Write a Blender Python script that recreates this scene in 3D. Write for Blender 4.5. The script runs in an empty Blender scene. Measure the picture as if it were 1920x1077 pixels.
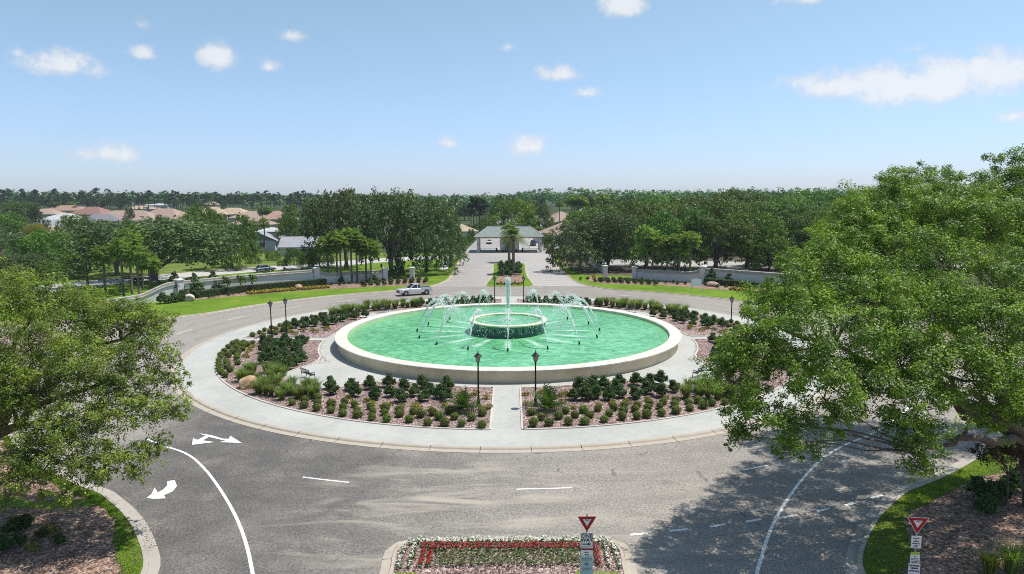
import bpy, math, random
import numpy as np
from mathutils import Vector, Matrix

scene = bpy.context.scene
COL = scene.collection
R = math.radians
PI = math.pi

# ------------------------------------------------------------------ camera
cam_d = bpy.data.cameras.new("camera")
cam_d.sensor_width = 36.0
cam_d.lens = 36.0 * 1250.0 / 1920.0
cam_d.clip_start = 0.5
cam_d.clip_end = 9000
cam = bpy.data.objects.new("camera", cam_d)
COL.objects.link(cam)
cam.matrix_world = (Matrix.Translation((0.42, -71.3, 15.0)) @ Matrix.Rotation(PI / 2 - 0.12865, 4, 'X')
                    @ Matrix.Rotation(-0.0037, 4, 'Z'))
scene.camera = cam

# ------------------------------------------------------------------ light
SUN_EL, SUN_AZ = 67.0, 70.0            # azimuth measured from +Y (away from the viewer) towards +X (right)
scene.view_settings.view_transform = 'Standard'
scene.view_settings.look = 'None'
scene.view_settings.exposure = 0.42
scene.view_settings.gamma = 1.0
scene.view_settings.use_curve_mapping = False
scene.cycles.max_bounces = 5
scene.cycles.diffuse_bounces = 3
scene.cycles.glossy_bounces = 3
scene.cycles.transmission_bounces = 4
scene.cycles.transparent_max_bounces = 12
scene.cycles.volume_bounces = 0
scene.cycles.filter_width = 1.0
scene.cycles.use_denoising = False
scene.cycles.caustics_reflective = False
scene.cycles.caustics_refractive = False

sun_d = bpy.data.lights.new("sun", 'SUN')
sun_d.energy = 4.2
sun_d.angle = R(0.55)
sun_d.color = (1.0, 0.955, 0.89)
sun = bpy.data.objects.new("sun", sun_d)
COL.objects.link(sun)
sdir = Vector((math.sin(R(SUN_AZ)) * math.cos(R(SUN_EL)), math.cos(R(SUN_AZ)) * math.cos(R(SUN_EL)), math.sin(R(SUN_EL))))
sun.rotation_euler = (-sdir).to_track_quat('-Z', 'Y').to_euler()
sun.location = (60, 40, 120)

world = bpy.data.worlds.new("World")
scene.world = world
world.use_nodes = True
wt = world.node_tree
wt.nodes.clear()


def N(t, typ, **kw):
    n = t.nodes.new(typ)
    for k, v in kw.items():
        if k.startswith('i_'):
            n.inputs[int(k[2:])].default_value = v
        else:
            setattr(n, k, v)
    return n


def L(t, a, b):
    t.links.new(a, b)


def mth(t, op, a, b=None, c=None):
    n = t.nodes.new('ShaderNodeMath')
    n.operation = op
    for i, x in enumerate((a, b, c)):
        if x is None:
            continue
        if isinstance(x, (int, float)):
            n.inputs[i].default_value = x
        else:
            t.links.new(x, n.inputs[i])
    return n.outputs[0]


def sstep(t, v, a, b, lo=0.0, hi=1.0):
    n = t.nodes.new('ShaderNodeMapRange')
    n.interpolation_type = 'SMOOTHSTEP'
    n.inputs['From Min'].default_value = a
    n.inputs['From Max'].default_value = b
    n.inputs['To Min'].default_value = lo
    n.inputs['To Max'].default_value = hi
    t.links.new(v, n.inputs['Value'])
    return n.outputs[0]


def noise(t, vec, scale, detail=3.0, rough=0.55, dist=0.0):
    n = t.nodes.new('ShaderNodeTexNoise')
    n.inputs['Scale'].default_value = scale
    n.inputs['Detail'].default_value = detail
    n.inputs['Roughness'].default_value = rough
    n.inputs['Distortion'].default_value = dist
    if vec is not None:
        t.links.new(vec, n.inputs['Vector'])
    return n.outputs[0]


def mixc(t, fac, a, b):
    n = t.nodes.new('ShaderNodeMix')
    n.data_type = 'RGBA'
    for sock, x in ((n.inputs[0], fac), (n.inputs[6], a), (n.inputs[7], b)):
        if isinstance(x, (int, float)):
            sock.default_value = x
        elif isinstance(x, tuple):
            sock.default_value = x if len(x) == 4 else (*x, 1)
        else:
            t.links.new(x, sock)
    return n.outputs[2]


def build_world():
    t = wt
    out = N(t, 'ShaderNodeOutputWorld')
    bg = N(t, 'ShaderNodeBackground')
    sky = N(t, 'ShaderNodeTexSky', sky_type='NISHITA', sun_disc=False, sun_elevation=R(SUN_EL), sun_rotation=R(SUN_AZ))
    sky.altitude = 0
    sky.air_density = 1.0
    sky.dust_density = 0.6
    sky.ozone_density = 2.0
    tc = N(t, 'ShaderNodeTexCoord')
    sep = N(t, 'ShaderNodeSeparateXYZ')
    L(t, tc.outputs['Generated'], sep.inputs[0])
    x, y, z = sep.outputs
    az = mth(t, 'MULTIPLY', mth(t, 'ARCTAN2', x, y), 180 / PI)
    el = mth(t, 'MULTIPLY', mth(t, 'ARCSINE', z), 180 / PI)
    el0 = el
    # the same fair-weather cumulus all the way round the horizon
    az = mth(t, 'SUBTRACT', mth(t, 'FLOORED_MODULO', mth(t, 'ADD', az, 45.0), 90.0), 45.0)
    n1 = mth(t, 'SUBTRACT', noise(t, tc.outputs['Generated'], 30, 7, 0.66), 0.5)
    n2 = mth(t, 'SUBTRACT', noise(t, tc.outputs['Generated'], 11, 3, 0.5), 0.5)
    clouds = CLOUDS
    best = None
    for a, e, w, h, dens in clouds:
        dx = mth(t, 'MULTIPLY', mth(t, 'SUBTRACT', az, a), 1.0 / w)
        dy0 = mth(t, 'MULTIPLY', mth(t, 'SUBTRACT', el, e), 1.0 / h)
        # flat base: below the middle distances grow faster
        dy = mth(t, 'MULTIPLY', dy0, mth(t, 'ADD', 1.0, mth(t, 'MULTIPLY', mth(t, 'LESS_THAN', dy0, 0.0), 0.5)))
        d = mth(t, 'SQRT', mth(t, 'ADD', mth(t, 'MULTIPLY', dx, dx), mth(t, 'MULTIPLY', dy, dy)))
        m = mth(t, 'MULTIPLY', mth(t, 'SUBTRACT', 1.0, d), dens)
        best = m if best is None else mth(t, 'MAXIMUM', best, m)
    v = mth(t, 'ADD', best, mth(t, 'ADD', mth(t, 'MULTIPLY', n1, 2.3), mth(t, 'MULTIPLY', n2, 0.7)))
    mask = mth(t, 'MULTIPLY', sstep(t, v, 0.05, 0.95), sstep(t, best, -0.25, 0.3))
    mask = mth(t, 'MULTIPLY', mask, 0.78)
    ccol = mixc(t, sstep(t, v, 0.2, 1.1), (5.6, 5.8, 6.1), (7.1, 7.1, 7.1))
    hsv = N(t, 'ShaderNodeHueSaturation')
    hsv.inputs['Saturation'].default_value = 0.84
    L(t, sky.outputs[0], hsv.inputs['Color'])
    tint = N(t, 'ShaderNodeVectorMath', operation='MULTIPLY')
    L(t, hsv.outputs[0], tint.inputs[0])
    L(t, mixc(t, sstep(t, el0, -2.0, 17.0), (.86, .965, 1.33), (.99, 1.14, 1.125)), tint.inputs[1])
    col = mixc(t, mask, tint.outputs[0], ccol)
    L(t, col, bg.inputs['Color'])
    bg.inputs['Strength'].default_value = 0.098
    L(t, bg.outputs[0], out.inputs[0])


# (azimuth, elevation, half width, half height, density) in degrees
CLOUDS = [(-33.05, 9.33, 3.27, 1.55, 1.0), (-23.0, 10.73, 1.9, 1.67, 1.25), (-19.33, 10.38, 1.37, 0.95, 1.0), (-17.57, 12.68, 1.69, 0.83, 0.9), (-30.89, 3.48, 2.74, 1.31, 1.15), (-28.15, 10.7, 1.16, 0.72, 0.7), (-35.47, 9.94, 0.84, 0.6, 0.7), (-28.03, 12.58, 0.74, 0.83, 0.5), (1.31, 4.4, 2.74, 1.43, 1.2), (-5.2, 4.8, 1.16, 0.83, 0.8), (3.92, 10.3, 2.64, 1.19, 0.95), (6.15, 8.77, 1.58, 0.72, 0.75), (-0.07, 12.45, 1.37, 0.72, 0.7), (8.83, 15.25, 2.64, 1.55, 1.1), (30.39, 10.53, 1.05, 0.6, 0.6), (26.37, 8.4, 6.33, 2.03, 1.35), (31.81, 7.89, 7.91, 2.62, 1.5), (34.86, 8.26, 4.74, 2.38, 1.4), (23.44, 8.79, 2.9, 1.31, 1.0), (36.4, 5.53, 1.37, 0.83, 0.8), (30.08, 9.41, 0.95, 1.07, 0.6), (-26.66, 5.06, 0.95, 0.48, 0.5), (22.72, 14.76, 2.64, 0.83, 0.7)]
build_world()


# ------------------------------------------------------------------ materials
def new_mat(name):
    m = bpy.data.materials.new(name)
    m.use_nodes = True
    t = m.node_tree
    t.nodes.clear()
    out = N(t, 'ShaderNodeOutputMaterial')
    p = N(t, 'ShaderNodeBsdfPrincipled')
    L(t, p.outputs[0], out.inputs[0])
    return m, t, p, out


def solid(name, col, rough=0.6, metal=0.0, spec=0.4, var=0.12, vscale=3.0, bump=0.0, bscale=40.0, coat=0.0):
    """plain painted / stone / metal surface with a little tonal wear"""
    m, t, p, out = new_mat(name)
    tc = N(t, 'ShaderNodeTexCoord')
    n = noise(t, tc.outputs['Object'], vscale, 5, 0.6)
    f = sstep(t, n, 0.3, 0.7, 1 - var, 1 + var)
    mul = N(t, 'ShaderNodeVectorMath', operation='SCALE')
    mul.inputs[0].default_value = tuple(x * .8 for x in col[:3])
    L(t, f, mul.inputs['Scale'])
    L(t, mul.outputs[0], p.inputs['Base Color'])
    p.inputs['Roughness'].default_value = rough
    p.inputs['Metallic'].default_value = metal
    p.inputs['Specular IOR Level'].default_value = spec
    p.inputs['Coat Weight'].default_value = coat
    if bump:
        b = N(t, 'ShaderNodeBump')
        b.inputs['Strength'].default_value = bump
        b.inputs['Distance'].default_value = 0.02
        L(t, noise(t, tc.outputs['Object'], bscale, 4, 0.6), b.inputs['Height'])
        L(t, b.outputs[0], p.inputs['Normal'])
    return m


def leaf_mat(name, c0, c1, c2=None, trans=0.42, rough=0.5, objvar=0.16, clump=1.2, spec=.3):
    """leaves: each leaf its own tint, soft hue drift over the crown, a little light through the blade"""
    m, t, p, out = new_mat(name)
    geo = N(t, 'ShaderNodeNewGeometry')
    oi = N(t, 'ShaderNodeObjectInfo')
    tc = N(t, 'ShaderNodeTexCoord')
    rp = N(t, 'ShaderNodeValToRGB')
    cr = rp.color_ramp
    cr.elements[0].color = (*c0, 1)
    cr.elements[1].color = (*c1, 1)
    if c2:
        e = cr.elements.new(0.94)
        e.color = (*c1, 1)
        cr.elements[2].color = (*c2, 1)
    n = noise(t, tc.outputs['Object'], clump, 2, 0.5)
    f = mth(t, 'ADD', mth(t, 'MULTIPLY', geo.outputs['Random Per Island'], 0.5), mth(t, 'MULTIPLY', sstep(t, n, 0.36, 0.64), 0.5))
    L(t, f, rp.inputs[0])
    hsv = N(t, 'ShaderNodeHueSaturation')
    L(t, rp.outputs[0], hsv.inputs['Color'])
    L(t, mth(t, 'ADD', 0.5 - objvar * 0.09, mth(t, 'MULTIPLY', oi.outputs['Random'], objvar * 0.18)), hsv.inputs['Hue'])
    L(t, mth(t, 'ADD', 1 - objvar, mth(t, 'MULTIPLY', oi.outputs['Random'], objvar * 2)), hsv.inputs['Value'])
    L(t, hsv.outputs[0], p.inputs['Base Color'])
    p.inputs['Roughness'].default_value = rough
    p.inputs['Specular IOR Level'].default_value = spec
    tr = N(t, 'ShaderNodeBsdfTranslucent')
    sc = N(t, 'ShaderNodeVectorMath', operation='MULTIPLY')
    L(t, hsv.outputs[0], sc.inputs[0])
    sc.inputs[1].default_value = (1.25, 1.3, 0.7)
    L(t, sc.outputs[0], tr.inputs['Color'])
    mx = N(t, 'ShaderNodeMixShader')
    mx.inputs[0].default_value = trans
    L(t, p.outputs[0], mx.inputs[1])
    L(t, tr.outputs[0], mx.inputs[2])
    L(t, mx.outputs[0], out.inputs[0])
    return m


M = {}
M['oak_leaf'] = leaf_mat('oak_leaf', (.042, .092, .012), (.150, .245, .030), (.22, .27, .05), spec=.32, trans=.3, objvar=.26)
M['oak_leaf_bright'] = leaf_mat('oak_leaf_bright', (.045, .110, .008), (.195, .315, .024), (.27, .35, .04), spec=.35, trans=.3)
M['oak_leaf_olive'] = leaf_mat('oak_leaf_olive', (.048, .086, .014), (.27, .35, .045), (.34, .38, .06), spec=.35, trans=.32, objvar=.0, clump=.7)
M['oak_leaf_dark'] = leaf_mat('oak_leaf_dark', (.044, .076, .028), (.140, .195, .064), trans=.26, objvar=.22, spec=.3)
M['big_oak_leaf'] = leaf_mat('big_oak_leaf', (.028, .078, .010), (.245, .385, .032), (.34, .42, .05), spec=.35, trans=.3, objvar=.0, clump=.7)
M['forest_leaf'] = leaf_mat('forest_leaf', (.034, .076, .022), (.105, .17, .045), trans=.2, objvar=.34)
M['pine_leaf'] = leaf_mat('pine_leaf', (.026, .052, .022), (.065, .105, .038), trans=.2, objvar=.2)
M['bush_leaf'] = leaf_mat('bush_leaf', (.05, .10, .016), (.13, .21, .03), objvar=.3)
M['yellow_leaf'] = leaf_mat('yellow_leaf', (.17, .16, .03), (.32, .27, .045))
M['rust_leaf'] = leaf_mat('rust_leaf', (.035, .022, .016), (.10, .050, .030))
M['palm_leaf'] = leaf_mat('palm_leaf', (.10, .17, .04), (.31, .42, .12), trans=.5, objvar=.16, rough=.4, spec=.4)
M['date_leaf'] = leaf_mat('date_leaf', (.085, .15, .05), (.23, .31, .10), rough=.45, trans=.5)
M['box_leaf'] = leaf_mat('box_leaf', (.085, .125, .018), (.22, .275, .042), objvar=.2)
M['shrub_leaf'] = leaf_mat('shrub_leaf', (.034, .085, .018), (.110, .200, .040), objvar=.2, rough=.38)
M['cycad_leaf'] = leaf_mat('cycad_leaf', (.04, .085, .015), (.12, .2, .035))
M['grass_blade'] = leaf_mat('grass_blade', (.10, .155, .03), (.24, .31, .08), trans=.45, objvar=.2)
M['lawn_blade'] = leaf_mat('lawn_blade', (.065, .125, .010), (.15, .23, .02), trans=.4)
M['flower_leaf'] = leaf_mat('flower_leaf', (.05, .10, .02), (.14, .22, .045))
M['white_petal'] = leaf_mat('white_petal', (.62, .62, .58), (.85, .85, .82), trans=.25, objvar=.05)
M['red_petal'] = leaf_mat('red_petal', (.24, .006, .018), (.46, .018, .040), trans=.2)
M['gold_petal'] = leaf_mat('gold_petal', (.42, .30, .03), (.62, .47, .06), trans=.2)
M['bark'] = solid('bark', (.14, .115, .09), .9, var=.4, vscale=5, bump=.6, bscale=14)
M['bark_grey'] = solid('bark_grey', (.20, .18, .155), .9, var=.35, vscale=4, bump=.6, bscale=12)
M['palm_bark'] = solid('palm_bark', (.20, .165, .125), .95, var=.35, vscale=6, bump=.6, bscale=18)
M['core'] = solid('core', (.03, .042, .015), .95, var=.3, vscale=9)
M['black_metal'] = solid('black_metal', (.010, .010, .011), .6, 0, .3, var=.2)
M['bench_metal'] = solid('bench_metal', (.035, .033, .032), .5, .4, .5, var=.2)
M['glass_lamp'] = solid('glass_lamp', (.34, .35, .36), .2, 0, .6, var=.2, vscale=9)
M['galv'] = solid('galv', (.42, .43, .44), .45, .7, .5, var=.15)
M['coping'] = solid('coping', (.70, .655, .57), .75, var=.12, vscale=1.2, bump=.05)
M['basin_wall'] = solid('basin_wall', (.80, .67, .47), .85, var=.11, vscale=.6, bump=.06, bscale=25)
M['coping_cream'] = solid('coping_cream', (.72, .70, .52), .7, var=.08, vscale=1.5)
M['tile_dark'] = solid('tile_dark', (.012, .065, .058), .25, 0, .5, var=.35, vscale=2.5)
M['tile_light'] = solid('tile_light', (.06, .20, .135), .25, 0, .5, var=.3, vscale=3)
M['boulder'] = solid('boulder', (.56, .38, .215), .9, var=.3, vscale=1.6, bump=.5, bscale=6)
M['rock_pale'] = solid('rock_pale', (.62, .54, .44), .9, var=.2, vscale=1.6, bump=.5, bscale=6)
M['rock_pink'] = solid('rock_pink', (.55, .36, .30), .9, var=.2, vscale=1.6, bump=.5, bscale=6)
M['wall_white'] = solid('wall_white', (.74, .72, .69), .85, var=.06, vscale=.5, bump=.1)
M['wall_cap'] = solid('wall_cap', (.44, .41, .36), .9, var=.18, vscale=1.5)
M['house_white'] = solid('house_white', (.68, .68, .67), .8, var=.05)
M['house_beige'] = solid('house_beige', (.56, .47, .36), .8, var=.06)
M['trim_white'] = solid('trim_white', (.74, .74, .72), .6, var=.05)
M['window_dark'] = solid('window_dark', (.03, .035, .045), .08, 0, .6, var=.3, vscale=1)
M['screen_dark'] = solid('screen_dark', (.02, .022, .03), .6, var=.3)
M['paint_white'] = solid('paint_white', (.84, .84, .81), .7, var=.20, vscale=7)
M['sign_white'] = solid('sign_white', (.92, .94, .98), .4, var=.04)
M['sign_blue'] = solid('sign_blue', (.48, .62, .74), .4, var=.08)
M['sign_red'] = solid('sign_red', (.42, .012, .022), .4, var=.06)
M['sign_black'] = solid('sign_black', (.012, .013, .02), .5, var=.05)
M['sign_grey'] = solid('sign_grey', (.22, .24, .26), .5, var=.05)
M['sign_lime'] = solid('sign_lime', (.42, .66, .05), .4, var=.05)
M['sign_amber'] = solid('sign_amber', (.80, .45, .03), .5, var=.05)
M['tyre'] = solid('tyre', (.02, .02, .021), .9, var=.2)
M['chrome'] = solid('chrome', (.62, .63, .65), .22, .9, .5, var=.05)
M['car_silver'] = solid('car_silver', (.82, .83, .85), .28, .25, .5, var=.04, coat=.6)
M['car_trim'] = solid('car_trim', (.17, .17, .175), .5, .2, .5, var=.08)
M['car_white'] = solid('car_white', (.74, .75, .76), .3, 0, .5, var=.03, coat=.5)
M['car_black'] = solid('car_black', (.02, .021, .023), .25, .2, .5, var=.05, coat=.6)
M['car_plum'] = solid('car_plum', (.045, .03, .055), .25, .3, .5, var=.05, coat=.6)
M['car_blue'] = solid('car_blue', (.16, .23, .34), .3, .4, .5, var=.05, coat=.6)
M['lens_red'] = solid('lens_red', (.4, .02, .02), .25, var=.05)
M['lens_clear'] = solid('lens_clear', (.7, .71, .72), .12, 0, .6, var=.05)


def roof_mat(name, c, var=.16):
    m, t, p, out = new_mat(name)
    tc = N(t, 'ShaderNodeTexCoord')
    w = N(t, 'ShaderNodeTexWave', wave_type='BANDS', bands_direction='Z')
    w.inputs['Scale'].default_value = 2.2
    w.inputs['Distortion'].default_value = 1.0
    L(t, tc.outputs['Object'], w.inputs['Vector'])
    n = noise(t, tc.outputs['Object'], .9, 5, .65)
    n3 = noise(t, tc.outputs['Object'], 14, 2, .6)
    f = mth(t, 'ADD', mth(t, 'MULTIPLY', n, 1.1), mth(t, 'ADD', mth(t, 'MULTIPLY', w.outputs['Fac'], .18), mth(t, 'MULTIPLY', n3, .35)))
    c = tuple(x * .82 for x in c)
    col = mixc(t, sstep(t, f, .45, 1.15), tuple(x * (1 - var * 1.6) for x in c), tuple(min(1, x * (1 + var)) for x in c))
    L(t, col, p.inputs['Base Color'])
    p.inputs['Roughness'].default_value = .85
    return m


M['roof_terra'] = roof_mat('roof_terra', (.38, .275, .215))
M['roof_red'] = roof_mat('roof_red', (.37, .225, .17))
M['roof_brown'] = roof_mat('roof_brown', (.29, .155, .125))
M['roof_tan'] = roof_mat('roof_tan', (.47, .36, .25))
M['roof_grey'] = roof_mat('roof_grey', (.34, .345, .37))
M['roof_pale'] = roof_mat('roof_pale', (.52, .53, .53))
M['roof_green'] = roof_mat('roof_green', (.245, .285, .262))
M['roof_slate'] = roof_mat('roof_slate', (.21, .20, .23))


def ground_mats():
    # ---- asphalt: aggregate grain, patches, tyre polish, pale sand washed over the junction
    def asphalt(name, c_lo, c_hi, sand=True):
        m, t, p, out = new_mat(name)
        tc = N(t, 'ShaderNodeTexCoord')
        v = tc.outputs['Object']
        c_lo, c_hi = tuple(x * .77 for x in c_lo), tuple(x * .77 for x in c_hi)
        sep = N(t, 'ShaderNodeSeparateXYZ')
        L(t, v, sep.inputs[0])
        big = noise(t, v, .055, 4, .6, .4)
        mid = noise(t, v, .45, 5, .65)
        fine = noise(t, v, 9, 3, .75)
        vor = N(t, 'ShaderNodeTexVoronoi')
        vor.inputs['Scale'].default_value = 16
        L(t, v, vor.inputs['Vector'])
        # worn side of the junction is paler: tyre polish grows towards the exit lanes
        drift = sstep(t, sep.outputs[0], -22, 12)
        back = sstep(t, sep.outputs[1], -8, 34)
        side = sstep(t, mth(t, 'ABSOLUTE', sep.outputs[0]), 19, 30)
        wear = mth(t, 'MAXIMUM', mth(t, 'MAXIMUM', drift, back), mth(t, 'MULTIPLY', side, 1.5)) if sand else drift
        f = mth(t, 'ADD', mth(t, 'MULTIPLY', big, .55), mth(t, 'ADD', mth(t, 'MULTIPLY', mid, .72), mth(t, 'MULTIPLY', wear, .42)))
        col = mixc(t, sstep(t, f, .50, 1.16), c_lo, c_hi)
        g = mth(t, 'ADD', sstep(t, fine, .28, .72, .62, 1.38), mth(t, 'MULTIPLY', mth(t, 'SUBTRACT', vor.outputs['Color'], .5), .5))
        sc = N(t, 'ShaderNodeVectorMath', operation='SCALE')
        L(t, col, sc.inputs[0])
        L(t, g, sc.inputs['Scale'])
        col = sc.outputs[0]
        # concentric wheel tracks round the ring
        r = mth(t, 'SQRT', mth(t, 'ADD', mth(t, 'POWER', mth(t, 'ABSOLUTE', sep.outputs[0]), 2.0), mth(t, 'POWER', mth(t, 'ABSOLUTE', sep.outputs[1]), 2.0)))
        rw = mth(t, 'ADD', r, mth(t, 'MULTIPLY', big, 1.2))
        trk = mth(t, 'SINE', mth(t, 'MULTIPLY', rw, 2 * PI / 2.85))
        trk = mth(t, 'MULTIPLY', sstep(t, trk, .1, 1.0), sstep(t, mid, .35, .62))
        col = mixc(t, mth(t, 'MULTIPLY', trk, .22), col, (.085, .08, .078))
        if sand:
            mp = N(t, 'ShaderNodeMapping')
            mp.inputs['Scale'].default_value = (.16, .75, 1)
            mp.inputs['Rotation'].default_value = (0, 0, .06)
            L(t, v, mp.inputs['Vector'])
            s = noise(t, mp.outputs[0], 1.0, 5, .6, .8)
            area = mth(t, 'MULTIPLY', sstep(t, sep.outputs[1], -32.5, -36), sstep(t, mth(t, 'ABSOLUTE', mth(t, 'SUBTRACT', sep.outputs[0], 1.0)), 14, 5))
            s = mth(t, 'MULTIPLY', sstep(t, s, .47, .70), area)
            col = mixc(t, mth(t, 'MULTIPLY', s, .85), col, (.36, .325, .27))
            mp2 = N(t, 'ShaderNodeMapping')
            mp2.inputs['Scale'].default_value = (.30, 1.1, 1)
            mp2.inputs['Location'].default_value = (3.1, 7.7, 0)
            L(t, v, mp2.inputs['Vector'])
            s2 = mth(t, 'MULTIPLY', sstep(t, noise(t, mp2.outputs[0], .8, 4, .6), .56, .72), area)
            col = mixc(t, mth(t, 'MULTIPLY', s2, .42), col, (.13, .11, .095))
        # oil spots and tar dots
        sp = noise(t, v, 2.4, 2, .5)
        col = mixc(t, mth(t, 'MULTIPLY', sstep(t, sp, .735, .80), .75), col, (.03, .03, .03))
        # leaf crumbs swept against the plaza kerb
        cr = mth(t, 'MULTIPLY', sstep(t, noise(t, v, 5.5, 2, .6), .66, .74), mth(t, 'MULTIPLY', sstep(t, r, 35.6, 33.6), sstep(t, r, 32.9, 33.5)))
        col = mixc(t, mth(t, 'MULTIPLY', cr, .8), col, (.022, .020, .018))
        # hairline cracks
        ck = N(t, 'ShaderNodeTexVoronoi', feature='DISTANCE_TO_EDGE')
        ck.inputs['Scale'].default_value = .16
        wv = N(t, 'ShaderNodeVectorMath', operation='ADD')
        L(t, v, wv.inputs[0])
        nv = N(t, 'ShaderNodeTexNoise')
        nv.inputs['Scale'].default_value = .6
        nv.inputs['Detail'].default_value = 4
        L(t, v, nv.inputs['Vector'])
        L(t, nv.outputs['Color'], wv.inputs[1])
        L(t, wv.outputs[0], ck.inputs['Vector'])
        crack = mth(t, 'MULTIPLY', sstep(t, ck.outputs['Distance'], .010, .003), sstep(t, mid, .5, .62))
        col = mixc(t, mth(t, 'MULTIPLY', crack, .6), col, (.05, .048, .046))
        L(t, col, p.inputs['Base Color'])
        p.inputs['Roughness'].default_value = .88
        p.inputs['Specular IOR Level'].default_value = .3
        b = N(t, 'ShaderNodeBump')
        b.inputs['Strength'].default_value = .5
        b.inputs['Distance'].default_value = .015
        L(t, mth(t, 'ADD', fine, vor.outputs['Distance']), b.inputs['Height'])
        L(t, b.outputs[0], p.inputs['Normal'])
        return m
    M['asphalt'] = asphalt('asphalt', (.122, .115, .106), (.345, .312, .275))
    M['gate_paving'] = asphalt('gate_paving', (.34, .315, .295), (.47, .445, .42), sand=False)
    M['pale_road'] = asphalt('pale_road', (.55, .53, .50), (.68, .66, .63), sand=False)

    def concrete(name, c, joint=None):
        m, t, p, out = new_mat(name)
        c = tuple(x * .77 for x in c)
        tc = N(t, 'ShaderNodeTexCoord')
        v = tc.outputs['Object']
        a = noise(t, v, .22, 5, .6)
        b_ = noise(t, v, 2.2, 5, .7)
        c_ = noise(t, v, 26, 2, .6)
        f = mth(t, 'ADD', mth(t, 'MULTIPLY', a, .5), mth(t, 'ADD', mth(t, 'MULTIPLY', b_, .35), mth(t, 'MULTIPLY', c_, .15)))
        col = mixc(t, sstep(t, f, .36, .64), tuple(x * .84 for x in c), tuple(min(1, x * 1.07) for x in c))
        st = noise(t, v, .9, 3, .6, .5)
        col = mixc(t, mth(t, 'MULTIPLY', sstep(t, st, .67, .78), .42), col, tuple(x * .55 for x in c))
        L(t, col, p.inputs['Base Color'])
        p.inputs['Roughness'].default_value = .85
        b = N(t, 'ShaderNodeBump')
        b.inputs['Strength'].default_value = .2
        b.inputs['Distance'].default_value = .01
        L(t, c_, b.inputs['Height'])
        L(t, b.outputs[0], p.inputs['Normal'])
        return m
    M['plaza'] = concrete('plaza', (.505, .505, .462))
    M['kerb'] = concrete('kerb', (.50, .435, .35))
    M['kerb_grey'] = concrete('kerb_grey', (.47, .43, .375))
    M['edging'] = concrete('edging', (.66, .60, .52))

    def mulch(name, cols, scale, dark=.5):
        m, t, p, out = new_mat(name)
        tc = N(t, 'ShaderNodeTexCoord')
        v = tc.outputs['Object']
        vo = N(t, 'ShaderNodeTexVoronoi')
        vo.inputs['Scale'].default_value = scale
        vo.inputs['Randomness'].default_value = 1
        L(t, v, vo.inputs['Vector'])
        rp = N(t, 'ShaderNodeValToRGB')
        rp.color_ramp.interpolation = 'CONSTANT'
        sp = N(t, 'ShaderNodeSeparateColor')
        L(t, vo.outputs['Color'], sp.inputs[0])
        els = rp.color_ramp.elements
        els[0].color = (*cols[0], 1)
        els[1].color = (*cols[-1], 1)
        els[1].position = (len(cols) - 1) / len(cols)
        for i, c in enumerate(cols[1:-1], 1):
            e = els.new(i / len(cols))
            e.color = (*c, 1)
        L(t, sp.outputs[0], rp.inputs[0])
        a = noise(t, v, .5, 4, .6)
        sc = N(t, 'ShaderNodeVectorMath', operation='SCALE')
        L(t, rp.outputs[0], sc.inputs[0])
        L(t, sstep(t, a, .3, .7, .72, 1.22), sc.inputs['Scale'])
        L(t, sc.outputs[0], p.inputs['Base Color'])
        p.inputs['Roughness'].default_value = .95
        b = N(t, 'ShaderNodeBump')
        b.inputs['Strength'].default_value = 1.0
        b.inputs['Distance'].default_value = .06
        b.invert = True
        L(t, vo.outputs['Distance'], b.inputs['Height'])
        L(t, b.outputs[0], p.inputs['Normal'])
        return m
    M['grove_soil'] = mulch('grove_soil', [(.05, .038, .028), (.10, .078, .055), (.075, .055, .04), (.13, .10, .07)], 5)
    M['lava'] = mulch('lava', [(.06, .036, .033), (.26, .175, .155), (.36, .26, .23), (.13, .08, .072), (.52, .41, .37), (.19, .115, .105)], 11)
    M['bark_mulch'] = mulch('bark_mulch', [(.10, .06, .045), (.24, .145, .10), (.33, .21, .15), (.16, .095, .07), (.40, .28, .20)], 9)
    M['chip_a'] = solid('chip_a', (.40, .29, .255), .95, var=.25, vscale=9)
    M['chip_b'] = solid('chip_b', (.17, .105, .095), .95, var=.25, vscale=9)

    def grass(name, c0, c1, c2, dry=.0):
        m, t, p, out = new_mat(name)
        tc = N(t, 'ShaderNodeTexCoord')
        v = tc.outputs['Object']
        a = noise(t, v, .16, 5, .6)
        b_ = noise(t, v, 2.6, 4, .7)
        c_ = noise(t, v, 22, 3, .7)
        f = mth(t, 'ADD', mth(t, 'MULTIPLY', a, .55), mth(t, 'ADD', mth(t, 'MULTIPLY', b_, .3), mth(t, 'MULTIPLY', c_, .25)))
        col = mixc(t, sstep(t, f, .40, .70), c0, c1)
        d = noise(t, v, .35, 5, .65, .3)
        col = mixc(t, mth(t, 'MULTIPLY', sstep(t, d, .56, .72), dry), col, c2)
        L(t, col, p.inputs['Base Color'])
        p.inputs['Roughness'].default_value = .95
        p.inputs['Specular IOR Level'].default_value = .15
        b = N(t, 'ShaderNodeBump')
        b.inputs['Strength'].default_value = .8
        b.inputs['Distance'].default_value = .05
        L(t, c_, b.inputs['Height'])
        L(t, b.outputs[0], p.inputs['Normal'])
        return m
    M['lawn'] = grass('lawn', (.070, .142, .010), (.150, .235, .018), (.25, .26, .06), dry=.6)
    M['meadow'] = grass('meadow', (.075, .12, .022), (.17, .21, .045), (.26, .23, .09), dry=.7)
    M['terrain'] = grass('terrain', (.030, .048, .018), (.06, .085, .028), (.10, .09, .045), dry=.4)
    M['verge_grass'] = grass('verge_grass', (.075, .135, .012), (.155, .22, .02), (.27, .22, .10), dry=.95)


ground_mats()


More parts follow.
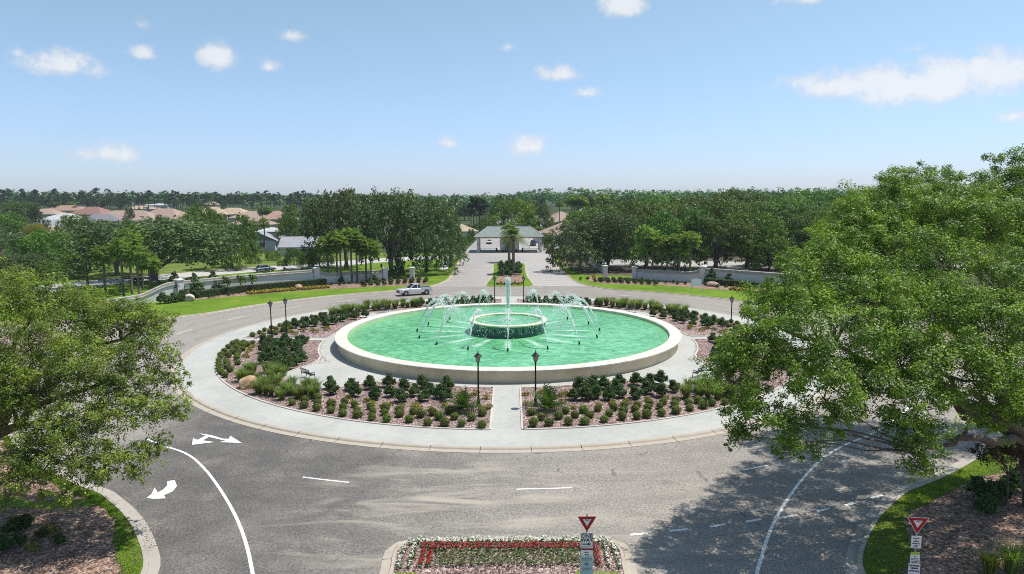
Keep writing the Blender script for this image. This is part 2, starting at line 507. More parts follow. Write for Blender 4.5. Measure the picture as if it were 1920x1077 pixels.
def water_mat():
    m, t, p, out = new_mat('pool_water')
    tc = N(t, 'ShaderNodeTexCoord')
    v = tc.outputs['Object']
    sep = N(t, 'ShaderNodeSeparateXYZ')
    L(t, v, sep.inputs[0])
    x, y = sep.outputs[0], sep.outputs[1]
    mp = N(t, 'ShaderNodeMapping')
    mp.inputs['Scale'].default_value = (1.0, 1.5, 1)
    mp.inputs['Rotation'].default_value = (0, 0, .25)
    L(t, v, mp.inputs['Vector'])
    w1 = noise(t, mp.outputs[0], .95, 4, .55, 1.1)
    w2 = noise(t, mp.outputs[0], 3.2, 3, .6, .6)
    big = noise(t, v, .12, 3, .5)
    r = mth(t, 'SQRT', mth(t, 'ADD', mth(t, 'MULTIPLY', x, x), mth(t, 'MULTIPLY', y, y)))
    ang = mth(t, 'ARCTAN2', y, x)
    f = mth(t, 'ADD', mth(t, 'MULTIPLY', w1, .6), mth(t, 'ADD', mth(t, 'MULTIPLY', w2, .3), mth(t, 'MULTIPLY', big, .25)))
    col = mixc(t, sstep(t, f, .46, .70), (.060, .285, .118), (.185, .53, .26))  # ripple highlights and dark troughs painted into the green
    col = mixc(t, mth(t, 'MULTIPLY', sstep(t, r, 15.0, 17.2), .5), col, (.14, .38, .08))      # shallow shelf by the wall
    # foam: streaks where the sixteen jets come down, and froth round the small basin
    an = mth(t, 'ADD', mth(t, 'MULTIPLY', mth(t, 'ADD', ang, PI / 2), 16 / (2 * PI)), 64.5)
    sw = mth(t, 'ABSOLUTE', mth(t, 'SUBTRACT', mth(t, 'FRACT', an), .5))
    wob = mth(t, 'ADD', sw, mth(t, 'MULTIPLY', mth(t, 'SUBTRACT', w2, .5), .30))
    streak = mth(t, 'MULTIPLY', sstep(t, wob, .20, .02), mth(t, 'MULTIPLY', sstep(t, r, 9.4, 7.6), sstep(t, r, 4.3, 5.6)))
    streak = mth(t, 'MULTIPLY', streak, sstep(t, w2, .32, .6))
    col = mixc(t, mth(t, 'MULTIPLY', streak, .8), col, (.70, .86, .80))
    L(t, col, p.inputs['Base Color'])
    p.inputs['Roughness'].default_value = .06
    p.inputs['IOR'].default_value = 1.33
    p.inputs['Specular IOR Level'].default_value = .5
    b = N(t, 'ShaderNodeBump')
    b.inputs['Strength'].default_value = .55
    b.inputs['Distance'].default_value = .075
    L(t, mth(t, 'ADD', mth(t, 'MULTIPLY', w1, 1.3), mth(t, 'MULTIPLY', w2, .5)), b.inputs['Height'])
    L(t, b.outputs[0], p.inputs['Normal'])
    M['pool_water'] = m

    m, t, p, out = new_mat('spray')
    geo = N(t, 'ShaderNodeNewGeometry')
    p.inputs['Base Color'].default_value = (.96, .97, .98, 1)
    p.inputs['Roughness'].default_value = .25
    tr = N(t, 'ShaderNodeBsdfTransparent')
    tl = N(t, 'ShaderNodeBsdfTranslucent')
    tl.inputs['Color'].default_value = (1.0, 1.0, 1.0, 1)
    mx = N(t, 'ShaderNodeMixShader')
    mx.inputs[0].default_value = .45
    L(t, p.outputs[0], mx.inputs[1])
    L(t, tl.outputs[0], mx.inputs[2])
    tc = N(t, 'ShaderNodeTexCoord')
    n = noise(t, tc.outputs['Object'], 3.5, 3, .6)
    mx2 = N(t, 'ShaderNodeMixShader')
    L(t, sstep(t, n, .45, .85, .0, .22), mx2.inputs[0])
    L(t, mx.outputs[0], mx2.inputs[1])
    L(t, tr.outputs[0], mx2.inputs[2])
    L(t, mx2.outputs[0], out.inputs[0])
    M['spray'] = m


water_mat()


# ------------------------------------------------------------------ mesh helpers
class MB:
    """collects simple solids and links them as ONE mesh object"""
    def __init__(s):
        s.v, s.f, s.m, s.mats = [], [], [], []

    def mi(s, mat):
        if mat not in s.mats:
            s.mats.append(mat)
        return s.mats.index(mat)

    def add(s, vs, fs, mat):
        o = len(s.v)
        s.v.extend([tuple(q) for q in vs])
        i = s.mi(mat)
        for f in fs:
            s.f.append([k + o for k in f])
            s.m.append(i)
        return s

    def box(s, c, d, mat, rz=0.0, taper=1.0):
        x, y, z = c
        a, b, h = d[0] / 2, d[1] / 2, d[2]
        vs = []
        for zz, k in ((0, 1.0), (h, taper)):
            for sx, sy in ((-1, -1), (1, -1), (1, 1), (-1, 1)):
                px, py = sx * a * k, sy * b * k
                vs.append((x + px * math.cos(rz) - py * math.sin(rz), y + px * math.sin(rz) + py * math.cos(rz), z + zz))
        return s.add(vs, [(3, 2, 1, 0), (4, 5, 6, 7), (0, 1, 5, 4), (1, 2, 6, 5), (2, 3, 7, 6), (3, 0, 4, 7)], mat)

    def tube(s, pts, rad, mat, n=8, cap=True):
        pts = [Vector(p) for p in pts]
        if isinstance(rad, (int, float)):
            rad = [rad] * len(pts)
        vs, fs = [], []
        for i, p in enumerate(pts):
            d = (pts[min(i + 1, len(pts) - 1)] - pts[max(i - 1, 0)])
            if d.length < 1e-9:
                d = Vector((0, 0, 1))
            d.normalize()
            u = d.cross(Vector((0, 0, 1)))
            if u.length < 1e-3:
                u = Vector((1, 0, 0))
            u.normalize()
            w = d.cross(u)
            for k in range(n):
                a = 2 * PI * k / n
                vs.append(p + (u * math.cos(a) + w * math.sin(a)) * rad[i])
        for i in range(len(pts) - 1):
            for k in range(n):
                fs.append((i * n + k, i * n + (k + 1) % n, (i + 1) * n + (k + 1) % n, (i + 1) * n + k))
        if cap:
            fs.append(tuple(range(n - 1, -1, -1)))
            fs.append(tuple((len(pts) - 1) * n + k for k in range(n)))
        return s.add(vs, fs, mat)

    def lathe(s, prof, mat, n=24, c=(0, 0, 0), a0=0.0, a1=2 * PI, closed=True):
        vs, fs = [], []
        full = abs(a1 - a0 - 2 * PI) < 1e-6
        cols = n if full else n + 1
        for k in range(cols):
            a = a0 + (a1 - a0) * k / n
            for r, z in prof:
                vs.append((c[0] + r * math.cos(a), c[1] + r * math.sin(a), c[2] + z))
        m = len(prof)
        for k in range(n):
            k2 = (k + 1) % cols
            for j in range(m - 1):
                fs.append((k * m + j, k2 * m + j, k2 * m + j + 1, k * m + j + 1))
        return s.add(vs, fs, mat)

    def prism(s, poly, z0, z1, mat, bottom=False):
        n = len(poly)
        vs = [(x, y, z0) for x, y in poly] + [(x, y, z1) for x, y in poly]
        fs = [tuple(range(n, 2 * n))]
        if bottom:
            fs.append(tuple(range(n - 1, -1, -1)))
        fs += [(i, (i + 1) % n, n + (i + 1) % n, n + i) for i in range(n)]
        return s.add(vs, fs, mat)

    def loft(s, rings, mat, caps=True):
        n = len(rings[0])
        vs = [q for r in rings for q in r]
        fs = []
        for i in range(len(rings) - 1):
            for k in range(n):
                fs.append((i * n + k, i * n + (k + 1) % n, (i + 1) * n + (k + 1) % n, (i + 1) * n + k))
        if caps:
            fs.append(tuple(range(n - 1, -1, -1)))
            fs.append(tuple((len(rings) - 1) * n + k for k in range(n)))
        return s.add(vs, fs, mat)

    def mesh(s, name, smooth=False):
        me = bpy.data.meshes.new(name)
        me.from_pydata(s.v, [], s.f)
        for m in s.mats:
            me.materials.append(M[m] if isinstance(m, str) else m)
        if len(s.mats) > 1:
            me.polygons.foreach_set('material_index', s.m)
        if smooth:
            me.polygons.foreach_set('use_smooth', [True] * len(s.f))
        me.update()
        return me

    def build(s, name, parent=None, smooth=False, **kw):
        return link(name, s.mesh(name, smooth), parent, **kw)


def link(name, me, parent=None, label=None, cat=None, group=None, kind=None, loc=None, rz=0.0, scale=None):
    o = bpy.data.objects.new(name, me)
    COL.objects.link(o)
    if parent is not None:
        o.parent = parent
    tag(o, label, cat, group, kind)
    if loc is not None:
        o.location = loc
    o.rotation_euler = (0, 0, rz)
    if scale is not None:
        o.scale = scale if not isinstance(scale, (int, float)) else (scale,) * 3
    return o


def tag(o, label=None, cat=None, group=None, kind=None):
    for k, v in (('label', label), ('category', cat), ('group', group), ('kind', kind)):
        if v:
            o[k] = v
    return o


def thing(name, label, cat, loc=(0, 0, 0), rz=0.0, group=None, scale=None):
    return link(name, None, None, label, cat, group, None, loc, rz, scale)


def dup(root, loc, rz, label=None, group=None, scale=None):
    def cp(o, par):
        c = o.copy()
        COL.objects.link(c)
        if par is not None:
            c.parent = par
        for ch in o.children:
            cp(ch, c)
        return c
    r = cp(root, None)
    r.location = loc
    r.rotation_euler = (0, 0, rz)
    if scale is not None:
        r.scale = scale if not isinstance(scale, (int, float)) else (scale,) * 3
    if label:
        r['label'] = label
    if group:
        r['group'] = group
    return r


def np_mesh(name, verts, quads, mats, midx=None):
    """fast mesh of quads (or triangles) from arrays"""
    me = bpy.data.meshes.new(name)
    nv, (nf, k) = len(verts), quads.shape
    me.vertices.add(nv)
    me.vertices.foreach_set('co', np.ascontiguousarray(verts, dtype=np.float32).ravel())
    me.loops.add(nf * k)
    me.loops.foreach_set('vertex_index', quads.astype(np.int32).ravel())
    me.polygons.add(nf)
    me.polygons.foreach_set('loop_start', np.arange(0, nf * k, k, dtype=np.int32))
    for m in mats:
        me.materials.append(M[m])
    if midx is not None:
        me.polygons.foreach_set('material_index', midx.astype(np.int32))
    me.update(calc_edges=True)
    return me


def leaf_arrays(rng, pos, nrm, length, width):
    n = len(pos)
    nrm = nrm / (np.linalg.norm(nrm, axis=1, keepdims=True) + 1e-9)
    t = rng.normal(size=(n, 3))
    t -= nrm * (t * nrm).sum(1, keepdims=True)
    t /= np.linalg.norm(t, axis=1, keepdims=True) + 1e-9
    b = np.cross(nrm, t)
    L_ = (np.ones(n) * length)[:, None] * .5
    W_ = (np.ones(n) * width)[:, None] * .5
    v = np.empty((n, 4, 3))
    v[:, 0] = pos - t * L_
    v[:, 1] = pos + b * W_ - t * L_ * .1
    v[:, 2] = pos + t * L_ - nrm * L_ * .25
    v[:, 3] = pos - b * W_ - t * L_ * .1
    return v.reshape(-1, 3), np.arange(n * 4).reshape(n, 4)


def crown_points(rng, lobes, n, sub=14, subr=.34, up=.55, core=.12, droop=0.0, zb=.5, out=1.0):
    """leaf positions: lobes -> clumps on the lobe's skin -> leaves; a few leaves fill the inside"""
    lobes = np.array(lobes, float)
    C, Rr = lobes[:, :3], lobes[:, 3]
    w = Rr ** 2
    w /= w.sum()
    P_, N_ = [], []
    for c, r, k in zip(C, Rr, np.maximum((w * n).astype(int), 8)):
        d = rng.normal(size=(sub, 3))
        d[:, 2] = d[:, 2] * .75 + zb
        d /= np.linalg.norm(d, axis=1, keepdims=True)
        cen = c + d * (r * (.62 + (out - .62) * rng.random((sub, 1)) ** (1.0 if out == 1.0 else 1.35))) * np.array([1, 1, .85])
        cr = r * subr * rng.uniform(.65, 1.25, sub)
        i = rng.integers(0, sub, k)
        g = rng.normal(size=(k, 3))
        g /= np.linalg.norm(g, axis=1, keepdims=True)
        rad = rng.uniform(.25, 1.0, (k, 1)) ** .6
        p = cen[i] + g * rad * cr[i][:, None] * np.array([1.1, 1.1, .72])
        p[:, 2] -= droop * r * rng.random(k) ** 3
        inside = rng.random(k) < core
        q = rng.normal(size=(k, 3))
        q /= np.linalg.norm(q, axis=1, keepdims=True)
        p[inside] = (c + q * r * rng.uniform(.1, .75, (k, 1)))[inside]
        nn = g * .7 + (p - c) / r * .5 + np.array([0, 0, up]) + rng.normal(size=(k, 3)) * .6
        P_.append(p)
        N_.append(nn)
    return np.concatenate(P_), np.concatenate(N_)


def leaf_crown(name, rng, lobes, n, size, mat, **kw):
    p, nn = crown_points(rng, lobes, n, **kw)
    s = size * rng.uniform(.7, 1.3, len(p))
    v, q = leaf_arrays(rng, p, nn, s, s * .58)
    return np_mesh(name, v, q, [mat])


def bent(a, b, sag=0.0, n=5, rng=None, jit=0.0):
    a, b = Vector(a), Vector(b)
    out = []
    for i in range(n + 1):
        t = i / n
        p = a.lerp(b, t)
        p.z += sag * math.sin(PI * t)
        if rng is not None and 0 < i < n:
            p += Vector(rng.normal(size=3) * jit)
        out.append(p)
    return out


def polar(r, deg, z=None):
    a = R(deg)
    return (r * math.cos(a), r * math.sin(a)) if z is None else (r * math.cos(a), r * math.sin(a), z)


def arc(r, d0, d1, n=None):
    n = n or max(2, int(abs(d1 - d0) / 1.5))
    return [polar(r, d0 + (d1 - d0) * i / n) for i in range(n + 1)]


def smooth_poly(pts, it=2, closed=False):
    for _ in range(it):
        q = []
        n = len(pts)
        for i in range(n if closed else n - 1):
            a, b = pts[i], pts[(i + 1) % n]
            q.append((a[0] * .75 + b[0] * .25, a[1] * .75 + b[1] * .25))
            q.append((a[0] * .25 + b[0] * .75, a[1] * .25 + b[1] * .75))
        pts = q if closed else [pts[0]] + q + [pts[-1]]
    return pts


def offset_line(pts, d):
    out = []
    for i, p in enumerate(pts):
        a, b = pts[max(i - 1, 0)], pts[min(i + 1, len(pts) - 1)]
        tx, ty = b[0] - a[0], b[1] - a[1]
        l = math.hypot(tx, ty) or 1
        out.append((p[0] - ty / l * d, p[1] + tx / l * d))
    return out


def strip(pts, prof, closed=False):
    """sweep a (offset, z) profile along a plan line; returns verts, faces"""
    rows = [offset_line(pts, d) for d, _ in prof]
    n, m = len(pts), len(prof)
    vs = [(rows[j][i][0], rows[j][i][1], prof[j][1]) for i in range(n) for j in range(m)]
    fs = [(i * m + j, i * m + j + 1, (i + 1) * m + j + 1, (i + 1) * m + j) for i in range(n - 1) for j in range(m - 1)]
    return vs, fs


def resample(pts, step):
    out = [pts[0]]
    acc = 0.0
    for a, b in zip(pts, pts[1:]):
        l = math.hypot(b[0] - a[0], b[1] - a[1])
        while acc + l >= step:
            t = (step - acc) / l
            a = (a[0] + (b[0] - a[0]) * t, a[1] + (b[1] - a[1]) * t)
            out.append(a)
            l = math.hypot(b[0] - a[0], b[1] - a[1])
            acc = 0.0
        acc += l
    if acc > step * .3:
        out.append(pts[-1])
    return out


def mirror(pts, sx=1, sy=1):
    return [(x * sx, y * sy) for x, y in pts]


# ------------------------------------------------------------------ the setting: ground, roads, kerbs
def rise(x, y):
    """the land climbs gently beyond the gatehouse"""
    return 9.75 * min(max((y - 122.0) / 378.0, 0.0), 1.0)


def build_ground():
    xs = sorted(set([-4000, -2500, -1500, -1000] + list(range(-800, 801, 40)) + [1000, 1500, 2500, 4000]))
    ys = [-400, -250, -150] + list(range(-100, 121, 20)) + [122] + list(range(130, 511, 19)) + [600, 800, 1200, 2000, 3500, 6000]
    vs = [(x, y, rise(x, y) - .06) for y in ys for x in xs]
    w = len(xs)
    fs = [(j * w + i, j * w + i + 1, (j + 1) * w + i + 1, (j + 1) * w + i) for j in range(len(ys) - 1) for i in range(w - 1)]
    MB().add(vs, fs, 'terrain').build('ground', kind='structure')


build_ground()

# road edge of one quarter (front left); the other three are its mirror images
FLARE = [(-13.3, -120.0), (-13.3, -62.0), (-13.6, -52.0), (-14.25, -46.1), (-15.5, -44.0), (-17.84, -41.03), (-20.74, -38.45)]
FL_QUARTER = FLARE[:2] + smooth_poly(FLARE[1:], 2)[1:] + arc(43.7, -120, -150, 20) + \
    [(y, x) for x, y in reversed(smooth_poly(FLARE[1:], 2))][0:-1] + [(-62.0, -13.3), (-130.0, -13.3)]
BL_EDGE = [(-130.0, 12.6), (-62.0, 12.6), (-52, 12.5), (-46.1, 13.2), (-44.0, 14.6), (-41.2, 17.2)] + arc(44.3, 155, 118, 26) + \
    [(-18.6, 40.2), (-16.4, 42.2), (-14.4, 44.9), (-12.9, 48.5), (-12.0, 54.0), (-11.8, 60.0), (-12.1, 72.0), (-12.7, 90), (-12.8, 102), (-13.1, 122.0)]
BR_EDGE = [(130.0, 12.6), (62.0, 12.6), (52, 12.5), (46.1, 13.2), (44.0, 14.6), (41.2, 17.2)] + arc(43.8, 25, 62, 26) + \
    [(18.2, 39.8), (15.9, 42.2), (14.1, 45.4), (12.6, 50.0), (11.9, 56.0), (11.5, 66.0), (11.1, 78.0), (10.9, 86), (11.2, 100), (12.2, 122.0)]
FR_QUARTER = mirror(FL_QUARTER, -1)


def build_roads():
    poly = [(-135, -125), (135, -125), (135, 40), (16, 46), (12.5, 60), (12.4, 90), (13.6, 122), (-13.6, 122), (-13.2, 90), (-12.6, 60), (-15, 46), (-135, 40)]
    road = MB().add([(x, y, 0.0) for x, y in poly], [tuple(range(len(poly)))], 'asphalt').build('road', kind='structure')
    gp = [(-14.0, 45.0)] + [(-12.2, 54), (-12.0, 60), (-12.4, 72), (-13.0, 90), (-13.4, 121.9)] + [(13.4, 121.9), (11.6, 100), (11.2, 86), (11.5, 78), (11.9, 66), (12.4, 54), (13.8, 45.5)]
    MB().add([(x, y, .006) for x, y in gp], [tuple(range(len(gp) - 1, -1, -1))], 'gate_paving').build('gate_road', kind='structure')
    # beyond the gate line the two carriageways climb with the land
    rows = [(122, -13.4, 13.4), (138, -13.2, 15.5), (152, -12.6, 17), (172, -12, 14), (200, -10, 8), (240, -8, 5), (300, -7, 4)]
    vs = [p for y, a, b in rows for p in ((a, y, rise(0, y) + .02), (b, y, rise(0, y) + .02))]
    MB().add(vs, [(2 * i, 2 * i + 1, 2 * i + 3, 2 * i + 2) for i in range(len(rows) - 1)], 'gate_paving').build('upper_road', kind='structure')
    return road


ROAD = build_roads()


def parcel(name, pts, close, mat, z=.10):
    return MB().prism(pts + close, -.04, z, mat).build(name, kind='structure')


LAWN_BL = parcel('back_left_lawn', BL_EDGE, [(-13.2, 121.8), (-130, 121.8)], 'lawn')
LAWN_BR = parcel('back_right_lawn', BR_EDGE, [(12.3, 121.8), (130, 121.8)], 'lawn')
VERGE_L = parcel('front_left_verge', FL_QUARTER, [(-130, -120)], 'bark_mulch')
VERGE_R = parcel('front_right_verge', FR_QUARTER, [(130, -120)], 'bark_mulch')


def kerb_line(pts, side, name, par, mat='kerb_grey', step=3.05, gutter=.46, top=.17, zt=.135):
    """concrete kerb and gutter laid in separate casts with an open joint between them"""
    s = 1 if side > 0 else -1
    pts = [p for p in pts if abs(p[0]) < 64 and -58 < p[1] < 125]
    rs = resample(pts, step / 5)
    i = 0
    while i < len(rs) - 1:
        seg = rs[i:i + 6]
        if len(seg) < 2:
            break
        a, b = Vector(seg[0]), Vector(seg[1])
        seg[0] = tuple(a + (b - a).normalized() * .012)
        a, b = Vector(seg[-1]), Vector(seg[-2])
        seg[-1] = tuple(a + (b - a).normalized() * .012)
        prof = [(-s * gutter, .004), (-s * gutter, .022), (-s * .05, .018), (-s * .0, .115), (s * .03, zt), (s * top, zt), (s * (top + .001), .06)]
        vs, fs = strip(seg, prof)
        MB().add(vs, fs, mat).build(name, par)
        i += 5


kerb_line(FL_QUARTER, 1, 'kerb', VERGE_L)
kerb_line(FR_QUARTER, -1, 'kerb', VERGE_R)
kerb_line(BL_EDGE, 1, 'kerb', LAWN_BL, mat='kerb')
kerb_line(BR_EDGE, -1, 'kerb', LAWN_BR, mat='kerb')


def grass_edge(pts, side, w, name):
    s = 1 if side > 0 else -1
    pts = [p for p in pts if abs(p[0]) < 60 and -62 < p[1] < 0]
    rs = resample(pts, .6)
    rng = np.random.default_rng(3)
    inner = offset_line(rs, s * .175)
    outer = [offset_line(rs, s * (w[0] + (w[1] - w[0]) * (.5 + .5 * math.sin(i * .37) * math.cos(i * .11)) + rng.normal() * .05))[i] for i in range(len(rs))]
    vs = [(x, y, .112) for x, y in inner] + [(x, y, .108) for x, y in outer]
    n = len(rs)
    MB().add(vs, [(i, i + 1, n + i + 1, n + i) for i in range(n - 1)], 'verge_grass').build(name, kind='structure')
    return inner, outer


EDGE_L = grass_edge(FL_QUARTER, 1, (.5, 1.1), 'left_grass_edge')
EDGE_R = grass_edge(FR_QUARTER, -1, (.8, 1.9), 'right_grass_edge')


def line_mark(pts, w, name, z=.008):
    a, b = offset_line(pts, w / 2), offset_line(pts, -w / 2)
    n = len(pts)
    MB().add([(x, y, z) for x, y in a] + [(x, y, z) for x, y in b], [(i, i + 1, n + i + 1, n + i) for i in range(n - 1)], 'paint_white').build(name, ROAD)


def flat_mark(poly, name, z=.008):
    MB().add([(x, y, z) for x, y in poly], [tuple(range(len(poly)))], 'paint_white').build(name, ROAD)


LINE_L = smooth_poly([(-21.31, -31.49), (-19.08, -32.8), (-16.82, -35.36), (-14.58, -38.4), (-12.73, -41.15), (-11.24, -43.73), (-10.08, -46.08)], 2) + [(-9.2, -49.5), (-8.6, -54), (-8.4, -70)]
LINE_R = smooth_poly([(23.12, -30.28), (21.25, -31.51), (19.55, -32.94), (18.31, -34.18), (16.16, -36.73), (13.86, -39.87), (12.2, -42.41), (10.32, -45.95)], 2) + [(9.3, -49.5), (8.7, -54), (8.5, -70)]
line_mark(arc(38.0, -127, -125, 2) + LINE_L, .15, 'edge_line')
line_mark(arc(38.05, -38, -51, 8) + LINE_R, .15, 'edge_line')
# ring lane dashes, and the short yield dashes across the two exits
for a0, a1 in [(-107.01, -102.72), (-89.1, -84.65), (-69.51, -66.68)]:
    line_mark(arc(38.0, a0, a1, 6), .12, 'lane_dash')
for a, b in [[(5.72, -42.85), (6.54, -42.7)], [(7.58, -42.5), (8.5, -42.34)], [(9.52, -42.13), (10.34, -41.87)], [(11.36, -41.66), (12.19, -41.39)], [(13.29, -41.22), (14.07, -41.0)], [(15.22, -40.6), (15.92, -40.32)], [(16.85, -40.02), (17.45, -39.73)], [(18.58, -39.21), (19.33, -38.87)], [(20.33, -38.36), (21.09, -37.9)]]:
    line_mark([a, b], .16, 'yield_dash')
for k in range(9):
    line_mark(arc(38.2, 58 + 14 * k, 62.5 + 14 * k, 4), .12, 'lane_dash')


def arrow_marks():
    # two-headed turn-and-ahead arrow in the ring lane
    flat_mark([(-20.04, -29.32), (-19.18, -29.63), (-18.08, -30.31), (-17.68, -30.36), (-17.83, -29.79), (-16.54, -31.11), (-18.05, -30.93), (-17.71, -30.71), (-19.09, -30.01)], 'ahead_arrow')
    flat_mark([(-19.1, -29.96), (-19.18, -30.32), (-19.2, -30.64), (-18.33, -30.93), (-19.54, -31.38), (-20.03, -30.23), (-19.61, -30.52), (-19.53, -30.22), (-19.44, -29.87)], 'turn_arrow', z=.010)
    pts = [(-17.96, -36.69), (-17.46, -37.44), (-17.35, -38.1), (-17.57, -38.56), (-17.29, -38.93), (-17.85, -39.0), (-18.3, -38.88), (-18.29, -38.43), (-18.54, -37.65), (-18.06, -38.24), (-17.96, -37.85), (-18.01, -37.38), (-18.29, -36.83)]
    flat_mark(pts, 'turn_arrow')


arrow_marks()

# ------------------------------------------------------------------ the round plaza: concrete ring, kerb casts, planting beds
PLAZA = MB().lathe([(0, .12), (17.0, .12), (17.9, .12), (29.0, .12), (32.2, .12), (32.2, -.02)], 'plaza', 180).build('plaza', kind='structure')


def plaza_kerb():
    n = 66
    d = 360 / n
    base = None
    for k in range(n):
        if base is None:
            mb = MB()
            g = .02 / 32.4
            mb.lathe([(32.203, -.02), (32.203, .132), (32.40, .132), (32.46, .10), (32.52, .03), (32.95, .018), (32.95, -.01)], 'kerb', 6, a0=g, a1=R(d) - g)
            base = mb.mesh('kerb')
        link('kerb', base, PLAZA, rz=R(d * k))


plaza_kerb()

BED = [(-1.12, -29.13)] + arc(29.15, -92.4, -178.3, 60) + [(-29.13, -.85), (-20.15, -.85)] + \
    arc(19.95, -176.5, -156, 12) + [polar(r, a) for r, a in ((20.4, -151.7), (21.3, -148.4), (22.5, -146.2), (23.8, -144.2), (24.7, -141.5), (25.0, -138), (25.1, -135), (24.9, -131), (24.5, -127.6), (23.4, -125.2), (21.8, -123.4), (20.4, -120.2))] + \
    arc(19.45, -116, -93.8, 14) + [(-1.12, -19.4)]
EDGING = []
for nm, sx, sy in (('front_left_bed', 1, 1), ('front_right_bed', -1, 1), ('back_left_bed', 1, -1), ('back_right_bed', -1, -1)):
    b = mirror(BED, sx, sy)
    if sx * sy < 0:
        b = b[::-1]
    b = b[::-1] if sum(p[0] * q[1] - q[0] * p[1] for p, q in zip(b, b[1:] + b[:1])) < 0 else b
    MB().prism(b, .10, .15, 'lava').build(nm, kind='structure')
    vs, fs = strip(b + b[:2], [(.0, .10), (.0, .185), (-.13, .185), (-.13, .10)])
    MB().add(vs, fs, 'edging').build('edging', PLAZA)


# ------------------------------------------------------------------ median, flower island, side islands
def island(name, pts, mat, z=.11, kmat='kerb_grey', kerb=True):
    if sum(p[0] * q[1] - q[0] * p[1] for p, q in zip(pts, pts[1:] + pts[:1])) < 0:
        pts = pts[::-1]
    isl = MB().prism(pts, -.02, z, mat).build(name, kind='structure')
    if kerb:
        rs = resample(pts + pts[:1], .6)
        i = 0
        while i < len(rs) - 1:
            seg = rs[i:i + 6]
            if len(seg) < 2:
                break
            a, b = Vector(seg[0]), Vector(seg[1])
            seg[0] = tuple(a + (b - a).normalized() * .012)
            vs, fs = strip(seg, [(-.42, .01), (-.40, .03), (-.02, .05), (.02, .14), (.16, .14), (.165, .05)])
            MB().add(vs, fs, kmat).build('kerb', isl)
            i += 5


FI = smooth_poly([(-4.55, -75), (-4.55, -46.2), (-4.75, -44.3), (-4.55, -43.75), (-3.9, -43.52), (.2, -43.42), (4.4, -43.5), (5.0, -43.75), (5.2, -44.3), (5.0, -46.2), (5.0, -75)], 1)
island('flower_island', FI, 'lava', kmat='kerb')
MED = smooth_poly([(-3.1, 44.6), (-4.3, 45.6), (-4.2, 50), (-3.5, 60), (-3.7, 75), (-4.1, 86), (-3.6, 89.3), (3.2, 89.3), (3.6, 86), (3.4, 75), (3.4, 60), (4.2, 50), (4.3, 45.6), (3.1, 44.6)], 1, True)
island('median', MED, 'lawn', kmat='kerb')
MB().add([(x, y, .118) for x, y in smooth_poly([(-2.4, 46.6), (2.4, 46.6), (2.5, 54), (2.2, 66), (2.6, 78), (2, 84), (-2.4, 84), (-2.8, 76), (-2.0, 62), (-2.6, 54)], 2, True)], [tuple(range(40))], 'bark_mulch').build('median_bed', kind='structure')
island('left_island', smooth_poly([(-44.5, -4), (-44.5, 4.4), (-47, 5.2), (-70, 4), (-70, -4), (-47, -5.2)], 1, True), 'lava', kmat='kerb')
island('right_island', smooth_poly([(44.5, -4), (44.5, 4.4), (47, 5.2), (70, 4), (70, -4), (47, -5.2)], 1, True), 'lava', kmat='kerb')

# mulch strips in front of the two entrance walls, the pale service road behind, rough meadow
def sheet(name, pts, mat, z):
    if sum(p[0] * q[1] - q[0] * p[1] for p, q in zip(pts, pts[1:] + pts[:1])) < 0:
        pts = pts[::-1]
    return MB().add([(x, y, z) for x, y in pts], [tuple(range(len(pts)))], mat).build(name, kind='structure')


sheet('left_wall_bed', arc(60.6, 149, 106, 30) + [(-15.2, 52.0), (-14.9, 47.4)] + [polar(r, a) for r, a in ((50.0, 110), (50.4, 114), (50.6, 118), (51.4, 123), (52.6, 129), (53.6, 135), (54.6, 140), (55.6, 145), (57, 150))], 'bark_mulch', .112)
sheet('right_wall_bed', arc(60.6, 33, 75, 30) + [(14.6, 56.0), (15.0, 51.0)] + [polar(r, a) for r, a in ((50.6, 70), (51.2, 66), (52.6, 62), (53, 56), (52.0, 51), (53.2, 46), (54.5, 40), (56, 33))], 'bark_mulch', .112)
sheet('left_meadow', [(-128, 56), (-78, 58), (-60, 80), (-47, 92), (-30, 108), (-14, 112), (-14, 121), (-128, 121)], 'meadow', .108)
PALE = smooth_poly([(-81.32, 41.24), (-78.97, 48.78), (-69.57, 60.41), (-56.55, 76.31), (-44.77, 84.92), (-35.68, 95.17), (-26.12, 102.62), (-15.36, 107.28)], 2)
vs_, fs_ = strip(PALE, [(5.6, .118), (-4.8, .118)])
MB().add(vs_, fs_, 'pale_road').build('service_road', kind='structure')
sheet('grove_floor', [(15.5, 62), (24, 61), (40, 53), (58, 40), (128, 42), (128, 121), (14, 121), (13, 100), (12.4, 80)], 'grove_soil', .112)
sheet('parking_lot', [(22, 82), (40, 78), (62, 70), (120, 66), (120, 80), (62, 88), (40, 95), (22, 98)], 'gate_paving', .118)
vs_, fs_ = strip([(-14.6, 74), (-15.3, 90), (-15.4, 104), (-15.6, 121)], [(.9, .116), (-.9, .116)])
MB().add(vs_, fs_, 'plaza').build('gate_footpath', kind='structure')


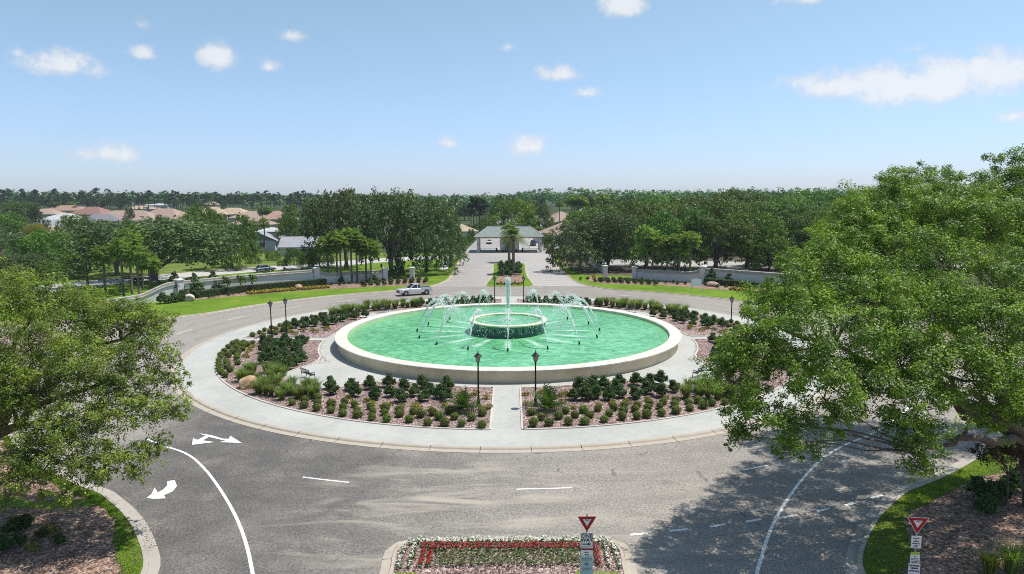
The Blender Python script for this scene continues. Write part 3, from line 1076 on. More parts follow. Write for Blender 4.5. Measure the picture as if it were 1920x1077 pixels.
# ------------------------------------------------------------------ fountain
def build_fountain():
    rng = np.random.default_rng(11)
    f = thing('fountain', 'large round fountain of green water with a tall central jet and ring of jets', 'fountain', (0, 0, .12))
    # z below is measured from the plaza
    MB().lathe([(17.96, -.02), (17.96, .86), (18.02, .90), (18.02, .98), (17.10, .98), (17.10, .2)], 'basin_wall', 160).build('basin_wall', f, smooth=False)
    cop = MB()
    cop.lathe([(17.05, .78), (17.05, 1.11), (17.10, 1.15), (18.22, 1.15), (18.28, 1.11), (18.28, 1.02), (18.20, .985), (18.03, .985)], 'coping', 160)
    cop.build('coping', f)
    MB().lathe([(0.0, .84), (4.0, .84), (17.12, .84)], 'pool_water', 120).build('water', f)
    # small raised basin with zigzag tiling
    ib = MB()
    ib.lathe([(4.02, .2), (4.02, 2.0)], 'tile_dark', 96)
    inner = ib.build('inner_basin', f)
    ic = MB()
    ic.lathe([(3.62, 1.7), (3.62, 2.13), (3.66, 2.16), (4.18, 2.16), (4.22, 2.12), (4.22, 2.03), (4.17, 1.99), (4.03, 1.99)], 'coping_cream', 96)
    ic.build('inner_coping', f)
    n = 34
    step = 2 * PI / n
    tile = MB()
    for j in range(5):                                     # stepped triangle, wide at the top
        h0, h1 = 1.985 - j * .17 - .165, 1.985 - j * .17
        half = step * .5 * (1 - j * .2) - .004
        vs = []
        for r in (4.015, 4.036):
            for a in (-half, half):
                for z in (h0, h1):
                    vs.append((r * math.cos(a), r * math.sin(a), z))
        tile.add(vs, [(4, 6, 7, 5), (0, 4, 5, 1), (2, 3, 7, 6), (1, 5, 7, 3), (0, 2, 6, 4)], 'tile_light')
    tm = tile.mesh('zigzag_tile')
    for k in range(n):
        link('zigzag_tile', tm, inner, rz=step * k + .03)
    iw = MB()
    iw.lathe([(0, 1.98), (3.64, 1.98)], 'pool_water', 64)
    o = iw.build('upper_water', f)
    # nozzles and their jets
    noz = MB().tube([(9.95, 0, .7), (9.92, 0, .98), (9.84, 0, 1.16)], [.085, .085, .06], 'black_metal', 8)
    nm = noz.mesh('nozzle')
    jets = []
    for variant in range(3):
        jb = MB()
        g = 9.81
        drops = []
        for s in range(16):
            vr = -2.75 * (1 + rng.normal() * .035)
            vt = rng.normal() * .09
            vz = 7.95 * (1 + rng.normal() * .018)
            tend = 1.7
            pts, rad = [], []
            t0, t1 = 0.0, (.66 + .24 * rng.random())
            m = 16
            for i in range(m + 1):
                t = t0 + (t1 - t0) * i / m
                w = 1 + .9 * max(0, t - .6)
                pts.append((9.84 + vr * t + rng.normal() * .008 * i, vt * t * 1.0 + rng.normal() * .008 * i, 1.1 + vz * t - .5 * g * t * t))
                rad.append(max(.004, (.019 + .004 * rng.random()) * (1 - .6 * i / m)))
            if s < 12:
                jb.tube(pts, rad, 'spray', 5, cap=False)
        for k in range(560):                               # the stream breaks into drops past its crest
            t = .25 + 1.45 * rng.random() ** .75
            vr = -2.75 * (1 + rng.normal() * (.02 + .16 * max(0, t - .6)))
            vt = rng.normal() * (.05 + .34 * max(0, t - .6))
            vz = 7.95 * (1 + rng.normal() * (.010 + .02 * max(0, t - .4)))
            z = 1.1 + vz * t - .5 * g * t * t
            if z < .86:
                continue
            c = Vector((9.84 + vr * t, vt * t, z))
            if math.hypot(c.x, c.y) < 5.7 + .5 * rng.random() and z < 2.6:
                continue
            s = rng.uniform(.014, .040)
            vs = [c + Vector(q) * s for q in ((1, 0, 0), (-1, 0, 0), (0, 1, 0), (0, -1, 0), (0, 0, 1.8), (0, 0, -1.8))]
            jb.add(vs, [(0, 2, 4), (2, 1, 4), (1, 3, 4), (3, 0, 4), (2, 0, 5), (1, 2, 5), (3, 1, 5), (0, 3, 5)], 'spray')
        jets.append(jb.mesh('water_jet'))
    for k in range(16):
        a = R(-90 + 22.5 * k)
        link('nozzle', nm, f, rz=a)
        link('water_jet', jets[k % 3], f, rz=a, kind='stuff')
    # tall central plume
    MB().tube([(0, 0, 1.9), (0, 0, 2.25)], [.12, .09], 'black_metal', 10).build('central_nozzle', f)
    cj = MB()
    for s in range(46):
        h = 4.5 * (1 - .5 * rng.random() ** 2)
        a = rng.uniform(0, 2 * PI)
        sp = abs(rng.normal()) * .065
        pts = [(math.cos(a) * sp * (.25 + 1.1 * t), math.sin(a) * sp * (.25 + 1.1 * t), 2.2 + h * t) for t in np.linspace(0, 1, 9)]
        cj.tube([(x + rng.normal() * .012, y + rng.normal() * .012, z) for x, y, z in pts], [.035 + .03 * t for t in np.linspace(0, 1, 8)] + [.01], 'spray', 5, cap=False)
    for k in range(1700):
        t = rng.random() ** .8
        c = Vector((rng.normal() * (.05 + .09 * t), rng.normal() * (.05 + .09 * t), 2.2 + 4.5 * t + rng.normal() * .1))
        if k > 1250:                                       # falling back as froth onto the upper pool
            rr = abs(rng.normal()) * .75
            a = rng.uniform(0, 2 * PI)
            c = Vector((rr * math.cos(a), rr * math.sin(a), 2.0 + .28 * rng.random() * max(0, 1.3 - rr)))
        s = rng.uniform(.015, .045)
        vs = [c + Vector(q) * s for q in ((1, 0, 0), (-1, 0, 0), (0, 1, 0), (0, -1, 0), (0, 0, 1.6), (0, 0, -1.6))]
        cj.add(vs, [(0, 2, 4), (2, 1, 4), (1, 3, 4), (3, 0, 4), (2, 0, 5), (1, 2, 5), (3, 1, 5), (0, 3, 5)], 'spray')
    cj.build('central_jet', f, kind='stuff')
    return f


build_fountain()


# ------------------------------------------------------------------ lamps, benches, boulders
def make_lamp():
    t = thing('street_lamp', 'x', 'street lamp')
    b = MB()
    b.lathe([(0, 0), (.20, 0), (.20, .05), (.165, .08), (.165, .16), (.12, .22), (.105, .42), (.13, .46), (.13, .50), (.075, .60), (.066, .9)], 'black_metal', 14)
    b.build('base', t)
    p = MB()
    p.lathe([(.066, .9), (.062, 2.0), (.052, 3.1), (.07, 3.13), (.07, 3.18), (.05, 3.21), (.05, 3.27), (.12, 3.33)], 'black_metal', 12)
    p.build('post', t)
    g = MB()
    for k in range(4):
        a0, a1 = R(45 + 90 * k), R(135 + 90 * k)
        g.add([(.125 * math.cos(a0), .125 * math.sin(a0), 3.34), (.125 * math.cos(a1), .125 * math.sin(a1), 3.34), (.235 * math.cos(a1), .235 * math.sin(a1), 3.72), (.235 * math.cos(a0), .235 * math.sin(a0), 3.72)], [(0, 1, 2, 3)], 'glass_lamp')
    gl = g.build('lantern_glass', t)
    fr = MB()
    for k in range(4):
        a0 = R(45 + 90 * k)
        fr.tube([(.13 * math.cos(a0), .13 * math.sin(a0), 3.33), (.24 * math.cos(a0), .24 * math.sin(a0), 3.73)], .017, 'black_metal', 5)
        a1 = R(135 + 90 * k)
        fr.tube([(.24 * math.cos(a0), .24 * math.sin(a0), 3.73), (.24 * math.cos(a1), .24 * math.sin(a1), 3.73)], .02, 'black_metal', 5)
    fr.build('frame', t)
    c = MB()
    c.lathe([(.31, 3.735), (.315, 3.76), (.20, 3.84), (.10, 3.95), (.05, 3.99), (.05, 4.02), (.025, 4.05), (.03, 4.08), (.008, 4.2)], 'black_metal', 8)
    c.build('cap', t)
    return t


lamp0 = make_lamp()
LAMPS = [
    ((-2.05, -24.3), 'black lantern lamp post on the left of the front footpath'),
    ((2.10, -24.2), 'black lantern lamp post on the right of the front footpath'),
    ((-26.2, 1.25), 'black lantern lamp post nearer the viewer beside the left footpath'),
    ((-25.3, 3.45), 'black lantern lamp post on the far side of the left footpath'),
    ((25.4, 3.6), 'black lantern lamp post on the far side of the right footpath'),
    ((26.5, 1.3), 'black lantern lamp post half hidden by the big right tree'),
    ((-2.1, 24.6), 'distant black lantern lamp post left of the central water jet'),
    ((2.1, 24.6), 'distant black lantern lamp post right of the central water jet')]
for i, ((x, y), lab) in enumerate(LAMPS):
    o = lamp0 if i == 0 else dup(lamp0, (0, 0, 0), 0)
    o.location = (x, y, .15)
    o.rotation_euler = (0, 0, .2 * i)
    tag(o, lab, 'street lamp', 'lantern lamp posts round the fountain')


def make_bench():
    t = thing('park_bench', 'x', 'bench')
    for sx in (-1, 1):
        e = MB()
        x = sx * .72
        e.tube([(x, -.26, 0), (x, -.22, .42), (x, -.20, .64), (x, .12, .62)], .028, 'bench_metal', 6)
        e.tube([(x, .30, 0), (x, .20, .42), (x, .30, .88)], .028, 'bench_metal', 6)
        e.tube([(x, -.24, .40), (x, .22, .40)], .025, 'bench_metal', 6)
        e.build('end_frame', t)
    sl = [MB().box((0, y, .415), (1.5, .062, .022), 'bench_metal') for y in (-.21, -.13, -.05, .03, .11)]
    for s in sl:
        s.build('seat_slat', t)
    for k in range(11):
        x = -.65 + 1.3 * k / 10
        MB().tube([(x, .20, .46), (x, .295, .84)], .016, 'bench_metal', 5).build('back_bar', t)
    MB().tube([(-.72, .30, .87), (.72, .30, .87)], .026, 'bench_metal', 6).build('top_rail', t)
    return t


bench0 = make_bench()
for i, (pos, ang, lab) in enumerate([
        ((-16.9, -16.2), -135, 'black metal bench beside the big clump of ornamental grass, left of the fountain'),
        ((16.35, -16.0), -45, 'black metal bench at the edge of the right tree, right of the fountain'),
        ((-17.0, 17.4), 135, 'black metal bench behind the fountain rim on the far left'),
        ((16.6, 17.2), 45, 'black metal bench behind the fountain rim on the far right')]):
    o = bench0 if i == 0 else dup(bench0, (0, 0, 0), 0)
    o.location = (*pos, .12)
    o.rotation_euler = (0, 0, R(ang - 90))
    tag(o, lab, 'bench', 'metal benches facing the fountain')


def rock(name, loc, size, mat, seed, label):
    rng = np.random.default_rng(seed)
    import bmesh
    bm = bmesh.new()
    bmesh.ops.create_icosphere(bm, subdivisions=3, radius=1)
    planes = [(Vector(rng.normal(size=3)).normalized(), rng.uniform(.62, .9)) for _ in range(9)]
    for v in bm.verts:
        for nrm, d in planes:
            k = v.co.dot(nrm)
            if k > d:
                v.co -= nrm * (k - d) * .85
        v.co += Vector(rng.normal(size=3)) * .014
        v.co = Vector((v.co.x * size[0], v.co.y * size[1], max(v.co.z, -.45) * size[2] + size[2] * .42))
    me = bpy.data.meshes.new(name)
    bm.to_mesh(me)
    bm.free()
    me.materials.append(M[mat])
    return link(name, me, None, label, 'boulder', None, None, loc, rng.uniform(0, 6))


rock('boulder', (*(-20.9, -19.09), .14), (.88, .62, .74), 'boulder', 4, 'large orange brown boulder by the grasses at the left edge of the bed')
rock('boulder', (*(-48.73, 29.01), .1), (1.35, .8, .75), 'rock_pale', 5, 'pale flat boulder in front of the left entrance wall')
rock('boulder', (*(-36.54, 43.23), .1), (.8, .6, .6), 'rock_pink', 6, 'pinkish boulder beside the yellow plants near the left hedge')
rock('boulder', (*(35.35, 43.85), .1), (1.3, .8, .6), 'rock_pink', 7, 'pale pink boulder in front of the right entrance wall')


# ------------------------------------------------------------------ bedding plants
rngp = np.random.default_rng(5)


def shrub_mesh(name, rng, lobes, n, size, mat, core=True, **kw):
    p, nn = crown_points(rng, lobes, n, **kw)
    p[:, 2] = np.maximum(p[:, 2], .02)
    s = size * rng.uniform(.7, 1.3, len(p))
    v, q = leaf_arrays(rng, p, nn, s, s * .6)
    mats = [mat]
    mi = np.zeros(len(q))
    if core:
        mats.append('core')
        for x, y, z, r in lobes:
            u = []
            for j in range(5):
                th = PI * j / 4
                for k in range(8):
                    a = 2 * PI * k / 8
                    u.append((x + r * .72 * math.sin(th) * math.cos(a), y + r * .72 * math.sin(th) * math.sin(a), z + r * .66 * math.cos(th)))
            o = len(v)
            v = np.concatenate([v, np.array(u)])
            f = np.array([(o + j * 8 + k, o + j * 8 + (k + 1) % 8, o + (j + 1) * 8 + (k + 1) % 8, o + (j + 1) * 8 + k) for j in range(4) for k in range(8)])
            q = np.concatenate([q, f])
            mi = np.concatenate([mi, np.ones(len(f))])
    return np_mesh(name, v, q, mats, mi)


def ball_mesh(rng):
    n = 620
    g = rng.normal(size=(n, 3))
    g /= np.linalg.norm(g, axis=1, keepdims=True)
    rad = .285 * rng.uniform(.86, 1.05, (n, 1)) * (1 + .06 * np.sin(g[:, :1] * 5 + rng.uniform(0, 6)) * np.cos(g[:, 1:2] * 4))
    p = g * rad * np.array([1, 1, .88]) + np.array([0, 0, .23])
    p[:, 2] = np.maximum(p[:, 2], .01)
    s = .062 * rng.uniform(.7, 1.3, n)
    v, q = leaf_arrays(rng, p, g + rng.normal(0, .35, (n, 3)) + np.array([0, 0, .25]), s, s * .6)
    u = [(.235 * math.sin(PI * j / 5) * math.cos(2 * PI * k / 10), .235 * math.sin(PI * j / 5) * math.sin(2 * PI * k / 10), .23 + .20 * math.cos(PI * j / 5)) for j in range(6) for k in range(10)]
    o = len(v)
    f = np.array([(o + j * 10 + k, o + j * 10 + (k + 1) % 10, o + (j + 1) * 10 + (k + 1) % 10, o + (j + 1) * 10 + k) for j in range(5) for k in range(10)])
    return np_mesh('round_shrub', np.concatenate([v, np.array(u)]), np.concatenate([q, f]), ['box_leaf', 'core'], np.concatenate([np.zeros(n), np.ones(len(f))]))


BALL = [ball_mesh(rngp) for _ in range(4)]
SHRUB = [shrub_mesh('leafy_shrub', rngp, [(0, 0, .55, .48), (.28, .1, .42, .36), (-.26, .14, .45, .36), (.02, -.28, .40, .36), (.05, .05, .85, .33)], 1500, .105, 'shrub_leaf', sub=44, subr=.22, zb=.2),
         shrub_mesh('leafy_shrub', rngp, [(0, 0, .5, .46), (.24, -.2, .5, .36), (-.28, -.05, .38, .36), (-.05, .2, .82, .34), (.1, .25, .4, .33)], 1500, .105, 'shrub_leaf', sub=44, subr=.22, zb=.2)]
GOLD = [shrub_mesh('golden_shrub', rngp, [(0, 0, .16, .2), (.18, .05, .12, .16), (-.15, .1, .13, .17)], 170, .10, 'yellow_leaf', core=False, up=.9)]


def tuft_mesh(name, rng, n, h, mat, spread=.55, w=.022):
    vs, fs = [], []
    for k in range(n):
        a = rng.uniform(0, 2 * PI)
        r0 = abs(rng.normal()) * .12
        ln = h * rng.uniform(.7, 1.15)
        sp = spread * rng.uniform(.25, 1.2) * ln
        d = Vector((math.cos(a), math.sin(a), 0))
        b = d * r0
        s = Vector((-d.y, d.x, 0)) * w * rng.uniform(.7, 1.4)
        mid = b + d * sp * .42 + Vector((0, 0, ln * .66))
        tip = b + d * sp + Vector((0, 0, ln * rng.uniform(.72, 1.0)))
        o = len(vs)
        vs += [b - s, b + s, mid + s * .8, mid - s * .8, tip]
        fs += [(o, o + 1, o + 2, o + 3), (o + 3, o + 2, o + 4, o + 4)]
    me = bpy.data.meshes.new(name)
    me.from_pydata([tuple(v) for v in vs], [], [f if len(set(f)) == 4 else f[:3] for f in fs])
    me.materials.append(M[mat])
    me.update()
    return me


TUFT = [tuft_mesh('ornamental_grass', rngp, 240, 1.2, 'grass_blade', .62) for _ in range(3)]


def cycad_mesh():
    rng = np.random.default_rng(8)
    vs, fs = [], []
    for k in range(80):
        a = rng.uniform(0, 2 * PI)
        el = R(rng.uniform(8, 85))
        ln = rng.uniform(.9, 1.35)
        d = Vector((math.cos(a) * math.cos(el), math.sin(a) * math.cos(el), math.sin(el)))
        side = Vector((-math.sin(a), math.cos(a), 0))
        for j in range(1, 10):
            t = j / 9
            p = d * ln * t + Vector((0, 0, .12 - .35 * ln * t * t * math.cos(el)))
            lw = .20 * math.sin(PI * min(.95, t * .8 + .12)) + .05
            for sgn in (-1, 1):
                q = p + side * sgn * lw + d * .1
                o = len(vs)
                vs += [p - d * .02, p + d * .035, q]
                fs.append((o, o + 1, o + 2))
    me = bpy.data.meshes.new('cycad')
    me.from_pydata([tuple(v) for v in vs], [], fs)
    me.materials.append(M['cycad_leaf'])
    return me


CYCAD = cycad_mesh()


def plant(mesh, xy, s, label, cat, group, name, z=.15):
    return link(name, mesh, None, label, cat, group, None, (xy[0], xy[1], z), random.uniform(0, 6.28), (s * random.uniform(.92, 1.08), s * random.uniform(.92, 1.08), s * random.uniform(.9, 1.1)))


random.seed(4)
FL_BALL = [(-15.78, -23.78), (-14.68, -24.47), (-15.02, -23.28), (-14.22, -22.73), (-13.9, -23.82), (-13.58, -25.08), (-12.76, -24.23), (-12.42, -25.62), (-11.98, -23.54), (-11.73, -24.94), (-11.41, -26.32), (-11.05, -24.3), (-10.63, -25.47), (-10.3, -26.59), (-9.8, -24.79), (-9.44, -25.82), (-9.19, -27.24), (-8.63, -25.27), (-8.52, -26.11), (-8.09, -27.64), (-7.59, -25.62), (-7.39, -26.56), (-6.53, -25.97), (-6.57, -27.68), (-5.92, -26.66), (-5.16, -26.24), (-5.24, -28.37), (-4.61, -27.18), (-4.01, -25.88), (-4.09, -28.46), (-3.57, -27.12), (-2.95, -28.58), (-2.36, -27.38), (-1.59, -28.86), (-1.68, -26.38)]
FR_BALL = [(1.72, -26.27), (1.82, -28.61), (2.38, -27.36), (2.85, -28.48), (3.59, -27.14), (4.19, -25.92), (4.16, -28.29), (4.73, -26.82), (5.42, -25.8), (5.25, -28.28), (5.73, -26.86), (6.48, -25.51), (6.62, -27.77), (7.12, -26.58), (7.65, -25.22), (7.89, -27.35), (8.16, -26.2), (8.43, -24.93), (8.94, -27.19), (9.06, -25.7), (9.43, -24.63), (9.68, -26.92), (10.04, -25.36), (10.38, -24.22), (10.76, -26.54), (10.98, -25.01), (11.44, -24.03), (11.87, -26.05), (12.15, -24.54), (12.47, -23.57), (13.03, -25.38), (13.32, -24.01), (14.1, -23.7), (14.14, -24.86), (14.97, -24.28), (16.0, -23.97)]
L_BALL = [(-24.09, -15.89), (-24.89, -14.79), (-25.43, -13.83), (-25.94, -12.74), (-26.42, -11.72), (-26.86, -10.71), (-27.29, -9.34), (-27.76, -8.19), (-28.04, -6.76), (-28.5, -4.68), (-28.61, -3.32), (-28.78, -1.94), (-24.41, -14.01), (-25.15, -12.91), (-25.64, -11.76), (-26.15, -10.7), (-26.91, -8.53), (-27.12, -6.99), (-27.61, -4.96), (-27.9, -3.47), (-27.81, -2.62), (-24.8, -11.48), (-25.64, -9.59), (-26.07, -8.46), (-26.51, -7.13), (-26.6, -5.74), (-27.1, -4.29), (-26.94, -3.63), (-26.83, -2.6)]
for lst, where in ((FL_BALL, 'left of the front footpath'), (FR_BALL, 'right of the front footpath'), (L_BALL, 'at the left end of the plaza')):
    for p in lst:
        plant(random.choice(BALL), p, random.uniform(1.0, 1.25), 'small clipped round shrub in the bed ' + where, 'shrub', 'clipped round shrubs ' + where, 'round_shrub')
# rows that run on under the right tree, and round the back half of the plaza
for p in [mirror([q], -1)[0] for q in L_BALL]:
    plant(random.choice(BALL), p, 1, 'small clipped round shrub in the right bed behind the big tree', 'shrub', 'clipped round shrubs at the right end of the plaza', 'round_shrub')
for sx, where in ((1, 'beside the lamp posts of the left footpath'), (-1, 'beside the lamp posts of the right footpath')):
    for rr, a0, a1, st in ((28.45, 177.3, 140, -3.1), (27.4, 176.6, 143, -3.3), (26.4, 174.5, 150, -3.6)):
        a = a0
        while a > a1:
            x, y = polar(rr + random.uniform(-.15, .15), a + random.uniform(-.3, .3))
            plant(random.choice(BALL), (x * sx, y), random.uniform(.95, 1.2), 'small clipped round shrub ' + where, 'shrub', 'clipped round shrubs ' + where, 'round_shrub')
            a += st

FL_SHRUB = [(-14.09, -19.52), (-13.51, -21.08), (-12.44, -19.96), (-11.68, -21.63), (-10.92, -19.63), (-9.94, -22.37), (-9.54, -19.07), (-8.89, -21.73), (-8.13, -19.82), (-7.85, -23.09), (-7.12, -21.64), (-6.76, -19.35), (-6.23, -22.94), (-5.97, -20.98), (-5.07, -22.17), (-4.7, -20.23), (-4.49, -22.91)]
FR_SHRUB = [(5.01, -22.72), (5.71, -20.25), (5.91, -22.83), (6.77, -19.4), (6.66, -22.33), (6.71, -20.77), (7.69, -19.88), (7.66, -22.81), (8.51, -20.55), (9.07, -18.81), (8.63, -22.18), (10.41, -18.79), (9.75, -22.41), (11.33, -19.13), (10.92, -21.18), (12.47, -18.4), (11.68, -22.01), (13.05, -20.76)]
L_SHRUB = [(-25.35, -3.26), (-25.01, -2.4), (-24.01, -3.58), (-23.56, -2.37), (-22.65, -4.22), (-24.18, -6.63), (-23.97, -5.69), (-23.19, -6.31), (-22.61, -5.98), (-23.3, -8.99), (-22.88, -8.69), (-22.19, -8.39), (-21.65, -7.8), (-22.59, -10.92), (-21.95, -10.91), (-21.36, -10.76), (-20.77, -10.21), (-21.1, -12.21), (-20.41, -12.2), (-19.81, -11.93), (-19.46, -11.67), (-19.39, -13.2), (-20.0, -13.58), (-21.91, -3.2), (-21.31, -4.85), (-20.82, -7.03), (-20.04, -8.21), (-19.85, -9.64), (-19.24, -10.32), (-21.53, -2.33)]
for lst, where in ((FL_SHRUB, 'left of the front footpath'), (FR_SHRUB, 'right of the front footpath'), (L_SHRUB, 'in the thicket at the plaza left end')):
    for p in lst:
        plant(random.choice(SHRUB), p, random.uniform(.88, 1.08), 'dark green leafy shrub on gravel ' + where, 'shrub', 'leafy shrubs ' + where, 'leafy_shrub')
for p in L_SHRUB:
    plant(random.choice(SHRUB), (-p[0], p[1]), .9, 'dark green leafy shrub in the right bed behind the big tree', 'shrub', 'leafy shrubs at the right end of the plaza', 'leafy_shrub')
for sx, where in ((1, 'behind the fountain on the left'), (-1, 'behind the fountain on the right')):
    for rr, a0, a1, st in ((26.0, 166, 146, 4.2), (24.4, 167, 143, 4.4), (22.9, 163, 141, 4.8), (24.9, 120, 95, 2.9), (26.8, 118, 95.5, 2.7), (22.4, 112, 96, 3.6)):
        a = a0
        while a > a1:
            x, y = polar(rr + random.uniform(-.3, .3), a + random.uniform(-.5, .5))
            row = 'in the thicket near the bench ' if a > 130 else 'in the row by the lamps '
            plant(random.choice(SHRUB), (x * sx, y), random.uniform(.85, 1.1), 'dark green leafy shrub ' + row + where, 'shrub', 'leafy shrubs ' + row + where, 'leafy_shrub')
            a -= st

L_TUFT = [(-22.92, -13.99), (-22.65, -15.87), (-22.06, -14.93), (-22.23, -17.2), (-21.65, -17.19), (-20.73, -17.18), (-21.1, -14.45), (-20.85, -13.96), (-19.89, -16.95), (-19.82, -15.83), (-19.19, -15.59), (-19.61, -19.26), (-18.73, -19.84), (-18.68, -18.43), (-18.29, -17.58), (-17.29, -19.23), (-17.44, -17.35), (-16.69, -18.81), (-15.93, -20.0), (-15.62, -19.2), (-14.94, -20.38), (-17.44, -20.41), (-18.68, -21.19), (-17.59, -21.55), (-16.38, -21.16), (-15.46, -21.89), (-14.67, -22.06), (-19.36, -20.82)] + [(-19.28, -20.86), (-18.14, -21.42), (-16.99, -22.39), (-15.85, -22.17), (-15.06, -21.1), (-16.81, -21.12)]
FR_TUFT = [(13.53, -22.43), (14.31, -20.14), (15.15, -22.57), (15.89, -22.56), (15.19, -20.46), (16.19, -20.95), (16.79, -21.76)]
for p in [q for q in L_TUFT if math.hypot(q[0] + 16.9, q[1] + 17.4) > 1.7]:
    plant(random.choice(TUFT), p, random.uniform(.72, .98), 'tall feathery clump of green ornamental grass beside the left bench', 'ornamental grass', 'ornamental grasses by the left bench', 'ornamental_grass')
for p in FR_TUFT + [(-q[0], q[1]) for q in L_TUFT[::2]]:
    plant(random.choice(TUFT), p, random.uniform(.8, 1.0), 'feathery clump of ornamental grass near the right bench', 'ornamental grass', 'ornamental grasses by the right bench', 'ornamental_grass')
for sx, where in ((1, 'behind the far left bench'), (-1, 'behind the far right bench')):
    for rr, a0, a1, st in ((26.6, 148, 119, 2.6), (27.9, 146, 121, 2.9), (25.6, 131, 119, 3.4)):
        a = a0
        while a > a1:
            x, y = polar(rr + random.uniform(-.3, .3), a + random.uniform(-.5, .5))
            plant(random.choice(TUFT), (x * sx, y), random.uniform(.85, 1.15), 'feathery clump of ornamental grass ' + where, 'ornamental grass', 'ornamental grasses ' + where, 'ornamental_grass')
            a -= st

FL_GOLD = [(-13.2, -22.99), (-12.0, -22.19), (-11.49, -23.27), (-10.39, -23.05), (-9.85, -23.77), (-8.94, -24.65), (-8.55, -23.89), (-7.67, -24.45), (-6.6, -24.18), (-6.38, -25.06), (-5.46, -25.17), (-4.49, -24.35), (-3.46, -21.31), (-2.8, -22.0), (-2.43, -21.29), (-1.62, -22.33), (-1.28, -24.69), (-1.75, -24.88)]
FR_GOLD = [(6.64, -24.38), (7.7, -23.78), (8.85, -23.65), (10.56, -22.96), (12.01, -22.64), (4.13, -23.46), (4.85, -24.97), (4.24, -21.92), (1.45, -21.63), (1.54, -24.03), (2.69, -21.12), (3.66, -22.24), (4.57, -21.26)]
L_GOLD = [(-26.22, -5.09), (-25.81, -6.66), (-25.31, -8.44), (-25.0, -8.73), (-26.25, -4.11), (-25.9, -5.73), (-23.03, -1.3), (-22.58, -2.7), (-26.17, -2.42)]
for lst, where in ((FL_GOLD, 'left of the front footpath'), (FR_GOLD, 'right of the front footpath'), (L_GOLD, 'at the left end of the plaza')):
    for p in lst:
        plant(GOLD[0], p, random.uniform(.9, 1.25), 'low yellowing plant on red gravel ' + where, 'plant', 'low yellowing plants ' + where, 'golden_shrub')
for sx in (1, -1):
    for a, rr in ((172, 25), (170, 24), (168.5, 23.2), (171, 22.3), (167, 21.6), (174, 24.2), (173, 26.9), (165, 22.2)):
        x, y = polar(rr, a)
        plant(GOLD[0], (x * sx, y), 1.3, 'low yellowing plant behind the %s footpath' % ('left' if sx > 0 else 'right'), 'plant', 'low yellowing plants behind the %s footpath' % ('left' if sx > 0 else 'right'), 'golden_shrub')
for p, s, lab in (((-3.06, -25.41), 1.4, 'big spiky fern-like shrub just left of the left front lamp'), ((2.89, -25.34), 1.4, 'big spiky fern-like shrub just right of the right front lamp'),
                  ((-25.78, 4.33), .95, 'rounded yellow-green shrub between the two left lamps')):
    plant(CYCAD, p, s, lab, 'shrub', None, 'spiky_shrub')
for x, lab in ((-3.5, 'dark rounded shrub beside the distant left lamp'), (3.5, 'dark rounded shrub beside the distant right lamp')):
    plant(SHRUB[0], (x, 24.0), 1.45, lab, 'shrub', None, 'leafy_shrub')


def gravel():
    """loose lava stones over the front beds and the flower island: real chips on the surface"""
    rng = np.random.default_rng(21)
    n = 26000
    a = np.radians(rng.uniform(-178, -2, n))
    r = np.sqrt(rng.uniform(19.6 ** 2, 29.0 ** 2, n))
    x, y = r * np.cos(a), r * np.sin(a)
    da = np.minimum(np.abs(np.degrees(a) + 135), np.abs(np.degrees(a) + 45))
    ok = (np.abs(x) > 1.25) & (y < -.95) & ~((da < 12.5) & (r < 25.3))
    x, y = x[ok], y[ok]
    x2, y2 = rng.uniform(-4.3, 4.8, 4200), rng.uniform(-47.5, -43.6, 4200)
    zz = np.concatenate([np.full(len(x), .152), np.full(len(x2), .112)])
    x, y = np.concatenate([x, x2]), np.concatenate([y, y2])
    n = len(x)
    s = rng.uniform(.025, .06, n)
    base = np.stack([x, y, zz], 1)
    v = np.empty((n, 4, 3))
    for k in range(3):
        th = rng.uniform(0, .8, n) + 2 * PI * k / 3
        v[:, k] = base + np.stack([np.cos(th) * s, np.sin(th) * s, rng.uniform(0, .01, n)], 1)
    v[:, 3] = base + np.stack([rng.normal(0, .3, n) * s, rng.normal(0, .3, n) * s, s * rng.uniform(.6, 1.1, n)], 1)
    i = np.arange(n)[:, None] * 4
    f = np.concatenate([i + np.array([[0, 1, 3]]), i + np.array([[1, 2, 3]]), i + np.array([[2, 0, 3]])])
    mi = np.tile(rng.integers(0, 2, n), 3)
    link('gravel', np_mesh('gravel', v.reshape(-1, 3), f, ['chip_a', 'chip_b'], mi), kind='stuff')


gravel()


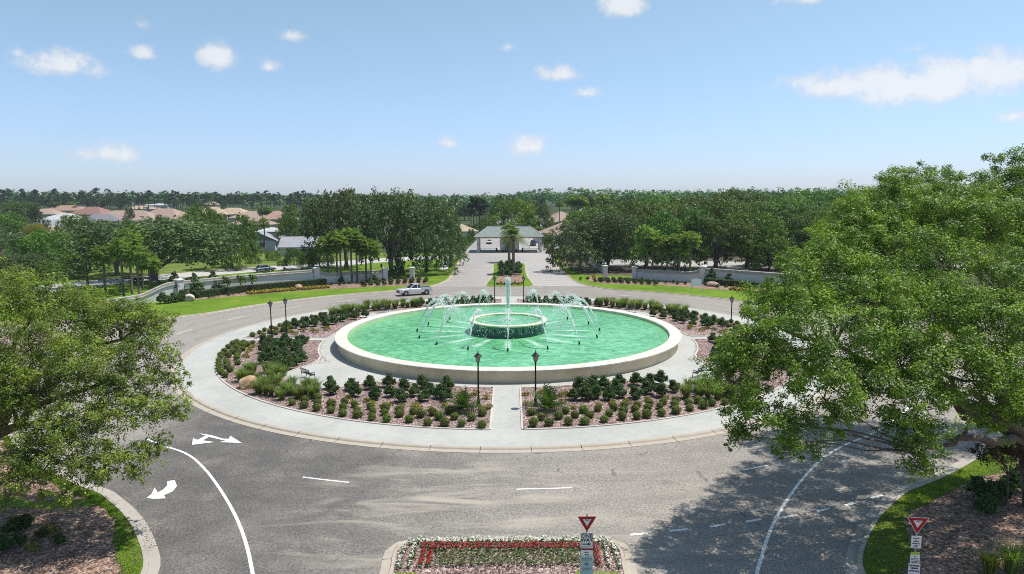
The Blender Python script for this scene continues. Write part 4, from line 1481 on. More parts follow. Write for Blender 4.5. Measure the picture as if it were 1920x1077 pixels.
# ------------------------------------------------------------------ flower island
def flower_mesh(name, petal, seed, h=.2):
    rng = np.random.default_rng(seed)
    vs, fs, mi = [], [], []
    for k in range(9):
        a = rng.uniform(0, 2 * PI)
        d = Vector((math.cos(a), math.sin(a), 0))
        s = Vector((-d.y, d.x, 0)) * .032
        z = rng.uniform(.03, h * .8)
        p = d * .02 + Vector((0, 0, z))
        o = len(vs)
        vs += [p, p + d * .06 + s + Vector((0, 0, .03)), p + d * .125 + Vector((0, 0, .012)), p + d * .06 - s + Vector((0, 0, .03))]
        fs.append((o, o + 1, o + 2, o + 3))
        mi.append(0)
    if petal:
        for k in range(18 if petal == 'red_petal' else 9):
            a = rng.uniform(0, 2 * PI)
            r = .085 * math.sqrt(rng.random())
            c = Vector((math.cos(a) * r, math.sin(a) * r, h * rng.uniform(.75, 1.15)))
            s = rng.uniform(.022, .038)
            tx, ty = rng.normal() * .4, rng.normal() * .4
            o = len(vs)
            vs += [c + Vector((s, 0, tx * s)), c + Vector((0, s, ty * s)), c + Vector((-s, 0, -tx * s)), c + Vector((0, -s, -ty * s))]
            fs.append((o, o + 1, o + 2, o + 3))
            mi.append(1)
    me = bpy.data.meshes.new(name)
    me.from_pydata([tuple(v) for v in vs], [], fs)
    me.materials.append(M['flower_leaf'])
    if petal:
        me.materials.append(M[petal])
        me.polygons.foreach_set('material_index', mi)
    me.update()
    return me


def flowers():
    rng = np.random.default_rng(17)
    W_ = [flower_mesh('white_flower', 'white_petal', k) for k in range(3)]
    R_ = [flower_mesh('red_flower', 'red_petal', 10 + k) for k in range(3)]
    G_ = [flower_mesh('green_bedding_plant', None, 20 + k, .24) for k in range(3)]

    def put(kind, x, y, lab, grp, nm):
        link(nm, kind[rng.integers(0, 3)], None, lab, 'flower' if kind is not G_ else 'bedding plant', grp, None,
             (x + rng.normal() * .03, y + rng.normal() * .03, .115), rng.uniform(0, 6), rng.uniform(.9, 1.15))
    x0, x1 = -4.25, 4.75
    for j, y in enumerate((-43.60, -43.84)):
        for x in np.arange(x0 + .12 * j + .15, x1 - .1, .23):
            put(W_, x, y, 'white flower in the rows along the back kerb of the flower island', 'white flowers along the back kerb', 'white_flower')
    for x in (x0, x0 + .42, x1 - .36, x1):
        for y in np.arange(-44.06, -45.75, -.24):
            side = 'left' if x < 0 else 'right'
            put(W_, x, y, 'white flower in the column at the %s end of the flower island' % side, 'white flowers at the %s end' % side, 'white_flower')
    for j, y in enumerate((-44.10, -44.36)):
        for x in np.arange(x0 + .75 + .11 * j, x1 - .7, .205):
            put(R_, x, y, 'red flower in the rows behind the white border', 'red flowers in the rows', 'red_flower')
    for x in (x0 + .85, x0 + 1.2, x1 - 1.15, x1 - .8):
        for y in np.arange(-44.6, -45.75, -.2):
            side = 'left' if x < 0 else 'right'
            put(R_, x, y, 'red flower in the column near the %s end of the flower island' % side, 'red flowers near the %s end' % side, 'red_flower')
    for j, y in enumerate(np.arange(-44.64, -45.75, -.235)):
        for x in np.arange(x0 + 1.5 + .13 * (j % 2), x1 - 1.45, .265):
            put(G_, x, y, 'green bedding plant not in flower in the middle of the flower island', 'green bedding plants', 'green_bedding_plant')


flowers()
sheet('island_grass_right', [(3.0, -45.95), (4.7, -46.05), (4.85, -47), (4.8, -75), (2.6, -75), (2.7, -47)], 'lawn', .118)
sheet('island_grass_left', [(-4.35, -46.0), (-3.5, -46.05), (-3.3, -47), (-3.2, -75), (-4.4, -75)], 'lawn', .118)


def blades(name, xy, h, mat, seed):
    rng = np.random.default_rng(seed)
    n = len(xy)
    a = rng.uniform(0, 2 * PI, n)
    w = rng.uniform(.006, .014, n)
    hh = h * rng.uniform(.6, 1.3, n)
    v = np.empty((n, 3, 3))
    z = np.full(n, .105)
    v[:, 0] = np.stack([xy[:, 0] - np.cos(a) * w, xy[:, 1] - np.sin(a) * w, z], 1)
    v[:, 1] = np.stack([xy[:, 0] + np.cos(a) * w, xy[:, 1] + np.sin(a) * w, z], 1)
    v[:, 2] = np.stack([xy[:, 0] + rng.normal(0, .5, n) * hh, xy[:, 1] + rng.normal(0, .5, n) * hh, z + hh], 1)
    link(name, np_mesh(name, v.reshape(-1, 3), np.arange(n * 3).reshape(n, 3), [mat]), kind='stuff')


def edge_blades():
    rng = np.random.default_rng(31)
    for nm, (inner, outer), seed in (('left_edge_grass', EDGE_L, 1), ('right_edge_grass', EDGE_R, 2)):
        I, O = np.array(inner), np.array(outer)
        k = [i for i in range(len(I)) if -50 < I[i][1] < -18]
        I, O = I[k], O[k]
        n = 24000 if 'right' in nm else 24000
        t = rng.uniform(0, len(I) - 1.001, n)
        i = t.astype(int)
        f = (t - i)[:, None]
        a = I[i] * (1 - f) + I[i + 1] * f
        b = O[i] * (1 - f) + O[i + 1] * f
        u = rng.random((n, 1)) ** .9 * 1.06
        blades(nm, a * (1 - u) + b * u, .07, 'lawn_blade', seed)


edge_blades()


# ------------------------------------------------------------------ entrance walls
def wall_h(u):
    """u = degrees from the gate pillar; the wall steps up in a curve, then down at its far end"""
    def ss(a, b, x):
        t = min(max((x - a) / (b - a), 0), 1)
        return t * t * (3 - 2 * t)
    return 1.9 + .8 * ss(9.5, 12.5, u) - 1.3 * ss(36.0, 41.5, u)


def entrance_wall(sx, label):
    root = thing('entrance_wall', label, 'wall', (0, 0, .1))
    span = 49.0 if sx < 0 else 36.0
    us = np.arange(0, span + .01, .75)

    def pt(r, u):
        a = R(113.8 + u)
        return (r * math.cos(a) * (-sx), r * math.sin(a))
    body, cap = MB(), MB()
    rb, rc = [], []
    for u in us:
        h = wall_h(u)
        rb.append([(*pt(59.86, u), -.1), (*pt(59.86, u), h - .46), (*pt(60.14, u), h - .46), (*pt(60.14, u), -.1)])
        rc.append([(*pt(59.70, u), h - .46), (*pt(59.70, u), h - .36), (*pt(59.80, u), h - .32), (*pt(59.80, u), h - .02), (*pt(60.0, u), h + .06), (*pt(60.3, u), h - .04), (*pt(60.3, u), h - .46)])
    body.loft(rb, 'wall_white').build('wall_face', root)
    cap.loft(rc, 'wall_cap').build('wall_cap', root)
    for u, h, w in ((-.45, 2.25, .85), (11.9, 2.95, .95), (34.8, 2.95, 1.0)):
        x, y = pt(60, u)
        p = MB().box((x, y, -.1), (w, w, h + .05), 'wall_white', R(113.8 + u) if sx < 0 else R(180 - 113.8 - u))
        pil = p.build('pillar', root)
        rz = R(113.8 + u) if sx < 0 else R(180 - 113.8 - u)
        c = MB().box((x, y, h - .05), (w + .24, w + .24, .12), 'trim_white', rz)
        c.box((x, y, h + .07), (w + .12, w + .12, .12), 'trim_white', rz, .75)
        c.build('pillar_cap', pil)
    return root


entrance_wall(-1, 'long curved white entrance wall with stone cap behind the left lawn')
entrance_wall(1, 'long curved white entrance wall with stone cap behind the right lawn')


def gate_pillar(loc, h, label, finial):
    t = thing('gate_pillar', label, 'pillar', (*loc, .1))
    MB().box((0, 0, 0), (.8, .8, h), 'wall_white').build('shaft', t)
    c = MB().box((0, 0, h), (1.04, 1.04, .12), 'trim_white')
    c.box((0, 0, h + .12), (.9, .9, .1), 'trim_white', 0, .7)
    c.build('pillar_cap', t)
    if finial:
        MB().lathe([(.10, h + .22), (.12, h + .26), (.06, h + .32), (.2, h + .48), (.22, h + .58), (.12, h + .7), (.02, h + .78)], 'trim_white', 12).build('finial', t)


gate_pillar((-18.84, 56.54), 2.1, 'white gate pillar left of the gate road under the oaks', False)
gate_pillar((18.6, 57.73), 2.2, 'white gate pillar with urn finial right of the gate road', True)


def iron_fence():
    a, b = (-24.23, 57.26), (-19.77, 59.23)
    t = thing('iron_fence', 'black iron railing between the left wall and the gate pillar', 'fence', (a[0], a[1], .1))
    d = (b[0] - a[0], b[1] - a[1])
    for z in (.25, 1.35):
        MB().tube([(0, 0, z), (d[0], d[1], z)], .03, 'black_metal', 5).build('rail', t)
    n = 26
    me = MB().tube([(0, 0, 0), (0, 0, 1.6)], .018, 'black_metal', 4).mesh('bar')
    for i in range(n + 1):
        link('bar', me, t, loc=(d[0] * i / n, d[1] * i / n, 0))


iron_fence()


def wing_wall():
    a, b = (19.01, 87.42), (19.26, 67.37)
    t = thing('wing_wall', 'sloping white wing wall behind the right gate pillar', 'wall', (0, 0, .1))
    rings = []
    for i in range(7):
        f = i / 6
        x, y = a[0] + (b[0] - a[0]) * f, a[1] + (b[1] - a[1]) * f
        h = 2.6 - 1.5 * f
        rings.append([(x - .14, y - .05, -.1), (x - .14, y - .05, h), (x + .14, y + .05, h), (x + .14, y + .05, -.1)])
    MB().loft(rings, 'wall_white').build('wall_face', t)


wing_wall()
# small lantern on the left wall's end pillar
t = thing('pillar_lantern', 'small black lantern on the end pillar of the left wall', 'lantern', (-24.4 + .0, 54.9, 2.4))
MB().lathe([(.06, 0), (.06, .18), (.14, .22), (.2, .55), (.26, .58), (.1, .78), (.02, .9)], 'black_metal', 6).build('lantern', t)
MB().lathe([(.145, .25), (.19, .53)], 'glass_lamp', 6).build('glass', t)


# ------------------------------------------------------------------ gatehouse
def gatehouse():
    t = thing('gatehouse', 'gatehouse with green hip roof spanning the entrance lanes', 'gatehouse', (-.35, 123.2, .1))
    z0 = -.12
    for x in (-9.1, 9.1):
        for y in (.2, 7.2):
            c = MB().box((x, y, z0), (.95, .95, .7), 'wall_white')
            c.box((x, y, z0 + .7), (.72, .72, 3.2), 'wall_white')
            c.box((x, y, z0 + 3.9), (.95, .95, .28), 'trim_white')
            col = c.build('column', t)
            MB().box((x, y - .42, 2.1), (.16, .14, .42), 'black_metal').build('sconce', col)
    b = MB()
    b.box((0, .2, 4.06), (19.2, .5, .42), 'house_beige')
    b.box((0, 7.2, 4.06), (19.2, .5, .42), 'house_beige')
    b.box((-9.1, 3.7, 4.06), (.5, 6.5, .42), 'house_beige')
    b.box((9.1, 3.7, 4.06), (.5, 6.5, .42), 'house_beige')
    b.build('beam', t)
    MB().box((0, 3.7, 4.48), (20.0, 8.9, .05), 'trim_white').build('soffit', t)
    r = MB()
    ex, ey0, ey1, ez, rx, rz_ = 10.15, -.95, 8.35, 4.53, 6.2, 7.35
    r.add([(-ex, ey0, ez), (ex, ey0, ez), (ex, ey1, ez), (-ex, ey1, ez), (-rx, 3.7, rz_), (rx, 3.7, rz_)],
          [(0, 1, 5, 4), (2, 3, 4, 5), (1, 2, 5), (3, 0, 4), (3, 2, 1, 0)], 'roof_green')
    rf = r.build('roof', t)
    for sx in (-1, 1):
        MB().tube([(sx * rx, 3.7, rz_ + .03), (sx * ex, ey0, ez + .03)], .12, 'roof_pale', 6).build('hip_ridge', rf)
        MB().tube([(sx * rx, 3.7, rz_ + .03), (sx * ex, ey1, ez + .03)], .12, 'roof_pale', 6).build('hip_ridge', rf)
    MB().tube([(-rx, 3.7, rz_ + .03), (rx, 3.7, rz_ + .03)], .12, 'roof_pale', 6).build('ridge', rf)
    bo = MB().box((.1, 3.8, z0), (5.4, 5.4, 4.15), 'house_beige')
    booth = bo.build('booth', t)
    for x, w in ((-1.9, .95), (2.1, .95)):
        MB().box((x, 1.07, .1), (w, .1, 3.6), 'trim_white').build('pilaster', booth)
    for x, w in ((-.55, 1.0), (.65, 1.0)):
        wn = MB().box((x, 1.075, .85), (w, .06, 2.3), 'window_dark').build('window', booth)
        fr = MB()
        fr.box((x, 1.05, .80), (w + .16, .1, .08), 'trim_white')
        fr.box((x, 1.05, 3.15), (w + .16, .1, .08), 'trim_white')
        fr.build('frame', wn)
    for x in (-2.64, 2.84):
        MB().box((x, 3.2, .9), (.06, 2.4, 2.0), 'window_dark').build('window', booth)
    for x in (-1.9, 2.1):
        MB().box((x, .98, 2.2), (.22, .12, .5), 'black_metal').build('sconce', booth)
    MB().box((.1, .1, z0), (8.2, 2.6, .22), 'kerb').build('booth_kerb', t)
    MB().box((.1, -.2, .1), (4.6, .8, .5), 'wall_white').build('planter', t)
    for x in (-3.7, 3.9):
        c = MB().box((x, .4, .0), (.5, .5, 1.25), 'black_metal')
        c.build('gate_cabinet', t)
        s = -1 if x < 0 else 1
        MB().box((x + s * 2.4, .4, .95), (4.2, .08, .1), 'trim_white').build('barrier_arm', t)


gatehouse()
for i, x in enumerate((-2.2, -1.2, -.2, .8, 1.8)):
    link('leafy_shrub', SHRUB[i % 2], None, 'dark low shrub in the planter at the foot of the gatehouse booth', 'shrub', 'shrubs at the gatehouse booth', None, (x - .1, 122.3, .1), i, .85)


# ------------------------------------------------------------------ houses
def house(loc, rz, w, d, h, roof_h, wall, roof, label, gable=False, wins=3, name='house', lanai=False, ov=.55):
    t = thing(name, label, 'house', loc, rz)
    MB().box((0, 0, -.5), (w, d, h + .5), wall).build('wall', t)
    r = MB()
    ex, ey = w / 2 + ov, d / 2 + ov
    rx = ex if gable else max(ex - ey, .4)
    r.add([(-ex, -ey, h), (ex, -ey, h), (ex, ey, h), (-ex, ey, h), (-rx, 0, h + roof_h), (rx, 0, h + roof_h)],
          [(0, 1, 5, 4), (2, 3, 4, 5), (1, 2, 5), (3, 0, 4), (3, 2, 1, 0)], roof)
    if gable:
        r.f, r.m = [], []
        r.v = []
        r.mats = []
        for s in (0, .14):
            pass
        q = [(-ex, -ey, h - .05), (ex, -ey, h - .05), (ex, 0, h + roof_h), (-ex, 0, h + roof_h), (ex, ey, h - .05), (-ex, ey, h - .05)]
        r.add(q + [(x, y, z + .16) for x, y, z in q], [(6, 7, 8, 9), (8, 10, 11, 9), (0, 1, 7, 6), (1, 2, 8, 7), (2, 4, 10, 8), (4, 5, 11, 10), (5, 3, 9, 11), (3, 0, 6, 9), (1, 0, 3, 2), (4, 2, 3, 5)], roof)
        g = MB()
        for sx in (-1, 1):
            x = sx * (w / 2 - .02)
            g.add([(x, -d / 2, h), (x, d / 2, h), (x, 0, h + roof_h * d / (d + 2 * ov))], [(0, 1, 2), (2, 1, 0)], wall)
        g.build('gable', t)
    rf = r.build('roof', t)
    MB().box((0, -ey + .02, h - .22), (2 * ex, .06, .2), 'trim_white').build('fascia', rf)
    win = MB().box((0, 0, 0), (1.5, .08, 1.5), 'window_dark').mesh('window')
    frm = MB()
    frm.box((0, -.02, -.08), (1.7, .1, .08), 'trim_white')
    frm.box((0, -.02, 1.5), (1.7, .1, .08), 'trim_white')
    frm.box((0, -.03, 0), (.06, .1, 1.5), 'trim_white')
    frm = frm.mesh('frame')
    for k in range(wins):
        x = (k + .5) / wins * w * .86 - w * .43
        o = link('window', win, t, loc=(x, -d / 2 - .03, .9))
        link('frame', frm, o)
    for sx in (-1, 1):
        o = link('window', win, t, loc=(sx * (w / 2 + .03), -d * .1, .9), rz=PI / 2)
        link('frame', frm, o, rz=0 if sx > 0 else PI)
    if lanai:
        l = MB().box((lanai, -d / 2 - 1.6, -.2), (5.2, 3.1, 2.5), 'screen_dark')
        lo = l.build('lanai', t)
        f = MB()
        for k in range(5):
            f.box((lanai - 2.6 + 1.3 * k, -d / 2 - 3.18, -.2), (.09, .09, 2.6), 'trim_white')
        f.box((lanai, -d / 2 - 3.18, 2.32), (5.3, .12, .12), 'trim_white')
        f.build('frame', lo)
    return t


def houses():
    HS = [  # u centre, v eave/base, depth, width m, depth m, wall, roof, label, gable, rot
        ((-179.29, 191.31, 1.79, 5.25, 2.1), 20, 13, 3.0, 3.6, 'house_beige', 'roof_grey', 'house with grey hip roof and orange lower roof at the far left', 0, .25),
        ((-169.48, 177.08, 1.42, 3.69, 1.98), 11, 8, 2.6, 2.0, 'house_beige', 'roof_red', 'low house with bright orange roof in front of the grey roof', 0, .25),
        ((-220.14, 260.15, 3.56, 5.61, 2.64), 20, 14, 3.0, 3.0, 'house_white', 'roof_pale', 'house with pale grey roof behind the far left trees', 0, -.2),
        ((-274.65, 325.56, 5.25, 2.73, 3.16), 17, 14, 3.0, 3.2, 'house_beige', 'roof_terra', 'terracotta roofed house at the very left of the roofs', 0, .1),
        ((-297.84, 381.14, 6.68, 2.52, 3.6), 26, 14, 3.0, 3.4, 'house_beige', 'roof_red', 'orange roofed house under the palm trunks in the far left', 0, .0),
        ((-243.71, 320.5, 5.12, 3.05, 3.12), 22, 15, 3.0, 4.2, 'house_beige', 'roof_brown', 'brown red roofed house left of the long terracotta roof', 0, -.15),
        ((-194.31, 247.85, 3.25, 3.68, 2.54), 20, 13, 3.0, 3.2, 'house_beige', 'roof_slate', 'house with dark slate roof in the left middle distance', 0, .1),
        ((-185.6, 255.05, 3.43, 5.95, 2.6), 31, 17, 3.0, 4.6, 'house_beige', 'roof_terra', 'longest terracotta roofed house with beige wall', 0, .05),
        ((-180.87, 280.27, 4.08, 4.38, 2.8), 24, 15, 3.0, 4.6, 'house_beige', 'roof_terra', 'terracotta roofed house just right of the longest roof', 0, -.2),
        ((-149.65, 221.62, 2.57, 5.36, 2.34), 18, 12, 3.0, 2.9, 'house_beige', 'roof_terra', 'lower terracotta roof peeping over the left oak', 0, .1),
        ((-169.97, 310.57, 4.86, 4.94, 3.04), 18, 14, 3.0, 4.4, 'house_beige', 'roof_tan', 'tan roofed house behind the bright oak', 0, .2),
        ((-159.89, 315.6, 4.99, 4.17, 3.08), 20, 13, 3.0, 3.6, 'house_white', 'roof_tan', 'pale roofed house between the oak and the terracotta row', 0, -.1),
        ((-127.77, 275.34, 3.96, 5.33, 2.76), 30, 14, 3.0, 3.3, 'house_beige', 'roof_terra', 'long terracotta roofed house behind the white houses', 0, .05),
        ((-114.54, 260.2, 3.56, 5.47, 2.64), 17, 12, 3.0, 3.6, 'house_beige', 'roof_red', 'orange roofed house next to the round tree', 0, .3),
        ((-110.03, 214.64, 2.39, 5.16, 2.28), 17, 12, 3.0, 3.2, 'house_beige', 'roof_terra', 'small terracotta roof above the white gabled house', 0, -.25),
        ((-79.39, 151.07, 0.75, 7.78, 1.78), 7.5, 9, 4.6, 1.2, 'house_white', 'roof_pale', 'tall white house with a flat pale roof behind the palm', 0, .0),
        ((-76.76, 134.92, 0.33, 7.34, 1.65), 7.5, 9, 2.9, 2.3, 'house_white', 'roof_grey', 'white gabled house with grey roof behind the palm', 1, PI / 2 + .15),
        ((-57.98, 116.69, 0.0, 7.17, 1.5), 11.5, 9.5, 2.5, 2.6, 'house_white', 'roof_grey', 'white house with grey gable roof and dark screened porch', 1, .12),
        ((17.87, 156.97, 0.9, 8.0, 1.82), 15, 15, 2.8, 3.9, 'house_white', 'roof_terra', 'pinkish terracotta roofed house right of the gatehouse', 0, -.55),
        ((22.39, 229.88, 2.78, 10.12, 2.4), 15, 14, 3.0, 4.4, 'house_beige', 'roof_terra', 'terracotta roofed house behind the tall palms right of the gatehouse', 0, .5),
        ((47.62, 330.94, 5.39, 8.77, 3.2), 13, 12, 3.2, 4, 'house_beige', 'roof_tan', 'distant tan house above the right oak grove', 0, .1),
        ((-18.09, 174.52, 1.35, 6.74, 1.96), 9, 9, 2.8, 2.4, 'house_white', 'roof_tan', 'tan roofed house peeping left of the gatehouse', 0, .4),
        ((-31.67, 351.18, 5.91, 7.24, 3.36), 13, 11, 3, 3.4, 'house_beige', 'roof_grey', 'distant grey roofed house left of the pine trunks', 0, .1),
        ((-50.01, 492.7, 9.56, 8.71, 4.48), 9, 9, 5.5, 3, 'house_beige', 'roof_tan', 'distant pinkish gable against the forest', 0, .2),
        ((-286.85, 452.41, 8.52, 7.4, 4.16), 22, 12, 1.2, 2.5, 'house_white', 'roof_tan', 'pale house behind the row of pines', 0, .0),
        ((-284.93, 472.22, 9.03, 6.97, 4.32), 20, 12, 3.5, 1.5, 'house_white', 'roof_pale', 'white building glimpsed between the pine trunks', 0, .0),
        ((-224.6, 432.18, 8.0, 6.49, 4.0), 9, 9, 5, 3, 'house_beige', 'roof_tan', 'tall tan house behind the bright oak', 0, .1),
        ((-172.22, 163.81, 1.08, 2.27, 1.88), 8, 8, 2.8, 1.5, 'house_white', 'roof_pale', 'white outbuilding at the far left behind the bushes', 0, .3),
    ]
    for (x, y, z, hh, hw), w, d, h, rh, wall, roof, lab, gable, rot in HS:
        house((x, y, z), rot, w, d, h, rh, wall, roof, lab, bool(gable), 3 if w > 9 else 2, lanai=(1.8 if 'screened' in lab else False))


houses()


def pale_fence():
    pts = [(-82.89, 140.93), (-72.87, 141.46), (-63.1, 139.54)]
    t = thing('garden_wall', 'low grey white garden wall in front of the white houses', 'wall', (0, 0, .0))
    rings = [[(x, y - .1, 0), (x, y - .1, 1.75), (x, y + .1, 1.75), (x, y + .1, 0)] for x, y in [(p[0] - .0, p[1]) for p in pts]]
    MB().loft(rings, 'wall_white').build('wall_face', t)
    rings = [[(x, y - .18, 1.75), (x, y - .18, 1.9), (x, y + .18, 1.9), (x, y + .18, 1.75)] for x, y in pts]
    MB().loft(rings, 'wall_cap').build('wall_cap', t)
    a, b = (12.07, 272.34, 3.86), (14.44, 163.49, 1.05)
    t = thing('boundary_wall', 'white boundary wall running back beside the terracotta house', 'wall', (0, 0, 0))
    rings = []
    for i in range(9):
        f = i / 8
        x, y = a[0] + (b[0] - a[0]) * f, a[1] + (b[1] - a[1]) * f
        z = rise(x, y)
        rings.append([(x - .15, y, z - .3), (x - .15, y, z + 1.8), (x + .15, y, z + 1.8), (x + .15, y, z - .3)])
    MB().loft(rings, 'trim_white').build('wall_face', t)


pale_fence()


# ------------------------------------------------------------------ vehicles
def wheel(parent, x, y, r, w):
    s = 1 if y > 0 else -1
    ty = MB()
    prof = [(r * .62, -w / 2), (r * .9, -w / 2), (r, -w * .35), (r, w * .35), (r * .9, w / 2), (r * .62, w / 2)]
    n = 18
    vs, fs = [], []
    for k in range(n):
        a = 2 * PI * k / n
        for rr, q in prof:
            vs.append((x + rr * math.cos(a), y + q, r + rr * math.sin(a)))
    m = len(prof)
    for k in range(n):
        for j in range(m - 1):
            fs.append((k * m + j, ((k + 1) % n) * m + j, ((k + 1) % n) * m + j + 1, k * m + j + 1))
    o = ty.add(vs, fs, 'tyre').build('wheel', parent)
    rim = MB()
    yy = y + s * w * .42
    vs = [(x, yy + s * .02, r)] + [(x + r * .63 * math.cos(2 * PI * k / 20), yy - (s * .05 if k % 4 in (1, 2) else 0), r + r * .63 * math.sin(2 * PI * k / 20)) for k in range(20)]
    rim.add(vs, [(0, k, k % 20 + 1) for k in range(1, 21)], 'chrome').build('rim', o)


def vehicle(name, label, cat, loc, rz, body_mat, st, cab, glass, wheels, wr, trim=None, lights=True, bed=None, scale=1.0):
    """st: body stations (x, z low, z top, half width); cab: (x0,x1 at belt, x0,x1 at roof, z belt, z roof, w belt, w roof)"""
    t = thing(name, label, cat, loc, rz, scale=scale)
    b = MB()
    rings = []
    for x, zl, zt, w in st:
        zm = zl + (zt - zl) * .62
        half = [(w * .9, zl), (w, zl + .10), (w, zm), (w * .965, zt - .05), (w * .90, zt)]
        rings.append([(x, y, z) for y, z in half] + [(x, -y, z) for y, z in reversed(half)])
    b.loft(rings, body_mat)
    b.build('body', t)
    x0, x1, u0, u1, zb, zr, wb, wr_ = cab
    c = MB()
    c.add([(x0, wb, zb), (x1, wb, zb), (x1, -wb, zb), (x0, -wb, zb), (u0, wr_, zr), (u1, wr_, zr), (u1, -wr_, zr), (u0, -wr_, zr),
           (u0 + .12, wr_ * .82, zr + .05), (u1 - .12, wr_ * .82, zr + .05), (u1 - .12, -wr_ * .82, zr + .05), (u0 + .12, -wr_ * .82, zr + .05)],
          [(8, 11, 10, 9), (4, 8, 9, 5), (5, 9, 10, 6), (6, 10, 11, 7), (7, 11, 8, 4), (0, 4, 5, 1), (1, 5, 6, 2), (2, 6, 7, 3), (3, 7, 4, 0)], body_mat)
    cabo = c.build('cab', t)

    def panel(p, q, r, s, inset, nm, push):
        p, q, r, s = map(Vector, (p, q, r, s))
        cen = (p + q + r + s) / 4
        nrm = (q - p).cross(s - p).normalized()
        if nrm.dot(cen - Vector(((x0 + x1) / 2, 0, (zb + zr) / 2))) < 0:
            nrm = -nrm
        vs = [cen + (k - cen) * inset + nrm * push for k in (p, q, r, s)]
        MB().add(vs, [(0, 1, 2, 3)], 'window_dark').build(nm, cabo)
    panel((x1, wb, zb), (x1, -wb, zb), (u1, -wr_, zr), (u1, wr_, zr), .86, 'windscreen', .012)
    panel((x0, wb, zb), (x0, -wb, zb), (u0, -wr_, zr), (u0, wr_, zr), .80, 'rear_window', .012)
    for s in (1, -1):
        for f0, f1 in glass:
            def at(f, top):
                lo = x0 + (x1 - x0) * f
                hi = u0 + (u1 - u0) * f
                k = .90 if top else .12
                return (lo + (hi - lo) * k, s * (wb + (wr_ - wb) * k), zb + (zr - zb) * k)
            panel(at(f0, 0), at(f1, 0), at(f1, 1), at(f0, 1), 1.0, 'side_window', .012)
        mir = MB().box((x1 - .22, s * (wb + .14), zb + .08), (.14, .2, .2), body_mat)
        mir.build('mirror', t)
    for x in wheels:
        for s in (1, -1):
            wheel(t, x, s * (st[len(st) // 2][3] - .10), wr, .25)
            arch = MB()
            vs, n = [], 10
            yy = s * (st[len(st) // 2][3] + .006)
            for k in range(n + 1):
                a = PI * k / n
                for rr in (wr * 1.02, wr * 1.2):
                    vs.append((x + rr * math.cos(a), yy, wr + rr * math.sin(a)))
            arch.add(vs, [(2 * k, 2 * k + 1, 2 * k + 3, 2 * k + 2) for k in range(n)], trim or 'car_trim').build('wheel_arch', t)
    xf, xr = st[-1][0], st[0][0]
    zt, w = st[-1][2], st[-1][3]
    if lights:
        for s in (1, -1):
            MB().box((xf + .0, s * w * .72, zt - .30), (.10, w * .36, .2), 'lens_clear').build('headlight', t)
            MB().box((xr - .0, s * w * .86, st[0][2] - .42), (.08, .16, .34), 'lens_red').build('tail_light', t)
        MB().box((xf, 0, zt - .34), (.08, w * .9, .26), 'car_trim').build('grille', t)
        MB().box((xf + .03, 0, st[-1][1] - .02), (.22, w * 1.9, .2), trim or 'car_trim').build('bumper', t)
        MB().box((xr - .03, 0, st[0][1] - .02), (.2, w * 1.9, .18), 'chrome').build('bumper', t)
        plate = MB().box((xr - .06, 0, st[0][1] + .2), (.02, .32, .16), 'sign_white')
        plate.build('number_plate', t)
    if trim:
        for s in (1, -1):
            MB().box((sum(wheels) / 2, s * (w + .035), st[2][1] + .02), (wheels[1] - wheels[0] - 2.4 * wr, .05, .26), trim).build('sill_trim', t)
    if bed:
        xa, xb, zf, ztop, wo = bed
        for s in (1, -1):
            MB().box(((xa + xb) / 2, s * (wo - .06), zf), (xb - xa, .12, ztop - zf), body_mat).build('bed_side', t)
        MB().box((xa + .05, 0, zf), (.1, 2 * wo - .26, ztop - zf), body_mat).build('tailgate', t)
        MB().box(((xa + xb) / 2 + .05, 0, zf - .01), (xb - xa - .12, 2 * wo - .26, .05), 'car_black').build('bed_liner', t)
    return t


vehicle('pickup_truck', 'silver pickup truck driving round the far side of the ring road', 'pickup truck', (-15.3, 35.3, .01), R(207), 'car_silver',
        [(-2.72, .52, .86, .90), (-2.6, .46, .88, .94), (-1.0, .42, .90, .95), (-.7, .40, 1.14, .96), (.9, .40, 1.16, .96), (1.5, .42, 1.16, .95), (2.45, .44, 1.08, .92), (2.72, .50, .98, .84)],
        (-.86, 1.18, -.62, .30, 1.13, 1.80, .90, .70), ((.03, .30), (.36, .90)), (-1.72, 1.72), .40, trim='car_trim', bed=(-2.70, -.86, .87, 1.22, .95))
SUV_ST = [(-2.25, .45, .95, .82), (-2.1, .35, 1.05, .88), (-.8, .32, 1.05, .9), (.6, .32, 1.05, .9), (1.0, .33, 1.02, .9), (2.0, .36, .92, .86), (2.22, .42, .82, .76)]
CAR_ST = [(-2.2, .40, .82, .78), (-2.0, .30, .90, .85), (-.8, .26, .90, .87), (.5, .26, .88, .87), (1.0, .27, .86, .86), (1.95, .30, .74, .82), (2.2, .36, .64, .72)]
vehicle('suv', 'dark plum car in the lane just right of the gatehouse', 'car', (*(11.35, 121.41), .1), R(90), 'car_plum', SUV_ST, (-2.0, 1.15, -1.75, .35, 1.04, 1.68, .82, .66), ((.06, .40), (.45, .90)), (-1.35, 1.4), .36)
x_, y_, z_ = (7.3, 145.04, 0.57)
vehicle('suv', 'black car beyond the right bay of the gatehouse', 'car', (x_, y_, z_ + .03), R(-92), 'car_black', SUV_ST, (-2.0, 1.15, -1.75, .35, 1.04, 1.68, .82, .66), ((.06, .40), (.45, .90)), (-1.35, 1.4), .36)
x_, y_, z_ = (-7.15, 152.38, 0.74)
vehicle('car', 'white car approaching through the left bay of the gatehouse', 'car', (x_, y_, z_ + .03), R(-90), 'car_white', CAR_ST, (-1.75, .95, -1.2, .25, .88, 1.42, .78, .60), ((.08, .45), (.5, .9)), (-1.3, 1.35), .32)
